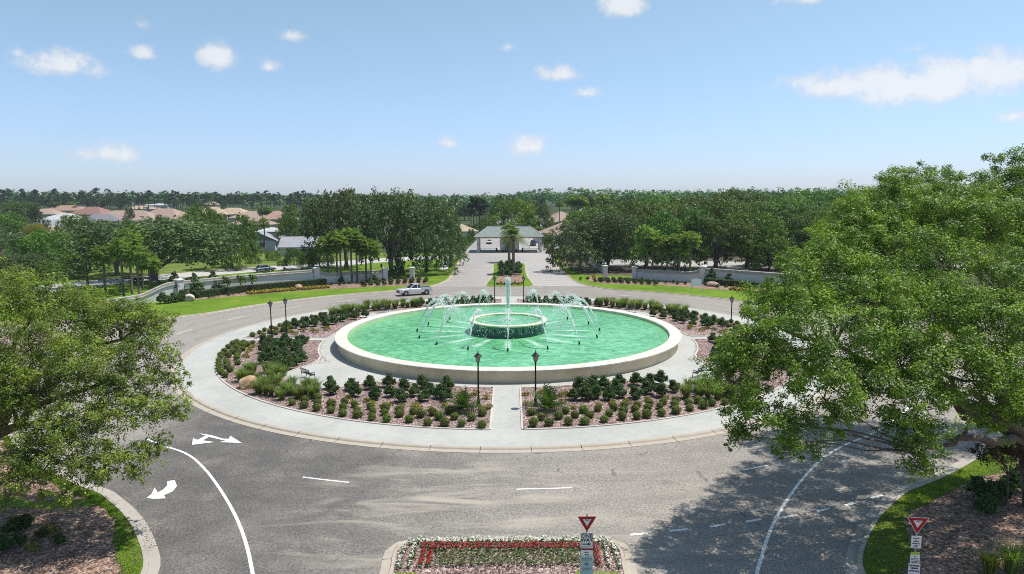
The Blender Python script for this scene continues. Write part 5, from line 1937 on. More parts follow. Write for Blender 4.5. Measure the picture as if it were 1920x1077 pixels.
vehicle('car', 'blue car on the pale road behind the left entrance wall', 'car', (*(-52.68, 71.28), .13), R(48), 'car_blue', CAR_ST, (-1.75, .95, -1.2, .25, .88, 1.42, .78, .60), ((.08, .45), (.5, .9)), (-1.3, 1.35), .32)


def trailer():
    x, y = (-70.47, 54.02)
    t = thing('utility_trailer', 'black utility trailer parked under the left oak', 'trailer', (x, y, .12), R(12))
    MB().box((0, 0, .55), (4.6, 1.9, .1), 'black_metal').build('deck', t)
    for s in (-1, 1):
        f = MB()
        for z in (.85, 1.15):
            f.tube([(-2.3, s * .95, z), (2.3, s * .95, z)], .035, 'black_metal', 5)
        for k in range(5):
            f.tube([(-2.3 + 1.15 * k, s * .95, .6), (-2.3 + 1.15 * k, s * .95, 1.15)], .03, 'black_metal', 5)
        f.build('side_rail', t)
        for q in (-.45, .45):
            wheel(t, q, s * 1.1, .36, .22)
    g = MB()
    for z in (.65, 1.4, 2.1):
        g.tube([(2.3, -.9, z), (2.3, .9, z)], .035, 'black_metal', 5)
    for q in (-.9, 0, .9):
        g.tube([(2.3, q, .6), (2.3, q, 2.1)], .035, 'black_metal', 5)
    g.build('ramp_gate', t)
    MB().tube([(-2.3, 0, .55), (-3.6, 0, .5)], .06, 'black_metal', 6).build('hitch', t)
    MB().lathe([(0, -.12), (.36, -.12), (.38, 0), (.36, .12), (0, .12)], 'tyre', 16, (.7, -.6, 1.15)).build('spare_tyre', t)


trailer()


# ------------------------------------------------------------------ signs
def text_mesh(s, size, mat):
    cu = bpy.data.curves.new('lettering', 'FONT')
    cu.body = s
    cu.size = size
    cu.align_x = 'CENTER'
    cu.align_y = 'CENTER'
    cu.extrude = .002
    cu.offset = size * .022
    o = bpy.data.objects.new('lettering', cu)
    COL.objects.link(o)
    bpy.context.view_layer.update()
    me = bpy.data.meshes.new_from_object(o.evaluated_get(bpy.context.evaluated_depsgraph_get()))
    bpy.data.objects.remove(o)
    me.materials.clear()
    me.materials.append(M[mat])
    return me


FACE = Matrix.Rotation(PI / 2, 4, 'X')


def lettering(s, size, mat, par, x, z, y=-.022, sx=1.0):
    o = link('lettering', text_mesh(s, size, mat), par)
    o.matrix_local = Matrix.Translation((x, y, z)) @ FACE @ Matrix.Diagonal((sx, 1, 1, 1))
    return o


def tri(par, name, cz, a, y, mat, th=.012, r=.03):
    """yield triangle: flat on top, corners clipped round; a = side"""
    h = a * math.sqrt(3) / 2
    pts = [(-a / 2, h / 3), (a / 2, h / 3), (0, -2 * h / 3)]
    poly = []
    for i in range(3):
        p, q, s = Vector(pts[i]), Vector(pts[i - 1]), Vector(pts[(i + 1) % 3])
        e0, e1 = p + (q - p).normalized() * r * a, p + (s - p).normalized() * r * a
        for k in range(4):
            f = k / 3
            poly.append((e0 * (1 - f) ** 2 + p * 2 * f * (1 - f) + e1 * f * f))
    n = len(poly)
    vs = [(q.x, y, cz + q.y) for q in poly] + [(q.x, y - th, cz + q.y) for q in poly]
    fs = [tuple(range(n)), tuple(range(2 * n - 1, n - 1, -1))] + [(i, n + i, n + (i + 1) % n, (i + 1) % n) for i in range(n)]
    return MB().add(vs, fs, mat).build(name, par)


def plate(par, name, z0, z1, w, mat, y=0.0, th=.01, border=None, x=0.0):
    pl = MB().box((x, y - th / 2, z0), (w, th, z1 - z0), mat).build(name, par)
    if border:
        b = .022
        f = MB()
        yy = y - th - .002
        for cx, cz, dx, dz in ((x, z0 + b, w - 2 * b, .012), (x, z1 - b - .012, w - 2 * b, .012)):
            f.box((cx, yy, cz), (dx, .003, dz), border)
        for cx in (x - w / 2 + b + .006, x + w / 2 - b - .006):
            f.box((cx, yy, z0 + b + .0125), (.012, .003, z1 - z0 - 2 * b - .025), border)
        f.build('border', pl)
    return pl


def bars(par, rows, w, mat, y=-.014, x=0.0, seed=1):
    """lines of print too small to read in the photograph"""
    rng = random.Random(seed)
    for z, h, k in rows:
        m = MB()
        p = x - w * k / 2
        while p < x + w * k / 2 - .02:
            l = min(rng.uniform(.03, .08), x + w * k / 2 - p)
            m.box((p + l / 2, y, z), (l, .003, h), mat)
            p += l + .014
        m.build('small_print', par)


def main_sign():
    X, Y, Z = (3.31, -46.69, 2.58)
    t = thing('yield_sign', 'red and white yield sign over a ONE WAY plate on the flower island', 'road sign', (X, Y, .11))
    Z -= .11
    MB().box((0, .03, 0), (.05, .045, Z + .32), 'galv').build('post', t)
    tri(t, 'red_triangle', Z, .735, 0.0, 'sign_red')
    w = tri(t, 'white_triangle', Z + .012, .335, -.014, 'sign_white', .004)
    lettering('YIELD', .072, 'sign_black', w, 0, Z + .068, -.020)
    z1 = Z - .46
    p = plate(t, 'one_way_plate', z1 - .585, z1, .49, 'sign_white', border='sign_black')
    lettering('ONE', .20, 'sign_black', p, 0, z1 - .135, -.014)
    lettering('WAY', .20, 'sign_black', p, 0, z1 - .305, -.014)
    ar = [(-.17, -.022), (.05, -.022), (.05, -.06), (.18, 0), (.05, .06), (.05, .022), (-.17, .022)]
    MB().add([(x, -.016, z1 - .465 + z) for x, z in ar], [tuple(range(7))], 'sign_black').build('arrow', p)
    z2 = z1 - .61
    p = plate(t, 'notice_plate', z2 - .38, z2, .47, 'sign_white')
    MB().box((0, -.016, z2 - .10), (.47, .003, .07), 'sign_red').build('red_band', p)
    MB().add([(x, -.016, z2 - .20 + z) for x, z in ((-.09, 0), (-.03, .035), (-.03, .01), (.08, .01), (.08, -.01), (-.03, -.01), (-.03, -.035))], [tuple(range(6, -1, -1))], 'sign_black').build('arrow', p)
    bars(p, [(z2 - .30, .03, .35), (z2 - .36, .02, .85)], .47, 'sign_black', seed=2)
    z3 = z2 - .395
    p = plate(t, 'blue_plate', z3 - .78, z3, .49, 'sign_blue')
    bars(p, [(z3 - .08, .03, .85), (z3 - .14, .03, .8), (z3 - .48, .03, .85), (z3 - .55, .03, .6)], .49, 'sign_grey', seed=3)
    st = []
    for k in range(12):
        r = .10 if k % 2 == 0 else .055
        st.append((r * math.sin(PI * k / 6), -.016, z3 - .29 + r * math.cos(PI * k / 6)))
    MB().add(st, [tuple(range(11, -1, -1))], 'sign_grey').build('star_emblem', p)


main_sign()


def right_sign():
    X, Y, Z = (15.9, -47.18, 2.72)
    t = thing('yield_sign', 'red and white yield sign with small notice plates on the right verge', 'road sign', (X, Y, .10), R(-8))
    Z -= .1
    MB().tube([(0, .03, 0), (0, .03, Z + .1)], .03, 'galv', 8).build('post', t)
    tri(t, 'white_border', Z, .80, 0.0, 'sign_white', .010, .04)
    tri(t, 'red_triangle', Z, .74, -.0105, 'sign_red', .004, .04)
    w = tri(t, 'white_triangle', Z + .012, .34, -.016, 'sign_white', .004)
    lettering('YIELD', .072, 'sign_black', w, 0, Z + .068, -.021)
    z1 = Z - .52
    p = plate(t, 'notice_plate', z1 - .50, z1, .36, 'sign_white', x=.0)
    bars(p, [(z1 - .11, .035, .7), (z1 - .18, .03, .3), (z1 - .245, .035, .6), (z1 - .33, .035, .75), (z1 - .40, .03, .3), (z1 - .46, .035, .6)], .36, 'sign_black', seed=5)
    z2 = z1 - .66
    p = plate(t, 'lime_strip', z2 - .10, z2, .34, 'sign_lime')
    p = plate(t, 'notice_plate', z2 - .46, z2 - .105, .34, 'sign_white')
    bars(p, [(z2 - .20, .03, .3), (z2 - .27, .025, .8), (z2 - .33, .025, .8), (z2 - .39, .025, .8), (z2 - .435, .02, .7)], .34, 'sign_black', seed=6)
    z3 = z2 - .475
    p = plate(t, 'lower_plate', z3 - .45, z3, .42, 'sign_white')
    bars(p, [(z3 - .11, .06, .85), (z3 - .21, .06, .6), (z3 - .32, .05, .85)], .42, 'sign_black', seed=7)


right_sign()


def far_signs():
    X, Y = (30.26, 35.74)
    t = thing('notice_board', 'white notice board on two posts on the right lawn', 'sign', (X, Y, .1), R(-12))
    for s in (-1, 1):
        MB().box((s * .78, 0, 0), (.09, .09, 2.25), 'trim_white').build('post', t)
    b = MB().box((0, 0, 1.1), (1.5, .06, 1.05), 'sign_white')
    b.add([(-.6, -.03, 2.15), (.6, -.03, 2.15), (.25, -.03, 2.30), (-.25, -.03, 2.30), (-.6, .03, 2.15), (.6, .03, 2.15), (.25, .03, 2.30), (-.25, .03, 2.30)], [(0, 1, 2, 3), (7, 6, 5, 4), (3, 2, 6, 7), (1, 5, 6, 2), (0, 3, 7, 4)], 'sign_white')
    b.build('panel', t)
    X, Y = (15.48, 50.85)
    t = thing('warning_sign', 'small amber sign by the kerb at the right of the gate road', 'sign', (X, Y, .1))
    MB().box((0, .03, 0), (.07, .05, 1.3), 'galv').build('post', t)
    p = MB().box((0, 0, .55), (.62, .04, .85), 'sign_amber').build('panel', t)
    bars(p, [(1.15, .08, .6), (1.0, .08, .7), (.85, .08, .5)], .5, 'sign_grey', y=-.024, seed=9)
    X, Y = (-17.63, 57.47)
    t = thing('road_sign', 'thin road sign on a post beside the left gate pillar', 'road sign', (X, Y, .1))
    MB().box((0, .03, 0), (.06, .05, 2.3), 'galv').build('post', t)
    MB().box((0, 0, 1.7), (.5, .03, .6), 'galv').build('panel', t)


far_signs()


# ------------------------------------------------------------------ trees
ORD = ['first', 'second', 'third', 'fourth', 'fifth', 'sixth', 'seventh', 'eighth', 'ninth', 'tenth']
rngt = np.random.default_rng(77)


def oak_protos():
    """three broad evergreen oaks in unit size: crown radius 1, height 1"""
    out = []
    for v in range(3):
        rng = np.random.default_rng(100 + v)
        tr = MB()
        tr.tube([(0, 0, -.03), (.01, 0, .02), (.0, .01, .14), (.02, .0, .26)], [.085, .062, .052, .048], 'bark_grey', 9)
        lobes = []
        n = 30
        for i in range(n):
            a = 2.39996 * i + rng.normal() * .25
            q = (i + .5) / n
            rr = .76 * math.sqrt(q) * rng.uniform(.85, 1.12)
            zz = .36 + .45 * math.sqrt(max(0, 1 - (rr / .98) ** 2)) * rng.uniform(.80, 1.08)
            s = rng.uniform(.19, .30)
            lobes.append((rr * math.cos(a), rr * math.sin(a), zz, s))
            if i % 2 == 0 and rr > .35:
                lobes.append((rr * .95 * math.cos(a + .2), rr * .95 * math.sin(a + .2), zz - .20, s * .85))
            if i % 4 == 0:
                lobes.append((rr * 1.02 * math.cos(a), rr * 1.02 * math.sin(a), zz - .34, s * .7))
            if i % 3 == 0:
                tr.tube(bent((.01, 0, .2), (rr * .85 * math.cos(a), rr * .85 * math.sin(a), zz), .05, 5, rng, .015), [.034, .027, .021, .016, .011, .006], 'bark_grey', 6)
        # crowns are wide and shallow: the leaf cloud lives in metres later, so keep the leaves nearly isotropic here
        cr = {}
        for key in ('oak_leaf', 'oak_leaf_dark', 'oak_leaf_bright'):
            me = leaf_crown('crown', np.random.default_rng(200 + v), lobes, 15000, .038, key, sub=20, subr=.27, up=.6, core=.08) if key == 'oak_leaf' else None
            if me is None:
                me = cr['oak_leaf'].copy()
                me.materials.clear()
                me.materials.append(M[key])
            cr[key] = me
        out.append((tr.mesh('trunk', True), cr))
    return out


OAKS = oak_protos()


def bush_protos():
    out = []
    for v in range(2):
        rng = np.random.default_rng(150 + v)
        lobes = []
        for i in range(34):
            a = 2.39996 * i + rng.normal() * .3
            z = .12 + .74 * ((i + .5) / 34)
            rr = .72 * math.sqrt(max(.02, 1 - ((z - .30) / .66) ** 2)) * rng.uniform(.75, 1.1)
            lobes.append((rr * math.cos(a), rr * math.sin(a), z, rng.uniform(.20, .30)))
        me = leaf_crown('crown', rng, lobes, 14000, .042, 'oak_leaf', sub=20, subr=.27, up=.6, core=.08)
        cr = {'oak_leaf': me}
        for key in ('oak_leaf_dark', 'oak_leaf_bright'):
            c = me.copy()
            c.materials.clear()
            c.materials.append(M[key])
            cr[key] = c
        out.append((MB().tube([(0, 0, -.03), (0, 0, .3), (.02, 0, .6)], [.06, .045, .02], 'bark', 7).mesh('trunk', True), cr))
    return out


BUSHES = bush_protos()


def oak(p, leaf, label, group=None, name='oak_tree', k=None, cat='tree', low=False):
    x, y, z, h, hw = p
    protos = BUSHES if (low or cat == 'shrub') else OAKS
    k = random.randrange(len(protos))
    hw *= 1.16
    h *= random.uniform(1.0, 1.06)
    t = thing(name, label, cat, (x, y, z), random.uniform(0, 6.28), group, (hw, hw, h))
    link('trunk', protos[k][0], t)
    link('crown', protos[k][1][leaf], t)
    return t


def named_trees():
    A = [
        ((-66.23, 51.76, -0.02, 12.14, 14.88), 'oak_leaf_dark', 'spreading grey green oak with visible trunk behind the left entrance wall'),
        ((-80.1, 63.91, 0.0, 10.95, 7.83), 'oak_leaf', 'oak crown behind the left group of palms'),
        ((-62.59, 77.9, 0.0, 12.51, 6.96), 'oak_leaf', 'dark green oak at the right of the left oak group'),
        ((-87.78, 118.42, 0.0, 13.6, 7.3), 'oak_leaf_bright', 'bright green tree rising behind the left oaks'),
        ((-24.14, 63.1, -0.02, 17.34, 9.09), 'oak_leaf_dark', 'tallest dark oak with forked pale trunk left of the gate road'),
        ((-36.79, 77.73, 0.0, 17.18, 8.64), 'oak_leaf_dark', 'dark oak behind the central group of palms'),
        ((-17.59, 68.51, -0.03, 15.49, 7.87), 'oak_leaf_dark', 'dark oak overhanging the left kerb of the gate road'),
        ((-15.2, 84.05, 0.0, 13.08, 4.74), 'oak_leaf_dark', 'narrow dark oak nearest the gatehouse on the left'),
        ((-66.68, 142.74, 0.53, 14.02, 7.91), 'oak_leaf', 'round green tree behind the house with the dark porch'),
        ((-139.29, 143.55, 0.56, 10.34, 5.85), 'oak_leaf_bright', 'round dark and yellow green tree in front of the slate roof'),
        ((-172.44, 168.77, 1.21, 12.94, 6.14), 'oak_leaf_dark', 'dark tree standing over the orange shrub at the far left'),
        ((-162.33, 143.36, 0.55, 10.61, 7.57), 'oak_leaf_bright', 'bright green tree at the left edge of the picture'),
        ((-113.59, 77.69, 0.0, 8.31, 7.44), 'oak_leaf_dark', 'blue green tree low at the left edge of the picture'),
        ((-103.39, 77.77, 0.0, 8.35, 6.96), 'oak_leaf_bright', 'big bright bush between the left trees and the palms'),
        ((-91.86, 73.85, 0.0, 8.78, 5.61), 'oak_leaf_bright', 'yellow green bushy tree just left of the palms'),
        ((-118.4, 92.85, 0.0, 6.35, 5.81), 'oak_leaf', 'mid green bush under the left edge trees'),
        ((-115.8, 103.07, 0.0, 6.4, 6.44), 'oak_leaf_bright', 'yellowish bush behind the big bright bush'),
        ((-111.35, 113.23, 0.0, 7.12, 6.51), 'oak_leaf_dark', 'dark bush just behind the left palms'),
        ((-97.26, 59.47, 0.0, 4.96, 5.91), 'oak_leaf_dark', 'dark green bush above the left foreground oak'),
        ((-88.5, 59.61, 0.0, 3.72, 5.07), 'oak_leaf', 'low bush between the foreground oak and the left palms'),
        ((-83.93, 98.28, 0.0, 11.05, 8.16), 'oak_leaf_dark', 'grey green oak crown behind the spreading left oak'),
        ((-242.58, 260.14, 3.56, 11.8, 8.98), 'oak_leaf', 'mid green tree under the first pines'),
        ((54.78, 68.94, -0.04, 7.21, 4.51), 'oak_leaf_bright', 'small pale green tree standing apart at the edge of the right oak grove'),
        ((0.33, 184.56, 1.61, 13.95, 10.61), 'oak_leaf_bright', 'bright green round tree right behind the gatehouse roof'),
        ((10.82, 191.4, 1.79, 11.76, 6.29), 'oak_leaf', 'green tree behind the right end of the gatehouse roof'),
        ((-181.85, 248.11, 3.25, 9.27, 2.54), 'oak_leaf_dark', 'small dark round tree in front of the longest terracotta roof'),
        ((-150.16, 214.86, 2.4, 7.27, 1.82), 'oak_leaf_dark', 'small tree in front of the lower terracotta roof'),
    ]
    for i, (p, leaf, lab) in enumerate(A):
        oak(p, leaf, lab, low=i in (2, 3, 6, 7, 8, 9, 10, 11, 12, 13, 14, 15, 17, 18, 19, 20, 21, 22, 23, 24, 25, 26))
    t = thing('orange_shrub', 'orange tinted shrub under the dark tree at the far left', 'shrub', (-153.05, 143.54, 0.56), 0, None, (4.3, 4.3, 8.0))
    link('trunk', OAKS[0][0], t)
    me = OAKS[0][1]['oak_leaf'].copy()
    me.materials.clear()
    me.materials.append(M['yellow_leaf'])
    link('crown', me, t)
    for i, p in enumerate([(15.02, 70.65, -0.03, 10.46, 6.85), (21.27, 72.83, -0.0, 12.44, 7.65), (30.14, 75.47, -0.01, 11.04, 8.73), (36.78, 73.7, -0.04, 12.75, 7.69), (44.28, 71.52, -0.01, 11.43, 8.27), (51.86, 74.14, -0.03, 12.33, 7.48), (60.88, 76.81, -0.03, 11.13, 8.57), (68.27, 76.82, -0.01, 12.78, 7.86), (74.75, 75.03, -0.03, 11.47, 7.29)]):
        oak(p, 'oak_leaf_dark' if p[0] < 30 else 'oak_leaf', ORD[i] + ' oak from the gate road in the front row of the right grove', 'front row of the right oak grove', low=(i % 3 != 1))
    for i, p in enumerate([(21.99, 105.82, -0.02, 12.98, 8.52), (32.02, 109.62, -0.02, 14.96, 10.45), (44.33, 110.17, -0.02, 13.86, 11.06), (55.37, 114.05, -0.01, 15.33, 10.4), (68.57, 118.59, -0.03, 14.2, 11.87), (80.18, 120.91, -0.01, 15.72, 10.78), (92.47, 121.49, -0.02, 14.26, 11.43), (103.28, 120.32, -0.04, 15.53, 10.14)]):
        oak(p, 'oak_leaf', ORD[i] + ' oak from the gate road in the second row of the right grove', 'second row of the right oak grove')
    for i, p in enumerate([(33.17, 144.39, 0.54, 13.7, 8.98), (45.73, 145.04, 0.54, 16.46, 10.73), (60.3, 149.01, 0.68, 15.37, 11.63), (74.27, 149.68, 0.68, 17.33, 10.96), (89.19, 154.42, 0.79, 15.74, 11.92), (102.37, 154.42, 0.84, 17.15, 11.19), (116.62, 155.11, 0.84, 15.79, 11.23), (131.14, 155.79, 0.85, 17.62, 10.9)]):
        oak(p, 'oak_leaf', ORD[i] + ' oak from the gate road in the back row of the right grove', 'back row of the right oak grove')


named_trees()


# ---- palms
def fan_palm_mesh(seed, n=34):
    """fan leaves on long stalks all round the head: each a half disc of stiff fingers with drooping tips"""
    rng = np.random.default_rng(seed)
    vs, fs = [], []
    for k in range(n):
        a = 2.39996 * k + rng.normal() * .2
        el = math.asin(min(.97, max(-.8, -.72 + 1.7 * (k + .5) / n + rng.normal() * .06)))
        d = Vector((math.cos(a) * math.cos(el), math.sin(a) * math.cos(el), math.sin(el)))
        stem = rng.uniform(.75, 1.15)
        base = d * stem - Vector((0, 0, .10))
        side = d.cross(Vector((0, 0, 1)))
        if side.length < .01:
            side = Vector((1, 0, 0))
        side.normalize()
        up = side.cross(d)
        o = len(vs)
        vs += [side * -.02, side * .02, base]
        fs.append((o, o + 1, o + 2))
        L_ = rng.uniform(.75, 1.05)
        for j in range(10):
            th = R(-80 + 160 * j / 9) + rng.normal() * .05
            dr = (d * math.cos(th) + side * math.sin(th)).normalized()
            w = dr.cross(up).normalized() * .085
            mid = base + dr * L_ * .6 + up * .04
            tip = base + dr * L_ - Vector((0, 0, 1)) * L_ * rng.uniform(.15, .42)
            o = len(vs)
            vs += [base, mid - w, mid + w, tip]
            fs += [(o, o + 1, o + 3), (o, o + 3, o + 2)]
    me = bpy.data.meshes.new('crown')
    me.from_pydata([tuple(v) for v in vs], [], fs)
    me.materials.append(M['palm_leaf'])
    return me


FAN = [fan_palm_mesh(s) for s in (1, 2, 3)]
PTRUNK = MB().tube([(0, 0, -.03), (.0, 0, .1), (.012, 0, .5), (.0, .008, .9), (0, 0, 1)], [.26, .21, .18, .2, .26], 'palm_bark', 9).mesh('trunk', True)


def palm(p, label, group, crown=1.0, name='fan_palm'):
    x, y, z, h, _ = p
    t = thing(name, label, 'palm tree', (x, y, z), random.uniform(0, 6), group)
    h -= .9 * crown
    link('trunk', PTRUNK, t, scale=(1.0, 1.0, h))
    link('crown', random.choice(FAN), t, loc=(0, 0, h), scale=crown * random.uniform(.92, 1.1))


for ps, lab, grp in (
        ([(-74.28, 45.19, -0.02, 8.92, 0.09), (-67.02, 38.31, -0.01, 7.7, 0.09), (-59.45, 30.57, -0.02, 9.22, 0.08), (-56.55, 29.64, -0.04, 8.17, 0.08), (-57.2, 34.05, -0.0, 6.82, 0.09), (-61.65, 36.65, -0.03, 10.26, 0.09), (-63.64, 43.43, -0.03, 10.88, 0.09)], 'fan palm in the left group before the big oak', 'left group of fan palms'),
        ([(-33.49, 51.01, -0.0, 8.17, 0.1), (-31.92, 51.38, -0.04, 9.17, 0.1), (-30.94, 50.27, -0.0, 8.8, 0.1), (-29.42, 52.13, -0.02, 9.72, 0.1), (-28.43, 52.13, -0.02, 8.93, 0.1), (-26.9, 52.88, -0.01, 7.7, 0.1), (-25.84, 52.13, -0.01, 7.55, 0.1)], 'fan palm in the central group before the left wall', 'central group of fan palms'),
        ([(26.17, 55.55, -0.03, 9.58, 0.1), (27.13, 54.78, -0.03, 7.81, 0.1), (28.69, 54.02, -0.04, 8.07, 0.1), (29.7, 54.02, -0.03, 7.67, 0.1), (31.03, 53.26, -0.04, 8.32, 0.1), (31.64, 52.5, -0.04, 7.77, 0.1), (33.44, 51.75, -0.04, 8.81, 0.1)], 'fan palm in the row before the right wall', 'right group of fan palms')):
    for i, p in enumerate(sorted(ps)):
        palm(p, ORD[i] + ' from the left, ' + lab, grp, random.uniform(1.1, 1.3))
for p, lab in (((20.83, 215.11, 2.4, 12.4, 0.23), 'single slim palm in front of the terracotta roof right of the gatehouse'), ((-73.72, 128.95, 0.18, 9.62, 0.16), 'lone palm in front of the white gabled house')):
    palm(p, lab, None, 1.2)
for p in [(26.29, 220.14, 2.53, 13.89, 0.23), (29.08, 220.14, 2.53, 14.13, 0.23), (31.4, 220.14, 2.53, 13.45, 0.23), (38.59, 220.3, 2.54, 13.93, 0.23), (40.67, 220.3, 2.54, 14.17, 0.23)]:
    palm(p, 'palm in the cluster above the right oak grove', 'palms above the right oak grove', 1.7)
for p in [(-124.87, 265.5, 3.7, 8.13, 0.27), (-122.99, 265.5, 3.7, 8.14, 0.27), (-121.12, 265.5, 3.7, 8.15, 0.27)] + [(-315.15, 391.48, 6.95, 7.91, 0.37), (-311.1, 391.48, 6.95, 7.93, 0.37), (-303.0, 391.48, 6.95, 7.96, 0.37)]:
    palm(p, 'small distant palm among the terracotta roofs', 'distant palms among the roofs', 1.5)
for p in [(30.94, 836.66, 9.75, 19.48, 0.72), (38.14, 836.66, 9.75, 20.93, 0.72), (78.46, 836.68, 9.75, 22.5, 0.72), (85.66, 836.68, 9.75, 21.1, 0.72), (90.7, 836.69, 9.75, 20.41, 0.72), (95.02, 836.69, 9.75, 19.71, 0.72), (100.06, 836.69, 9.75, 19.73, 0.72), (102.94, 836.69, 9.75, 20.45, 0.72)]:
    palm(p, 'tiny palm silhouetted on the horizon', 'palms on the horizon', 1.7)


def date_palm(p, label, s):
    x, y, z, h, _ = p
    rng = np.random.default_rng(int(abs(x) * 10) + 3)
    t = thing('date_palm', label, 'palm tree', (x, y, z), 0)
    MB().tube([(0, 0, -.1), (0, 0, h * .5), (0, 0, h)], [.34, .28, .33], 'palm_bark', 10).build('trunk', t)
    vs, fs = [], []
    for k in range(64):
        a = rng.uniform(0, 2 * PI)
        el = R(rng.uniform(-5, 85))
        ln = s * rng.uniform(2.2, 3.1)
        d = Vector((math.cos(a), math.sin(a), 0))
        side = Vector((-d.y, d.x, 0))
        m = 11
        rib = []
        for j in range(m + 1):
            q = j / m
            rib.append(d * (ln * q * math.cos(el) * (1 - .12 * q)) + Vector((0, 0, ln * (q * math.sin(el) - q * q * (.42 + .22 * math.cos(el))))))
        for j in range(1, m):
            lw = s * (.62 * math.sin(PI * min(.97, .12 + .85 * j / m)))
            dirn = (rib[j + 1] - rib[j]).normalized()
            for sg in (-1, 1):
                for off in (0, .5):
                    b0 = rib[j].lerp(rib[j + 1], off)
                    o = len(vs)
                    vs += [b0 - dirn * .05, b0 + dirn * .05, b0 + side * sg * lw * .85 + dirn * lw * .5 - Vector((0, 0, lw * .28))]
                    fs.append((o, o + 1, o + 2))
    me = bpy.data.meshes.new('crown')
    me.from_pydata([tuple(v) for v in vs], [], fs)
    me.materials.append(M['date_leaf'])
    link('crown', me, t, loc=(0, 0, h))


date_palm((0.74, 65.72, .1, 7.3, 1), 'date palm with the thicker trunk in the median before the gatehouse', 1.55)
date_palm((-0.26, 92.22, .1, 7.6, 1), 'slimmer date palm behind the first in the median', 1.35)


# ---- small cone trees, saplings, hedges and other planting along the walls
CONE = shrub_mesh('crown', np.random.default_rng(6), [(0, 0, .42, .40), (0, 0, .66, .31), (0, 0, .90, .2), (0, 0, 1.08, .11), (.2, .15, .38, .25), (-.22, .05, .36, .25), (.02, -.22, .38, .25)], 1500, .11, 'oak_leaf_dark', core=True)
SAPL = leaf_crown('crown', np.random.default_rng(7), [(0, 0, .8, .3), (.1, .1, 1.05, .2), (-.15, 0, .95, .2)], 160, .16, 'oak_leaf')
STEM = MB().tube([(0, 0, -.02), (0, 0, .6)], [.035, .025], 'bark', 6).mesh('trunk')


def cone(p, lab, grp, s, crown, nm):
    t = thing(nm, lab, 'tree', (p[0], p[1], .1), random.uniform(0, 6), grp, s)
    link('trunk', STEM, t)
    link('crown', crown, t)


for p, s, lab in (((-52.07, 31.78), 3.1, 'largest cone shaped dark tree at the end of the left wall'),):
    cone(p, lab, None, s * 1.15, CONE, 'cone_tree')
for i, p in enumerate([(-49.85, 33.62), (-48.29, 36.79), (-43.27, 46.73), (-40.49, 48.36), (-37.67, 49.24)]):
    cone(p, ORD[i] + ' from the left, cone shaped young tree in front of the left wall hedge', 'cone trees in front of the left wall', 3.2 if i < 2 else 2.7, CONE, 'cone_tree')
for i, p in enumerate([(36.17, 47.55), (38.97, 46.14), (41.51, 44.75)]):
    cone(p, ORD[i] + ' from the left, cone shaped young tree in front of the right wall', 'cone trees in front of the right wall', 2.5, CONE, 'cone_tree')
for i, p in enumerate([(-45.86, 36.21), (-44.4, 38.19), (-43.07, 39.56)]):
    cone(p, ORD[i] + ' from the left, thin sapling between the cone trees of the left wall', 'saplings in front of the left wall', 2.4, SAPL, 'sapling')
cone((-21.7, 58.25), 'bright green cone shrub in front of the forked oak', None, 3.2, CONE, 'cone_shrub')


def hedge(r, a0, a1, h, w, label):
    rng = np.random.default_rng(int(abs(a0)))
    p, nn = [], []
    n = int(abs(a1 - a0) * PI / 180 * r * 260)
    a = np.radians(rng.uniform(min(a0, a1), max(a0, a1), n))
    s = rng.uniform(-1, 1, n)
    top = rng.random(n) < .5
    off = np.where(top, s, np.sign(s)) * w / 2 + rng.normal(0, .05, n)
    z = np.where(top, h, rng.uniform(.05, 1, n) * h) + rng.normal(0, .05, n)
    pos = np.stack([(r + off) * np.cos(a), (r + off) * np.sin(a), z], 1)
    nr = np.stack([np.cos(a) * off, np.sin(a) * off, np.where(top, 1, .3)], 1) + rng.normal(0, .5, (n, 3))
    v, q = leaf_arrays(rng, pos, nr, .13 * rng.uniform(.7, 1.3, n), .08)
    t = thing('hedge', label, 'hedge', (0, 0, .1))
    link('foliage', np_mesh('foliage', v, q, ['shrub_leaf']), t)
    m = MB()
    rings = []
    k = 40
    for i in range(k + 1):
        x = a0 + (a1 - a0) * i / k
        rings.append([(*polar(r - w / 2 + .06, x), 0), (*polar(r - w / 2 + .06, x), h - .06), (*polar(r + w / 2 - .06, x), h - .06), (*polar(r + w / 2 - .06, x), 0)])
    m.loft(rings, 'core').build('dark_core', t)  # one solid dark filler block behind the hedge leaves


hedge(58.6, 147.2, 124.5, 1.05, 1.0, 'clipped dark hedge along the foot of the left entrance wall')
hedge(58.6, 53.5, 38, 1.05, 1.0, 'clipped dark hedge along the foot of the right entrance wall')
GOLD2 = shrub_mesh('yellow_shrub', np.random.default_rng(9), [(0, 0, .25, .32), (.22, .1, .2, .24), (-.2, .05, .2, .24)], 260, .13, 'gold_petal', core=True, up=.8)
for k in range(46):
    a = 139.5 - (k // 2) * .62
    plant(GOLD2, polar(55.0 + 1.05 * (k % 2) - .035 * k, a), .95, 'yellow leaved shrub in the double row before the left hedge', 'shrub', 'yellow shrubs before the left hedge', 'yellow_shrub', .11)
for k in range(26):
    a = 46.5 - (k // 2) * .8
    plant(GOLD2, polar(53.6 + 1.1 * (k % 2), a), 1.0, 'yellow shrub in the double row before the right hedge', 'shrub', 'yellow shrubs before the right hedge', 'yellow_shrub', .11)
for k in range(34):
    a = 146 - 1.1 * k
    if a > 113:
        plant(SHRUB[k % 2], polar(56.4 - .02 * k + (k % 3) * .5, a), .55, 'low bronze green shrub in the bed before the left wall', 'shrub', 'low shrubs before the left wall', 'leafy_shrub', .11)
for k in range(30):
    a = 76 - 1.25 * k
    if a > 36:
        plant(SHRUB[k % 2], polar(55.2 + (k % 3) * .7, a), .6, 'low dark shrub in the bed before the right wall', 'shrub', 'low shrubs before the right wall', 'leafy_shrub', .11)
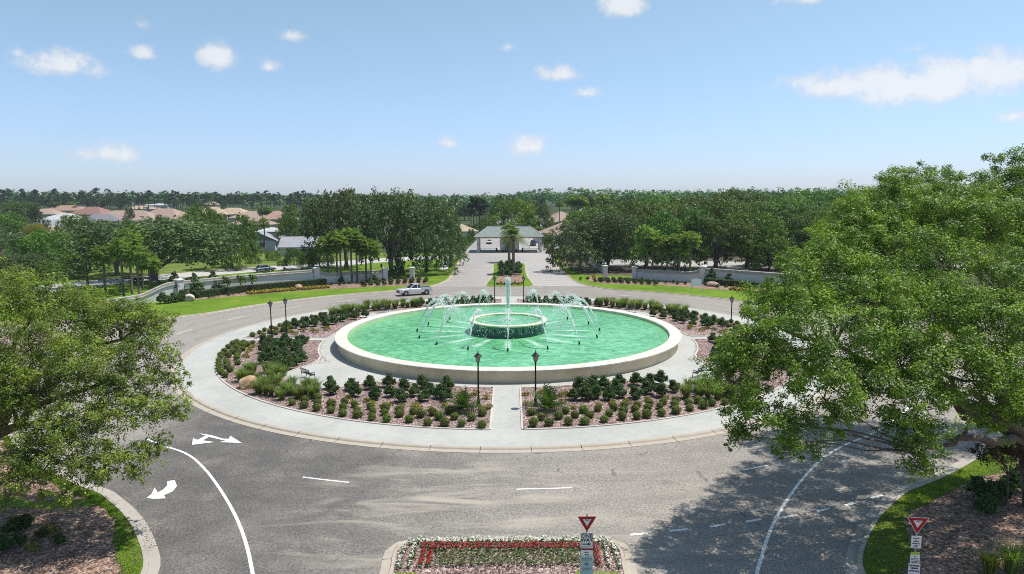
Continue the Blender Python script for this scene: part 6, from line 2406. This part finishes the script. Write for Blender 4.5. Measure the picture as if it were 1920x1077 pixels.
for k in range(40):
    x, y = polar(52.2 + 1.4 * (k % 4) + random.uniform(-.3, .3), 119.5 - .34 * k)
    plant(random.choice(SHRUB), (x, y), random.uniform(.6, .9), 'low dark shrub in the bed under the forked oak', 'shrub', 'low shrubs under the forked oak', 'leafy_shrub', .11)
for k in range(28):
    x, y = polar(52.6 + 1.2 * (k % 3) + random.uniform(-.3, .3), 60.5 + .45 * k)
    plant(random.choice(SHRUB), (x, y), random.uniform(.6, .9), 'low dark shrub in the bed right of the gate road', 'shrub', 'low shrubs right of the gate road', 'leafy_shrub', .11)
for i, p in enumerate([(-25.3, 52.88), (-30.93, 50.24), (-32.9, 50.99), (-53.35, 29.45), (-50.3, 31.2), (-48.9, 31.9)]):
    plant(SHRUB[i % 2], p, 1.1, 'dark rounded shrub at the foot of the left wall', 'shrub', 'rounded shrubs at the left wall', 'leafy_shrub', .11)
for i, (x, y, s) in enumerate(((-1.6, 62, 1.6), (-.2, 59.8, 1.5), (1.7, 63, 1.7), (.6, 67, 1.8), (-1.5, 68, 1.9), (1.6, 71, 1.9), (-.4, 73, 1.8), (2.0, 77, 1.6), (-1.9, 77, 1.7), (0, 80, 1.6))):
    plant(SHRUB[i % 2], (x, y), s, 'dark shrub in the clump round the date palms of the median', 'shrub', 'shrubs round the date palms', 'leafy_shrub', .11)
for i in range(22):
    plant(TUFT[i % 3] if i % 3 == 0 else GOLD[0], (-2.2 + .21 * i, 46.9 + .9 * (i % 2)), .5 if i % 3 == 0 else .9, 'low plant at the nose of the median', 'plant', 'low plants at the nose of the median', 'median_plant', .12)
for i in range(9):
    plant(SHRUB[i % 2], polar(57.6 - .5 * (i % 2), 148.6 + .55 * i), 1.0 + .25 * (i % 3), 'full dark shrub before the curved end of the left wall', 'shrub', 'shrubs before the curved end of the left wall', 'leafy_shrub', .11)
# shrubs along the left kerb of the upper gate road
for i, p in enumerate([(-15.32, 128.64, 0.14), (-15.37, 142.43, 0.49), (-14.66, 149.69, 0.71), (-13.82, 162.07, 1.03), (-13.52, 176.63, 1.35), (-13.41, 197.74, 1.91), (-13.26, 222.4, 2.59), (-14.82, 114.62, -0.01), (-16.9, 192.1, 1.75), (-18.04, 178.9, 1.41), (-13.32, 245.43, 3.13), (11.66, 129.85, 0.15), (11.01, 143.09, 0.54)]):
    t = oak((p[0], p[1], p[2], random.uniform(3.0, 5.0), random.uniform(1.5, 2.3)), 'oak_leaf', 'bushy shrub along the left side of the upper gate road' if i < 11 else 'bushy shrub right of the gatehouse', 'bushes along the upper gate road' if i < 11 else 'bushes right of the gatehouse', 'bushy_shrub', cat='shrub')
for p, lab in (((-15.75, 147.69, 0.66), 'bright lime round shrub left of the gatehouse, nearer the viewer'), ((-14.01, 162.07, 1.03), 'bright lime round shrub left of the gatehouse, farther up the road')):
    oak((p[0], p[1], p[2], 2.9, 1.2), 'oak_leaf_bright', lab, None, 'topiary_shrub', cat='shrub')
# meadow bushes in front of the garden wall
for p in [(513, -60.69, 98.98, -0.02, 2.46, 2.19), (552, -50.86, 85.13, -0.04, 4.15, 2.51), (578, -46.74, 82.31, -0.01, 3.46, 2.22), (600, -43.36, 80.0, -0.02, 4.63, 3.16), (478, -62.01, 89.94, -0.02, 1.82, 1.81), (530, -53.14, 83.71, -0.04, 1.62, 1.25)]:
    oak(p[1:], 'oak_leaf_bright' if p[0] % 2 else 'oak_leaf', 'bush in the rough meadow behind the left wall', 'meadow bushes', 'meadow_bush', cat='shrub')


# ---- pines
def pine_protos():
    out = []
    for v in range(3):
        rng = np.random.default_rng(300 + v)
        tr = MB().tube([(0, 0, -.02), (.004, 0, .3), (-.004, .003, .65), (0, 0, .95)], [.016, .013, .010, .004], 'bark', 6)
        lobes = []
        for i in range(15):
            z = rng.uniform(.56, .97)
            a = rng.uniform(0, 2 * PI)
            r = rng.uniform(.05, .17) * (1.25 - z) * 2.0
            lobes.append((r * math.cos(a), r * math.sin(a), z, rng.uniform(.035, .07)))
            tr.tube([(0, 0, z - .03), (r * math.cos(a), r * math.sin(a), z)], [.005, .002], 'bark', 4)
        out.append((tr.mesh('trunk'), leaf_crown('crown', rng, lobes, 2600, .022, 'pine_leaf', sub=8, subr=.5, up=.5)))
    return out


PINES = pine_protos()


def pine(p, label, group):
    x, y, z, h, _ = p
    k = random.randrange(3)
    t = thing('pine_tree', label, 'tree', (x, y, z), random.uniform(0, 6), group, (h * random.uniform(.9, 1.25), h * random.uniform(.9, 1.25), h))
    link('trunk', PINES[k][0], t)
    link('crown', PINES[k][1], t)


random.seed(12)
for us, vt, lab, grp in (([(8, -372.98, 422.04, 7.74, 16.27, 0.39), (13, -371.02, 422.04, 7.74, 16.28, 0.39), (18, -369.06, 422.04, 7.74, 16.29, 0.39), (23, -367.1, 422.05, 7.74, 16.3, 0.39), (28, -365.14, 422.05, 7.74, 16.3, 0.39), (33, -363.18, 422.05, 7.74, 16.31, 0.39), (38, -361.22, 422.05, 7.74, 16.32, 0.39), (43, -359.26, 422.05, 7.74, 16.32, 0.39), (48, -357.3, 422.05, 7.74, 16.33, 0.39), (53, -355.34, 422.05, 7.74, 16.34, 0.39), (58, -353.38, 422.05, 7.74, 16.35, 0.39), (63, -351.42, 422.05, 7.74, 16.35, 0.39), (68, -349.46, 422.05, 7.74, 16.36, 0.39), (73, -347.5, 422.05, 7.74, 16.37, 0.39), (78, -345.54, 422.06, 7.74, 16.37, 0.39), (83, -343.58, 422.06, 7.74, 16.38, 0.39), (88, -341.62, 422.06, 7.74, 16.39, 0.39), (93, -339.66, 422.06, 7.74, 16.4, 0.39), (98, -337.7, 422.06, 7.74, 16.4, 0.39), (103, -335.74, 422.06, 7.74, 16.41, 0.39), (108, -333.78, 422.06, 7.74, 16.42, 0.39), (113, -331.82, 422.06, 7.74, 16.42, 0.39), (118, -329.86, 422.06, 7.74, 16.43, 0.39), (123, -327.9, 422.06, 7.74, 16.44, 0.39), (128, -325.94, 422.06, 7.74, 16.45, 0.39), (133, -323.98, 422.07, 7.74, 16.45, 0.39), (138, -322.02, 422.07, 7.74, 16.46, 0.39), (143, -320.06, 422.07, 7.74, 16.47, 0.39), (148, -318.1, 422.07, 7.74, 16.47, 0.39), (153, -316.14, 422.07, 7.74, 16.48, 0.39), (158, -314.18, 422.07, 7.74, 16.49, 0.39), (163, -312.22, 422.07, 7.74, 16.5, 0.39), (168, -310.26, 422.07, 7.74, 16.5, 0.39), (173, -308.3, 422.07, 7.74, 16.51, 0.39), (178, -306.34, 422.07, 7.74, 16.52, 0.39), (183, -304.38, 422.07, 7.74, 16.52, 0.39), (188, -302.42, 422.08, 7.74, 16.53, 0.39), (193, -300.46, 422.08, 7.74, 16.54, 0.39), (198, -298.5, 422.08, 7.74, 16.55, 0.39), (203, -296.54, 422.08, 7.74, 16.55, 0.39), (208, -294.58, 422.08, 7.74, 16.56, 0.39), (213, -292.62, 422.08, 7.74, 16.57, 0.39), (218, -290.66, 422.08, 7.74, 16.57, 0.39)], 0, 'tall pine in the long row on the far left skyline', 'pines on the far left skyline'),
                         ([(232, -273.51, 401.85, 7.22, 15.99, 0.38), (238, -271.26, 401.85, 7.22, 16.0, 0.38), (244, -269.0, 401.85, 7.22, 16.01, 0.38), (250, -266.74, 401.85, 7.22, 16.02, 0.38), (256, -264.49, 401.85, 7.22, 16.03, 0.38), (262, -262.23, 401.85, 7.22, 16.03, 0.38), (268, -259.98, 401.86, 7.22, 16.04, 0.38), (274, -257.72, 401.86, 7.22, 16.05, 0.38), (280, -255.46, 401.86, 7.22, 16.06, 0.38), (286, -253.21, 401.86, 7.22, 16.07, 0.38), (292, -250.95, 401.86, 7.22, 16.07, 0.38), (298, -248.7, 401.86, 7.22, 16.08, 0.38), (304, -246.44, 401.86, 7.22, 16.09, 0.38), (310, -244.18, 401.86, 7.22, 16.1, 0.38), (316, -241.93, 401.86, 7.22, 16.11, 0.38), (322, -239.67, 401.87, 7.22, 16.12, 0.38), (328, -237.42, 401.87, 7.22, 16.12, 0.38), (334, -235.16, 401.87, 7.22, 16.13, 0.38)], 0, 'tall pine with bare trunk right of the gap in the skyline', 'pines right of the skyline gap'),
                         ([(345, -235.95, 412.04, 7.48, 14.17, 0.38), (350, -234.03, 412.04, 7.48, 14.18, 0.38), (355, -232.11, 412.04, 7.48, 14.19, 0.38), (360, -230.19, 412.04, 7.48, 14.19, 0.38), (365, -228.27, 412.04, 7.48, 14.2, 0.38), (370, -226.35, 412.04, 7.48, 14.21, 0.38), (375, -224.43, 412.04, 7.48, 14.21, 0.38), (380, -222.51, 412.04, 7.48, 14.22, 0.38), (385, -220.59, 412.04, 7.48, 14.23, 0.38), (390, -218.67, 412.04, 7.48, 14.23, 0.38), (395, -216.75, 412.04, 7.48, 14.24, 0.38), (400, -214.83, 412.05, 7.48, 14.25, 0.38), (405, -212.91, 412.05, 7.48, 14.26, 0.38), (410, -210.99, 412.05, 7.48, 14.26, 0.38), (415, -209.07, 412.05, 7.48, 14.27, 0.38), (420, -207.15, 412.05, 7.48, 14.28, 0.38), (425, -205.23, 412.05, 7.48, 14.28, 0.38), (430, -203.31, 412.05, 7.48, 14.29, 0.38), (435, -201.39, 412.05, 7.48, 14.3, 0.38), (440, -199.47, 412.05, 7.48, 14.3, 0.38), (445, -197.55, 412.05, 7.48, 14.31, 0.38), (450, -195.63, 412.05, 7.48, 14.32, 0.38), (455, -193.71, 412.06, 7.48, 14.33, 0.38), (460, -191.79, 412.06, 7.48, 14.33, 0.38), (465, -189.87, 412.06, 7.48, 14.34, 0.38), (470, -187.95, 412.06, 7.48, 14.35, 0.38), (475, -186.03, 412.06, 7.48, 14.35, 0.38), (480, -184.11, 412.06, 7.48, 14.36, 0.38), (485, -182.19, 412.06, 7.48, 14.37, 0.38), (490, -180.27, 412.06, 7.48, 14.37, 0.38), (495, -178.35, 412.06, 7.48, 14.38, 0.38), (500, -176.43, 412.06, 7.48, 14.39, 0.38), (505, -174.51, 412.06, 7.48, 14.4, 0.38), (510, -172.59, 412.07, 7.48, 14.4, 0.38), (515, -170.67, 412.07, 7.48, 14.41, 0.38), (520, -168.75, 412.07, 7.48, 14.42, 0.38), (525, -166.83, 412.07, 7.48, 14.42, 0.38), (530, -164.91, 412.07, 7.48, 14.43, 0.38), (535, -162.99, 412.07, 7.48, 14.44, 0.38), (540, -161.07, 412.07, 7.48, 14.44, 0.38), (545, -159.15, 412.07, 7.48, 14.45, 0.38), (550, -157.23, 412.07, 7.48, 14.46, 0.38), (555, -155.31, 412.07, 7.48, 14.47, 0.38), (560, -153.39, 412.07, 7.48, 14.47, 0.38), (565, -151.47, 412.08, 7.48, 14.48, 0.38), (570, -149.55, 412.08, 7.48, 14.49, 0.38), (575, -147.63, 412.08, 7.48, 14.49, 0.38), (580, -145.71, 412.08, 7.48, 14.5, 0.38), (585, -143.79, 412.08, 7.48, 14.51, 0.38), (590, -141.87, 412.08, 7.48, 14.51, 0.38), (595, -139.95, 412.08, 7.48, 14.52, 0.38)], 0, 'pine in the wood behind the terracotta houses', 'pines behind the terracotta houses')):
    for u, x, y, z, h, w in us:
        d = random.uniform(-.10, .12)
        pine((x * (1 + d) + random.uniform(-2, 2), y + d * 450, rise(x, y + d * 450), h * random.uniform(.72, 1.06) + d * 10, w), lab, grp)
for p in [(-16.1, 199.97, 2.01, 13.95, 0.22), (-15.02, 199.97, 2.01, 14.81, 0.22), (-13.72, 199.97, 2.01, 14.39, 0.22), (-12.64, 199.97, 2.01, 15.24, 0.22), (-11.56, 199.97, 2.01, 13.97, 0.22), (-10.27, 199.97, 2.01, 13.12, 0.22)]:
    pine(p, 'slender pine with pale trunk left of the gatehouse roof', 'slender pines left of the gatehouse')

# ---- distant wood: the nearest trees one by one, the rest as one forest
FOREST = []
for v in range(3):
    rng = np.random.default_rng(400 + v)
    lobes = [(r_ * math.cos(a_), r_ * math.sin(a_), rng.uniform(.42, .82) - .25 * r_, rng.uniform(.24, .36)) for a_, r_ in zip(rng.uniform(0, 2 * PI, 20), np.sqrt(rng.uniform(.02, .5, 20)))]
    FOREST.append(leaf_crown('crown', rng, lobes, 2600, .10, 'forest_leaf', sub=9, subr=.4, up=.6))
FTRUNK = MB().tube([(0, 0, -.02), (0, 0, .5)], [.05, .035], 'bark', 6).mesh('trunk')


def wood_trees():
    spots = []
    for boxes in [[(-74.48, 188.94, 1.7), (-23.77, 191.31, 1.77), (-131.17, 387.7, 6.84), (-42.51, 396.07, 7.03), 34], [(-30.16, 261.11, 3.54), (-7.67, 262.12, 3.59), (-47.84, 454.3, 8.53), (-12.41, 457.48, 8.62), 12], [(-8.62, 301.5, 4.6), (18.2, 303.76, 4.64), (-16.96, 644.73, 9.75), (35.56, 673.19, 9.74), 22], [(23.89, 164.2, 1.05), (64.76, 165.63, 1.11), (45.72, 386.32, 6.79), (125.83, 393.26, 6.96), 44], [(66.12, 170.7, 1.2), (125.26, 172.91, 1.29), (135.57, 429.59, 7.92), (261.18, 441.79, 8.19), 52], [(105.05, 132.93, 0.27), (160.93, 135.42, 0.29), (261.18, 441.79, 8.19), (405.34, 454.3, 8.53), 50], [(-399.57, 452.72, 8.49), (-156.62, 476.93, 9.15), (-425.55, 486.92, 9.39), (-180.91, 561.9, 9.75), 40]]:
        a, b, c, d, n = boxes
        for k in range(n):
            f, g = random.random(), random.random() ** .8
            p = [(a[i] * (1 - f) + b[i] * f) * (1 - g) + (c[i] * (1 - f) + d[i] * f) * g for i in range(2)]
            if 1 < p[0] - 0 < 46 and 150 < p[1] < 255 and p[0] < 18 + (p[1] - 150) * .22:
                continue
            spots.append(p)
    for x, y in spots:
        h = random.uniform(9.0, 15.0) + 1.2 * math.sin(x * .05)
        w = random.uniform(4.5, 8.5)
        u = x / (y + 71.3)
        where = 'behind the terracotta houses at far left' if u < -.28 else 'behind the tall dark oak left of the gatehouse' if u < -.05 else 'behind the gatehouse' if u < .07 else 'rising behind the right oak grove' if u < .5 else 'behind the huge right oak'
        t = thing('woodland_tree', 'woodland tree ' + where, 'tree', (x, y, rise(x, y)), random.uniform(0, 6), 'woodland trees ' + where, (w, w, h))
        link('trunk', FTRUNK, t)
        link('crown', random.choice(FOREST), t)


wood_trees()


def far_forest():
    rng = np.random.default_rng(55)
    n = 3000
    yy = 330 + 1500 * rng.random(n) ** 1.25
    xx = rng.uniform(-.86, .86, n) * (yy + 71) + rng.normal(0, 8, n)
    keep = (yy > 470) | ((xx > -.30 * (yy + 71)) & ~((np.abs(xx - 24) < 30) & (yy < 400)))
    xx, yy = xx[keep], yy[keep]
    n = len(xx)
    hh = rng.uniform(8.5, 16, n) + 2.6 * np.sin(xx * .011) + 1.5 * np.sin(xx * .037) + (yy > 900) * 1.5
    ww = rng.uniform(5, 8.5, n) * (1 + (yy > 800) * .3)
    zz = np.array([rise(a, b) for a, b in zip(xx, yy)])
    m = 90
    g = rng.normal(size=(n, m, 3))
    g /= np.linalg.norm(g, axis=2, keepdims=True)
    g[:, :, 2] = np.abs(g[:, :, 2]) * .95 - .12
    lump = 1 + .22 * np.sin(3 * np.arctan2(g[:, :, 1], g[:, :, 0]) + rng.uniform(0, 6, (n, 1))) * (1 - g[:, :, 2])
    rad = rng.uniform(.72, 1.03, (n, m)) * lump
    pos = np.stack([xx[:, None] + g[:, :, 0] * rad * ww[:, None], yy[:, None] + g[:, :, 1] * rad * ww[:, None],
                    zz[:, None] + hh[:, None] * (.45 + .55 * g[:, :, 2] * rad)], 2).reshape(-1, 3)
    nn = (g + rng.normal(0, .35, g.shape) + np.array([0, 0, .4])).reshape(-1, 3)
    s = np.repeat(1.5 + yy / 900.0, m) * rng.uniform(.7, 1.3, n * m)
    v, q = leaf_arrays(rng, pos, nn, s, s * .75)
    link('forest', np_mesh('forest', v, q, ['forest_leaf']), kind='stuff')


far_forest()


# ---- the two big oaks of the foreground
def big_oak(name, base, lobes, seed, n, leaf, label, mat, limbs, trunk_h, r0, lean=(0, 0), moss=0, grow=.93):
    rng = np.random.default_rng(seed)
    t = thing(name, label, 'tree', (base[0], base[1], .1))
    b = Vector((base[0], base[1], .1))
    lobes = [(x, y, z, r * grow) for x, y, z, r in lobes]
    fork = Vector((lean[0], lean[1], trunk_h))
    tr = MB()
    tr.tube([(0, 0, -.15), (0, 0, .15), tuple(fork * .5 + Vector((.06, .05, 0))), tuple(fork)], [r0 * 1.5, r0 * 1.1, r0 * .95, r0 * .9], 'bark', 14)
    trunk = tr.build('trunk', t, True)
    loc = [(x - b.x, y - b.y, z - b.z, r) for x, y, z, r in lobes]
    cen = [Vector(q[:3]) for q in loc]
    # main limbs towards chosen lobes, the others branch from the nearest limb
    nodes = []
    lm = MB()
    for k in limbs:
        pts = bent(fork - Vector((0, 0, .25)), cen[k] - Vector((0, 0, .4)), .5, 9, rng, .16)
        rad = [r0 * .52 * (1 - i / 10) + .035 for i in range(10)]
        lm.tube(pts, rad, 'bark', 9)
        nodes += [(p, r) for p, r in zip(pts[2:], rad[2:])]
    lm.build('limb', t, True)
    bm_ = MB()
    for k, c in enumerate(cen):
        if k not in limbs:
            p, r = min(nodes, key=lambda q: (q[0] - c).length + (2.5 if q[0].z > c.z + 1 else 0))
            r = min(r, .11)
            pts = bent(p, c, .15, 5, rng, .10)
            bm_.tube(pts, [r * .8, r * .7, r * .55, r * .4, r * .3, .015], 'bark', 6)
        for j in range(16):                                  # twigs that show through the gaps
            d = Vector(rng.normal(size=3))
            d.z = d.z * .6 + .15
            d.normalize()
            e = c + d * loc[k][3] * rng.uniform(.7, 1.05)
            bm_.tube(bent(c - d * .1, e, .0, 3, rng, .08), [.026, .018, .011, .005], 'bark_grey', 4, cap=False)
    bm_.build('branches', t)
    p, nn = crown_points(rng, loc, n, sub=36, subr=.22, up=.7, core=.12, droop=.16, out=1.25)
    s = leaf * rng.uniform(.65, 1.35, len(p))
    v, q = leaf_arrays(rng, p, nn, s, s * .52)
    link('crown', np_mesh('crown', v, q, [mat]), t)
    if moss:
        mm = MB()
        for k in range(moss):
            c = cen[rng.integers(0, len(cen))] + Vector(rng.normal(size=3)) * .8
            for j in range(5):
                q0 = c + Vector(rng.normal(size=3)) * .10
                mm.tube([q0, q0 + Vector((rng.normal() * .05, rng.normal() * .05, -.35)), q0 + Vector((rng.normal() * .08, 0, -rng.uniform(.6, 1.2)))], [.012, .02, .003], 'bark_grey', 4, cap=False)
        mm.build('hanging_moss', t)
    return t


RIGHT = [(10.92, -42.9, 8.48, 1.6), (9.8, -44.05, 7.41, 1.45), (12.47, -41.74, 9.64, 1.7), (13.12, -40.62, 10.54, 2.0), (11.41, -43.96, 8.08, 2.1), (10.64, -45.22, 6.19, 1.35), (11.63, -45.76, 5.89, 1.35), (10.01, -44.69, 6.35, 1.0), (13.2, -43.82, 9.2, 2.3), (13.18, -45.03, 7.59, 2.0), (14.93, -40.57, 10.92, 2.2), (17.05, -38.43, 11.84, 2.2), (16.38, -41.64, 10.46, 2.4), (15.66, -43.87, 8.76, 2.4), (14.91, -45.06, 7.38, 1.8), (13.27, -45.68, 6.46, 1.0), (20.27, -37.44, 11.75, 2.4), (18.3, -41.7, 9.99, 2.6), (17.79, -43.93, 8.33, 2.3), (16.44, -45.64, 6.79, 1.7), (16.29, -46.3, 5.61, 1.25), (15.8, -45.93, 6.12, 1.0), (22.33, -38.47, 11.59, 2.6), (20.59, -41.73, 9.76, 2.6), (19.46, -44.47, 8.02, 2.2), (24.23, -39.62, 10.44, 2.6), (22.24, -42.86, 8.79, 2.5), (20.47, -45.57, 7.33, 1.9), (19.88, -45.2, 6.33, 1.2), (26.95, -38.63, 10.3, 2.6), (23.46, -43.44, 8.23, 2.2), (27.46, -40.8, 9.12, 2.8), (19.87, -36.28, 12.9, 2.0), (10.06, -42.41, 8.36, 0.8), (9.37, -43.47, 7.95, 0.9), (16.3, -46.42, 4.68, 0.75), (11.26, -45.85, 5.2, 0.7), (18.84, -35.19, 13.55, 1.9), (17.55, -36.33, 12.53, 1.7), (20.53, -34.07, 14.39, 2.0), (22.59, -32.97, 15.14, 1.9), (22.9, -34.18, 13.52, 2.5), (24.98, -34.18, 13.53, 2.5), (26.33, -35.22, 13.29, 2.5), (28.2, -35.18, 13.58, 2.5), (29.25, -36.33, 12.52, 2.6), (14.98, -38.97, 11.62, 1.5), (9.47, -45.3, 5.54, 0.7)]
RBASE = (25.82, -40.46)
big_oak('oak_tree', RBASE, RIGHT, 61, 275000, .118, 'huge bright green oak overhanging the right side of the road', 'big_oak_leaf', (8, 2, 13, 18, 23, 16, 25, 20, 30), 3.4, .42, (-.5, .3), 5)
RBACK = [(23.25, -29.13, 13.64, 2.4), (21.4, -30.21, 13.02, 2.0), (26.45, -27.0, 14.46, 2.6), (26.67, -25.8, 15.98, 1.5), (28.55, -25.76, 16.24, 1.6), (29.26, -26.81, 15.97, 1.3), (27.75, -28.03, 14.31, 2.6), (29.99, -28.03, 14.32, 2.6), (27.96, -30.25, 12.72, 2.8), (32.25, -26.89, 15.35, 2.0), (30.98, -29.16, 13.34, 2.8), (33.66, -26.71, 16.76, 1.9), (33.77, -27.9, 15.35, 2.6), (32.55, -30.21, 13.06, 2.8), (25.34, -30.3, 12.39, 2.6), (36.0, -27.94, 15.02, 3.0), (34.85, -30.29, 12.42, 3.0), (38.59, -28.11, 13.67, 3.0), (22.49, -31.38, 11.81, 2.2)]
big_oak('oak_tree', (36.5, -27.5), RBACK, 62, 125000, .13, 'tall oak behind the huge right oak, its thin top against the sky', 'big_oak_leaf', (2, 6, 8, 12, 15), 6.0, .45, (-.8, .5))
LEFT = [(-23.34, -38.66, 10.12, 1.9), (-25.69, -37.63, 10.29, 2.1), (-20.57, -39.78, 9.26, 1.9), (-22.75, -37.68, 9.84, 1.5), (-18.32, -38.83, 8.77, 1.5), (-17.4, -38.3, 8.95, 0.9), (-16.85, -39.94, 8.0, 1.15), (-15.75, -40.49, 7.66, 0.6), (-15.44, -41.12, 6.7, 0.8), (-14.8, -42.24, 5.82, 0.75), (-17.67, -41.05, 7.23, 1.6), (-19.01, -42.02, 7.47, 1.9), (-21.89, -40.95, 7.95, 2.1), (-15.76, -42.28, 5.46, 1.2), (-17.02, -42.75, 5.73, 1.3), (-18.82, -43.25, 5.77, 1.4), (-21.16, -42.16, 6.4, 1.5), (-22.36, -42.19, 6.15, 1.6), (-18.48, -43.97, 4.12, 1.5), (-16.88, -43.98, 4.01, 1.2), (-15.75, -43.47, 4.05, 0.85), (-20.42, -43.96, 4.22, 1.2), (-18.54, -44.65, 2.75, 0.85), (-17.22, -44.08, 3.29, 0.7), (-20.94, -44.58, 3.3, 1.1), (-15.8, -43.96, 3.41, 0.5), (-15.14, -43.13, 4.41, 0.6), (-19.59, -39.42, 8.14, 1.5), (-19.94, -38.26, 9.26, 1.15), (-18.11, -38.57, 9.26, 0.95), (-19.38, -37.73, 9.5, 0.85), (-21.21, -37.89, 9.79, 1.1), (-17.76, -43.53, 5.15, 1.2), (-19.6, -43.58, 4.8, 1.2), (-19.88, -44.26, 3.4, 0.9), (-16.93, -41.32, 6.67, 1.0), (-18.23, -41.68, 6.26, 1.3), (-21.14, -41.08, 6.97, 1.6), (-24.87, -40.92, 8.19, 3), (-23.45, -43.33, 5.18, 2.4), (-27.86, -37.7, 9.68, 3), (-26.84, -41.08, 6.95, 3)]
LBASE = (-26.44, -40.49)
big_oak('oak_tree', LBASE, LEFT, 63, 165000, .108, 'big olive green oak overhanging the left side of the road', 'oak_leaf_olive', (12, 10, 15, 18, 29, 27, 0), 3.0, .40, (.3, .2), grow=1.0)

# ---- bottom corners
RT = (24.6, -40.25)
RUST = leaf_crown('crown', np.random.default_rng(70), [(0, 0, 2.5, .8), (.7, .2, 2.6, .7), (-.8, -.1, 2.55, .75), (.2, .5, 3.1, .7), (-.4, -.3, 3.1, .6), (-1.3, .1, 2.6, .55), (1.2, 0, 2.9, .6)], 2600, .12, 'rust_leaf', sub=12, subr=.4)
t = thing('small_tree', 'small dark red leaved tree under the right oak', 'tree', (RT[0], RT[1], .1))
tb = MB().tube([(0, 0, -.05), (.03, 0, .8), (0, .02, 1.7)], [.07, .055, .04], 'bark', 7)
for k in range(9):
    a = 2 * PI * k / 9
    tb.tube(bent((0, .02, 1.5), (1.1 * math.cos(a), 1.0 * math.sin(a), 2.4 + .5 * (k % 2)), .1, 4, np.random.default_rng(k), .04), [.03, .022, .016, .01, .004], 'bark', 5)
tb.build('trunk', t)
link('crown', RUST, t)
for p, s, lab in (((26.13, -38.56), 1.0, 'bright green round shrub right of the small red tree'), ((27.54, -37.38), .95, 'bright green round shrub farther right behind the small red tree')):
    m2 = SHRUB[0].copy()
    m2.materials[0] = M['bush_leaf']
    plant(m2, p, s, lab, 'shrub', None, 'round_shrub', .1)
for p, s in (((23.8, -39.5), 1.1), ((24.0, -39.91), 1.1), ((24.7, -39.67), 1.0), ((22.96, -41.2), 1.0)):
    plant(random.choice(SHRUB), p, s, 'dark green shrub in the shade left of the small red tree', 'shrub', 'dark shrubs beside the small red tree', 'leafy_shrub', .1)
for p, s in (((20.42, -46.19), 1.4), ((19.43, -46.39), 1.2), ((21.33, -45.99), 1.4)):
    plant(TUFT[0], p, s * .7, 'dark green grassy clump in the bottom right corner', 'ornamental grass', 'grassy clumps in the bottom right corner', 'ornamental_grass', .1)
for (p, s, m_) in (((-21.98, -42.32), .9, 0), ((-22.23, -42.82), 1.0, 1), ((-21.17, -43.76), .8, 0), ((-20.74, -43.05), .6, 1), ((-19.43, -43.75), .7, 0), ((-21.46, -44.21), .9, 1)):
    plant(SHRUB[m_], p, s * .75, 'small dark shrub in the mulch at the bottom left', 'shrub', 'small shrubs in the bottom left mulch', 'leafy_shrub', .1)
for p in [(-20.82, -42.41), (-20.39, -44.2), (-20.39, -42.85)]:
    plant(GOLD[0], p, 1.1, 'low yellow green plant in the mulch at the bottom left', 'plant', 'low plants in the bottom left mulch', 'golden_shrub', .1)
sheet('left_verge_grass', [(-31.3, -38.74), (-25.86, -38.69), (-23.65, -39.47), (-21.87, -39.34), (-20.81, -38.96), (-19.93, -39.86), (-21.59, -40.16), (-23.15, -40.17), (-24.8, -40.07), (-30.03, -40.11)], 'lawn', .116)


def litter():
    """bark chips and fallen leaves on the two mulched corners"""
    rng = np.random.default_rng(88)
    n = 26000
    side = np.where(rng.random(n) < .5, -1.0, 1.0)
    x = side * rng.uniform(15, 29, n)
    y = rng.uniform(-48, -34, n)
    ok = np.hypot(x, y) > 45.0
    ok &= np.abs(x) > 15.2
    x, y = x[ok], y[ok]
    n = len(x)
    pos = np.stack([x, y, np.full(n, .112) + rng.uniform(0, .03, n)], 1)
    nn = rng.normal(0, .45, (n, 3)) + np.array([0, 0, 1])
    v, q = leaf_arrays(rng, pos, nn, rng.uniform(.05, .12, n), rng.uniform(.03, .05, n))
    mi = rng.integers(0, 2, n)
    link('leaf_litter', np_mesh('leaf_litter', v, q, ['chip_a', 'chip_b'], mi), kind='stuff')


litter()


# ------------------------------------------------------------------ summer air
def haze():
    m = bpy.data.materials.new('air')
    m.use_nodes = True
    t = m.node_tree
    t.nodes.clear()
    out = N(t, 'ShaderNodeOutputMaterial')
    v = N(t, 'ShaderNodeVolumePrincipled')
    v.inputs['Color'].default_value = (.80, .88, 1.0, 1)
    v.inputs['Density'].default_value = .00012
    L(t, v.outputs[0], out.inputs['Volume'])
    M['air'] = m
    x0, x1, y0, y1, z0, z1 = -4100, 4100, -450, 6100, -1.1, 34.0
    MB().add([(x0, y0, z0), (x1, y0, z0), (x1, y1, z0), (x0, y1, z0), (x0, y0, z1), (x1, y0, z1), (x1, y1, z1), (x0, y1, z1)],
             [(3, 2, 1, 0), (4, 5, 6, 7), (0, 1, 5, 4), (1, 2, 6, 5), (2, 3, 7, 6), (3, 0, 4, 7)], 'air').build('haze', kind='stuff')


haze()
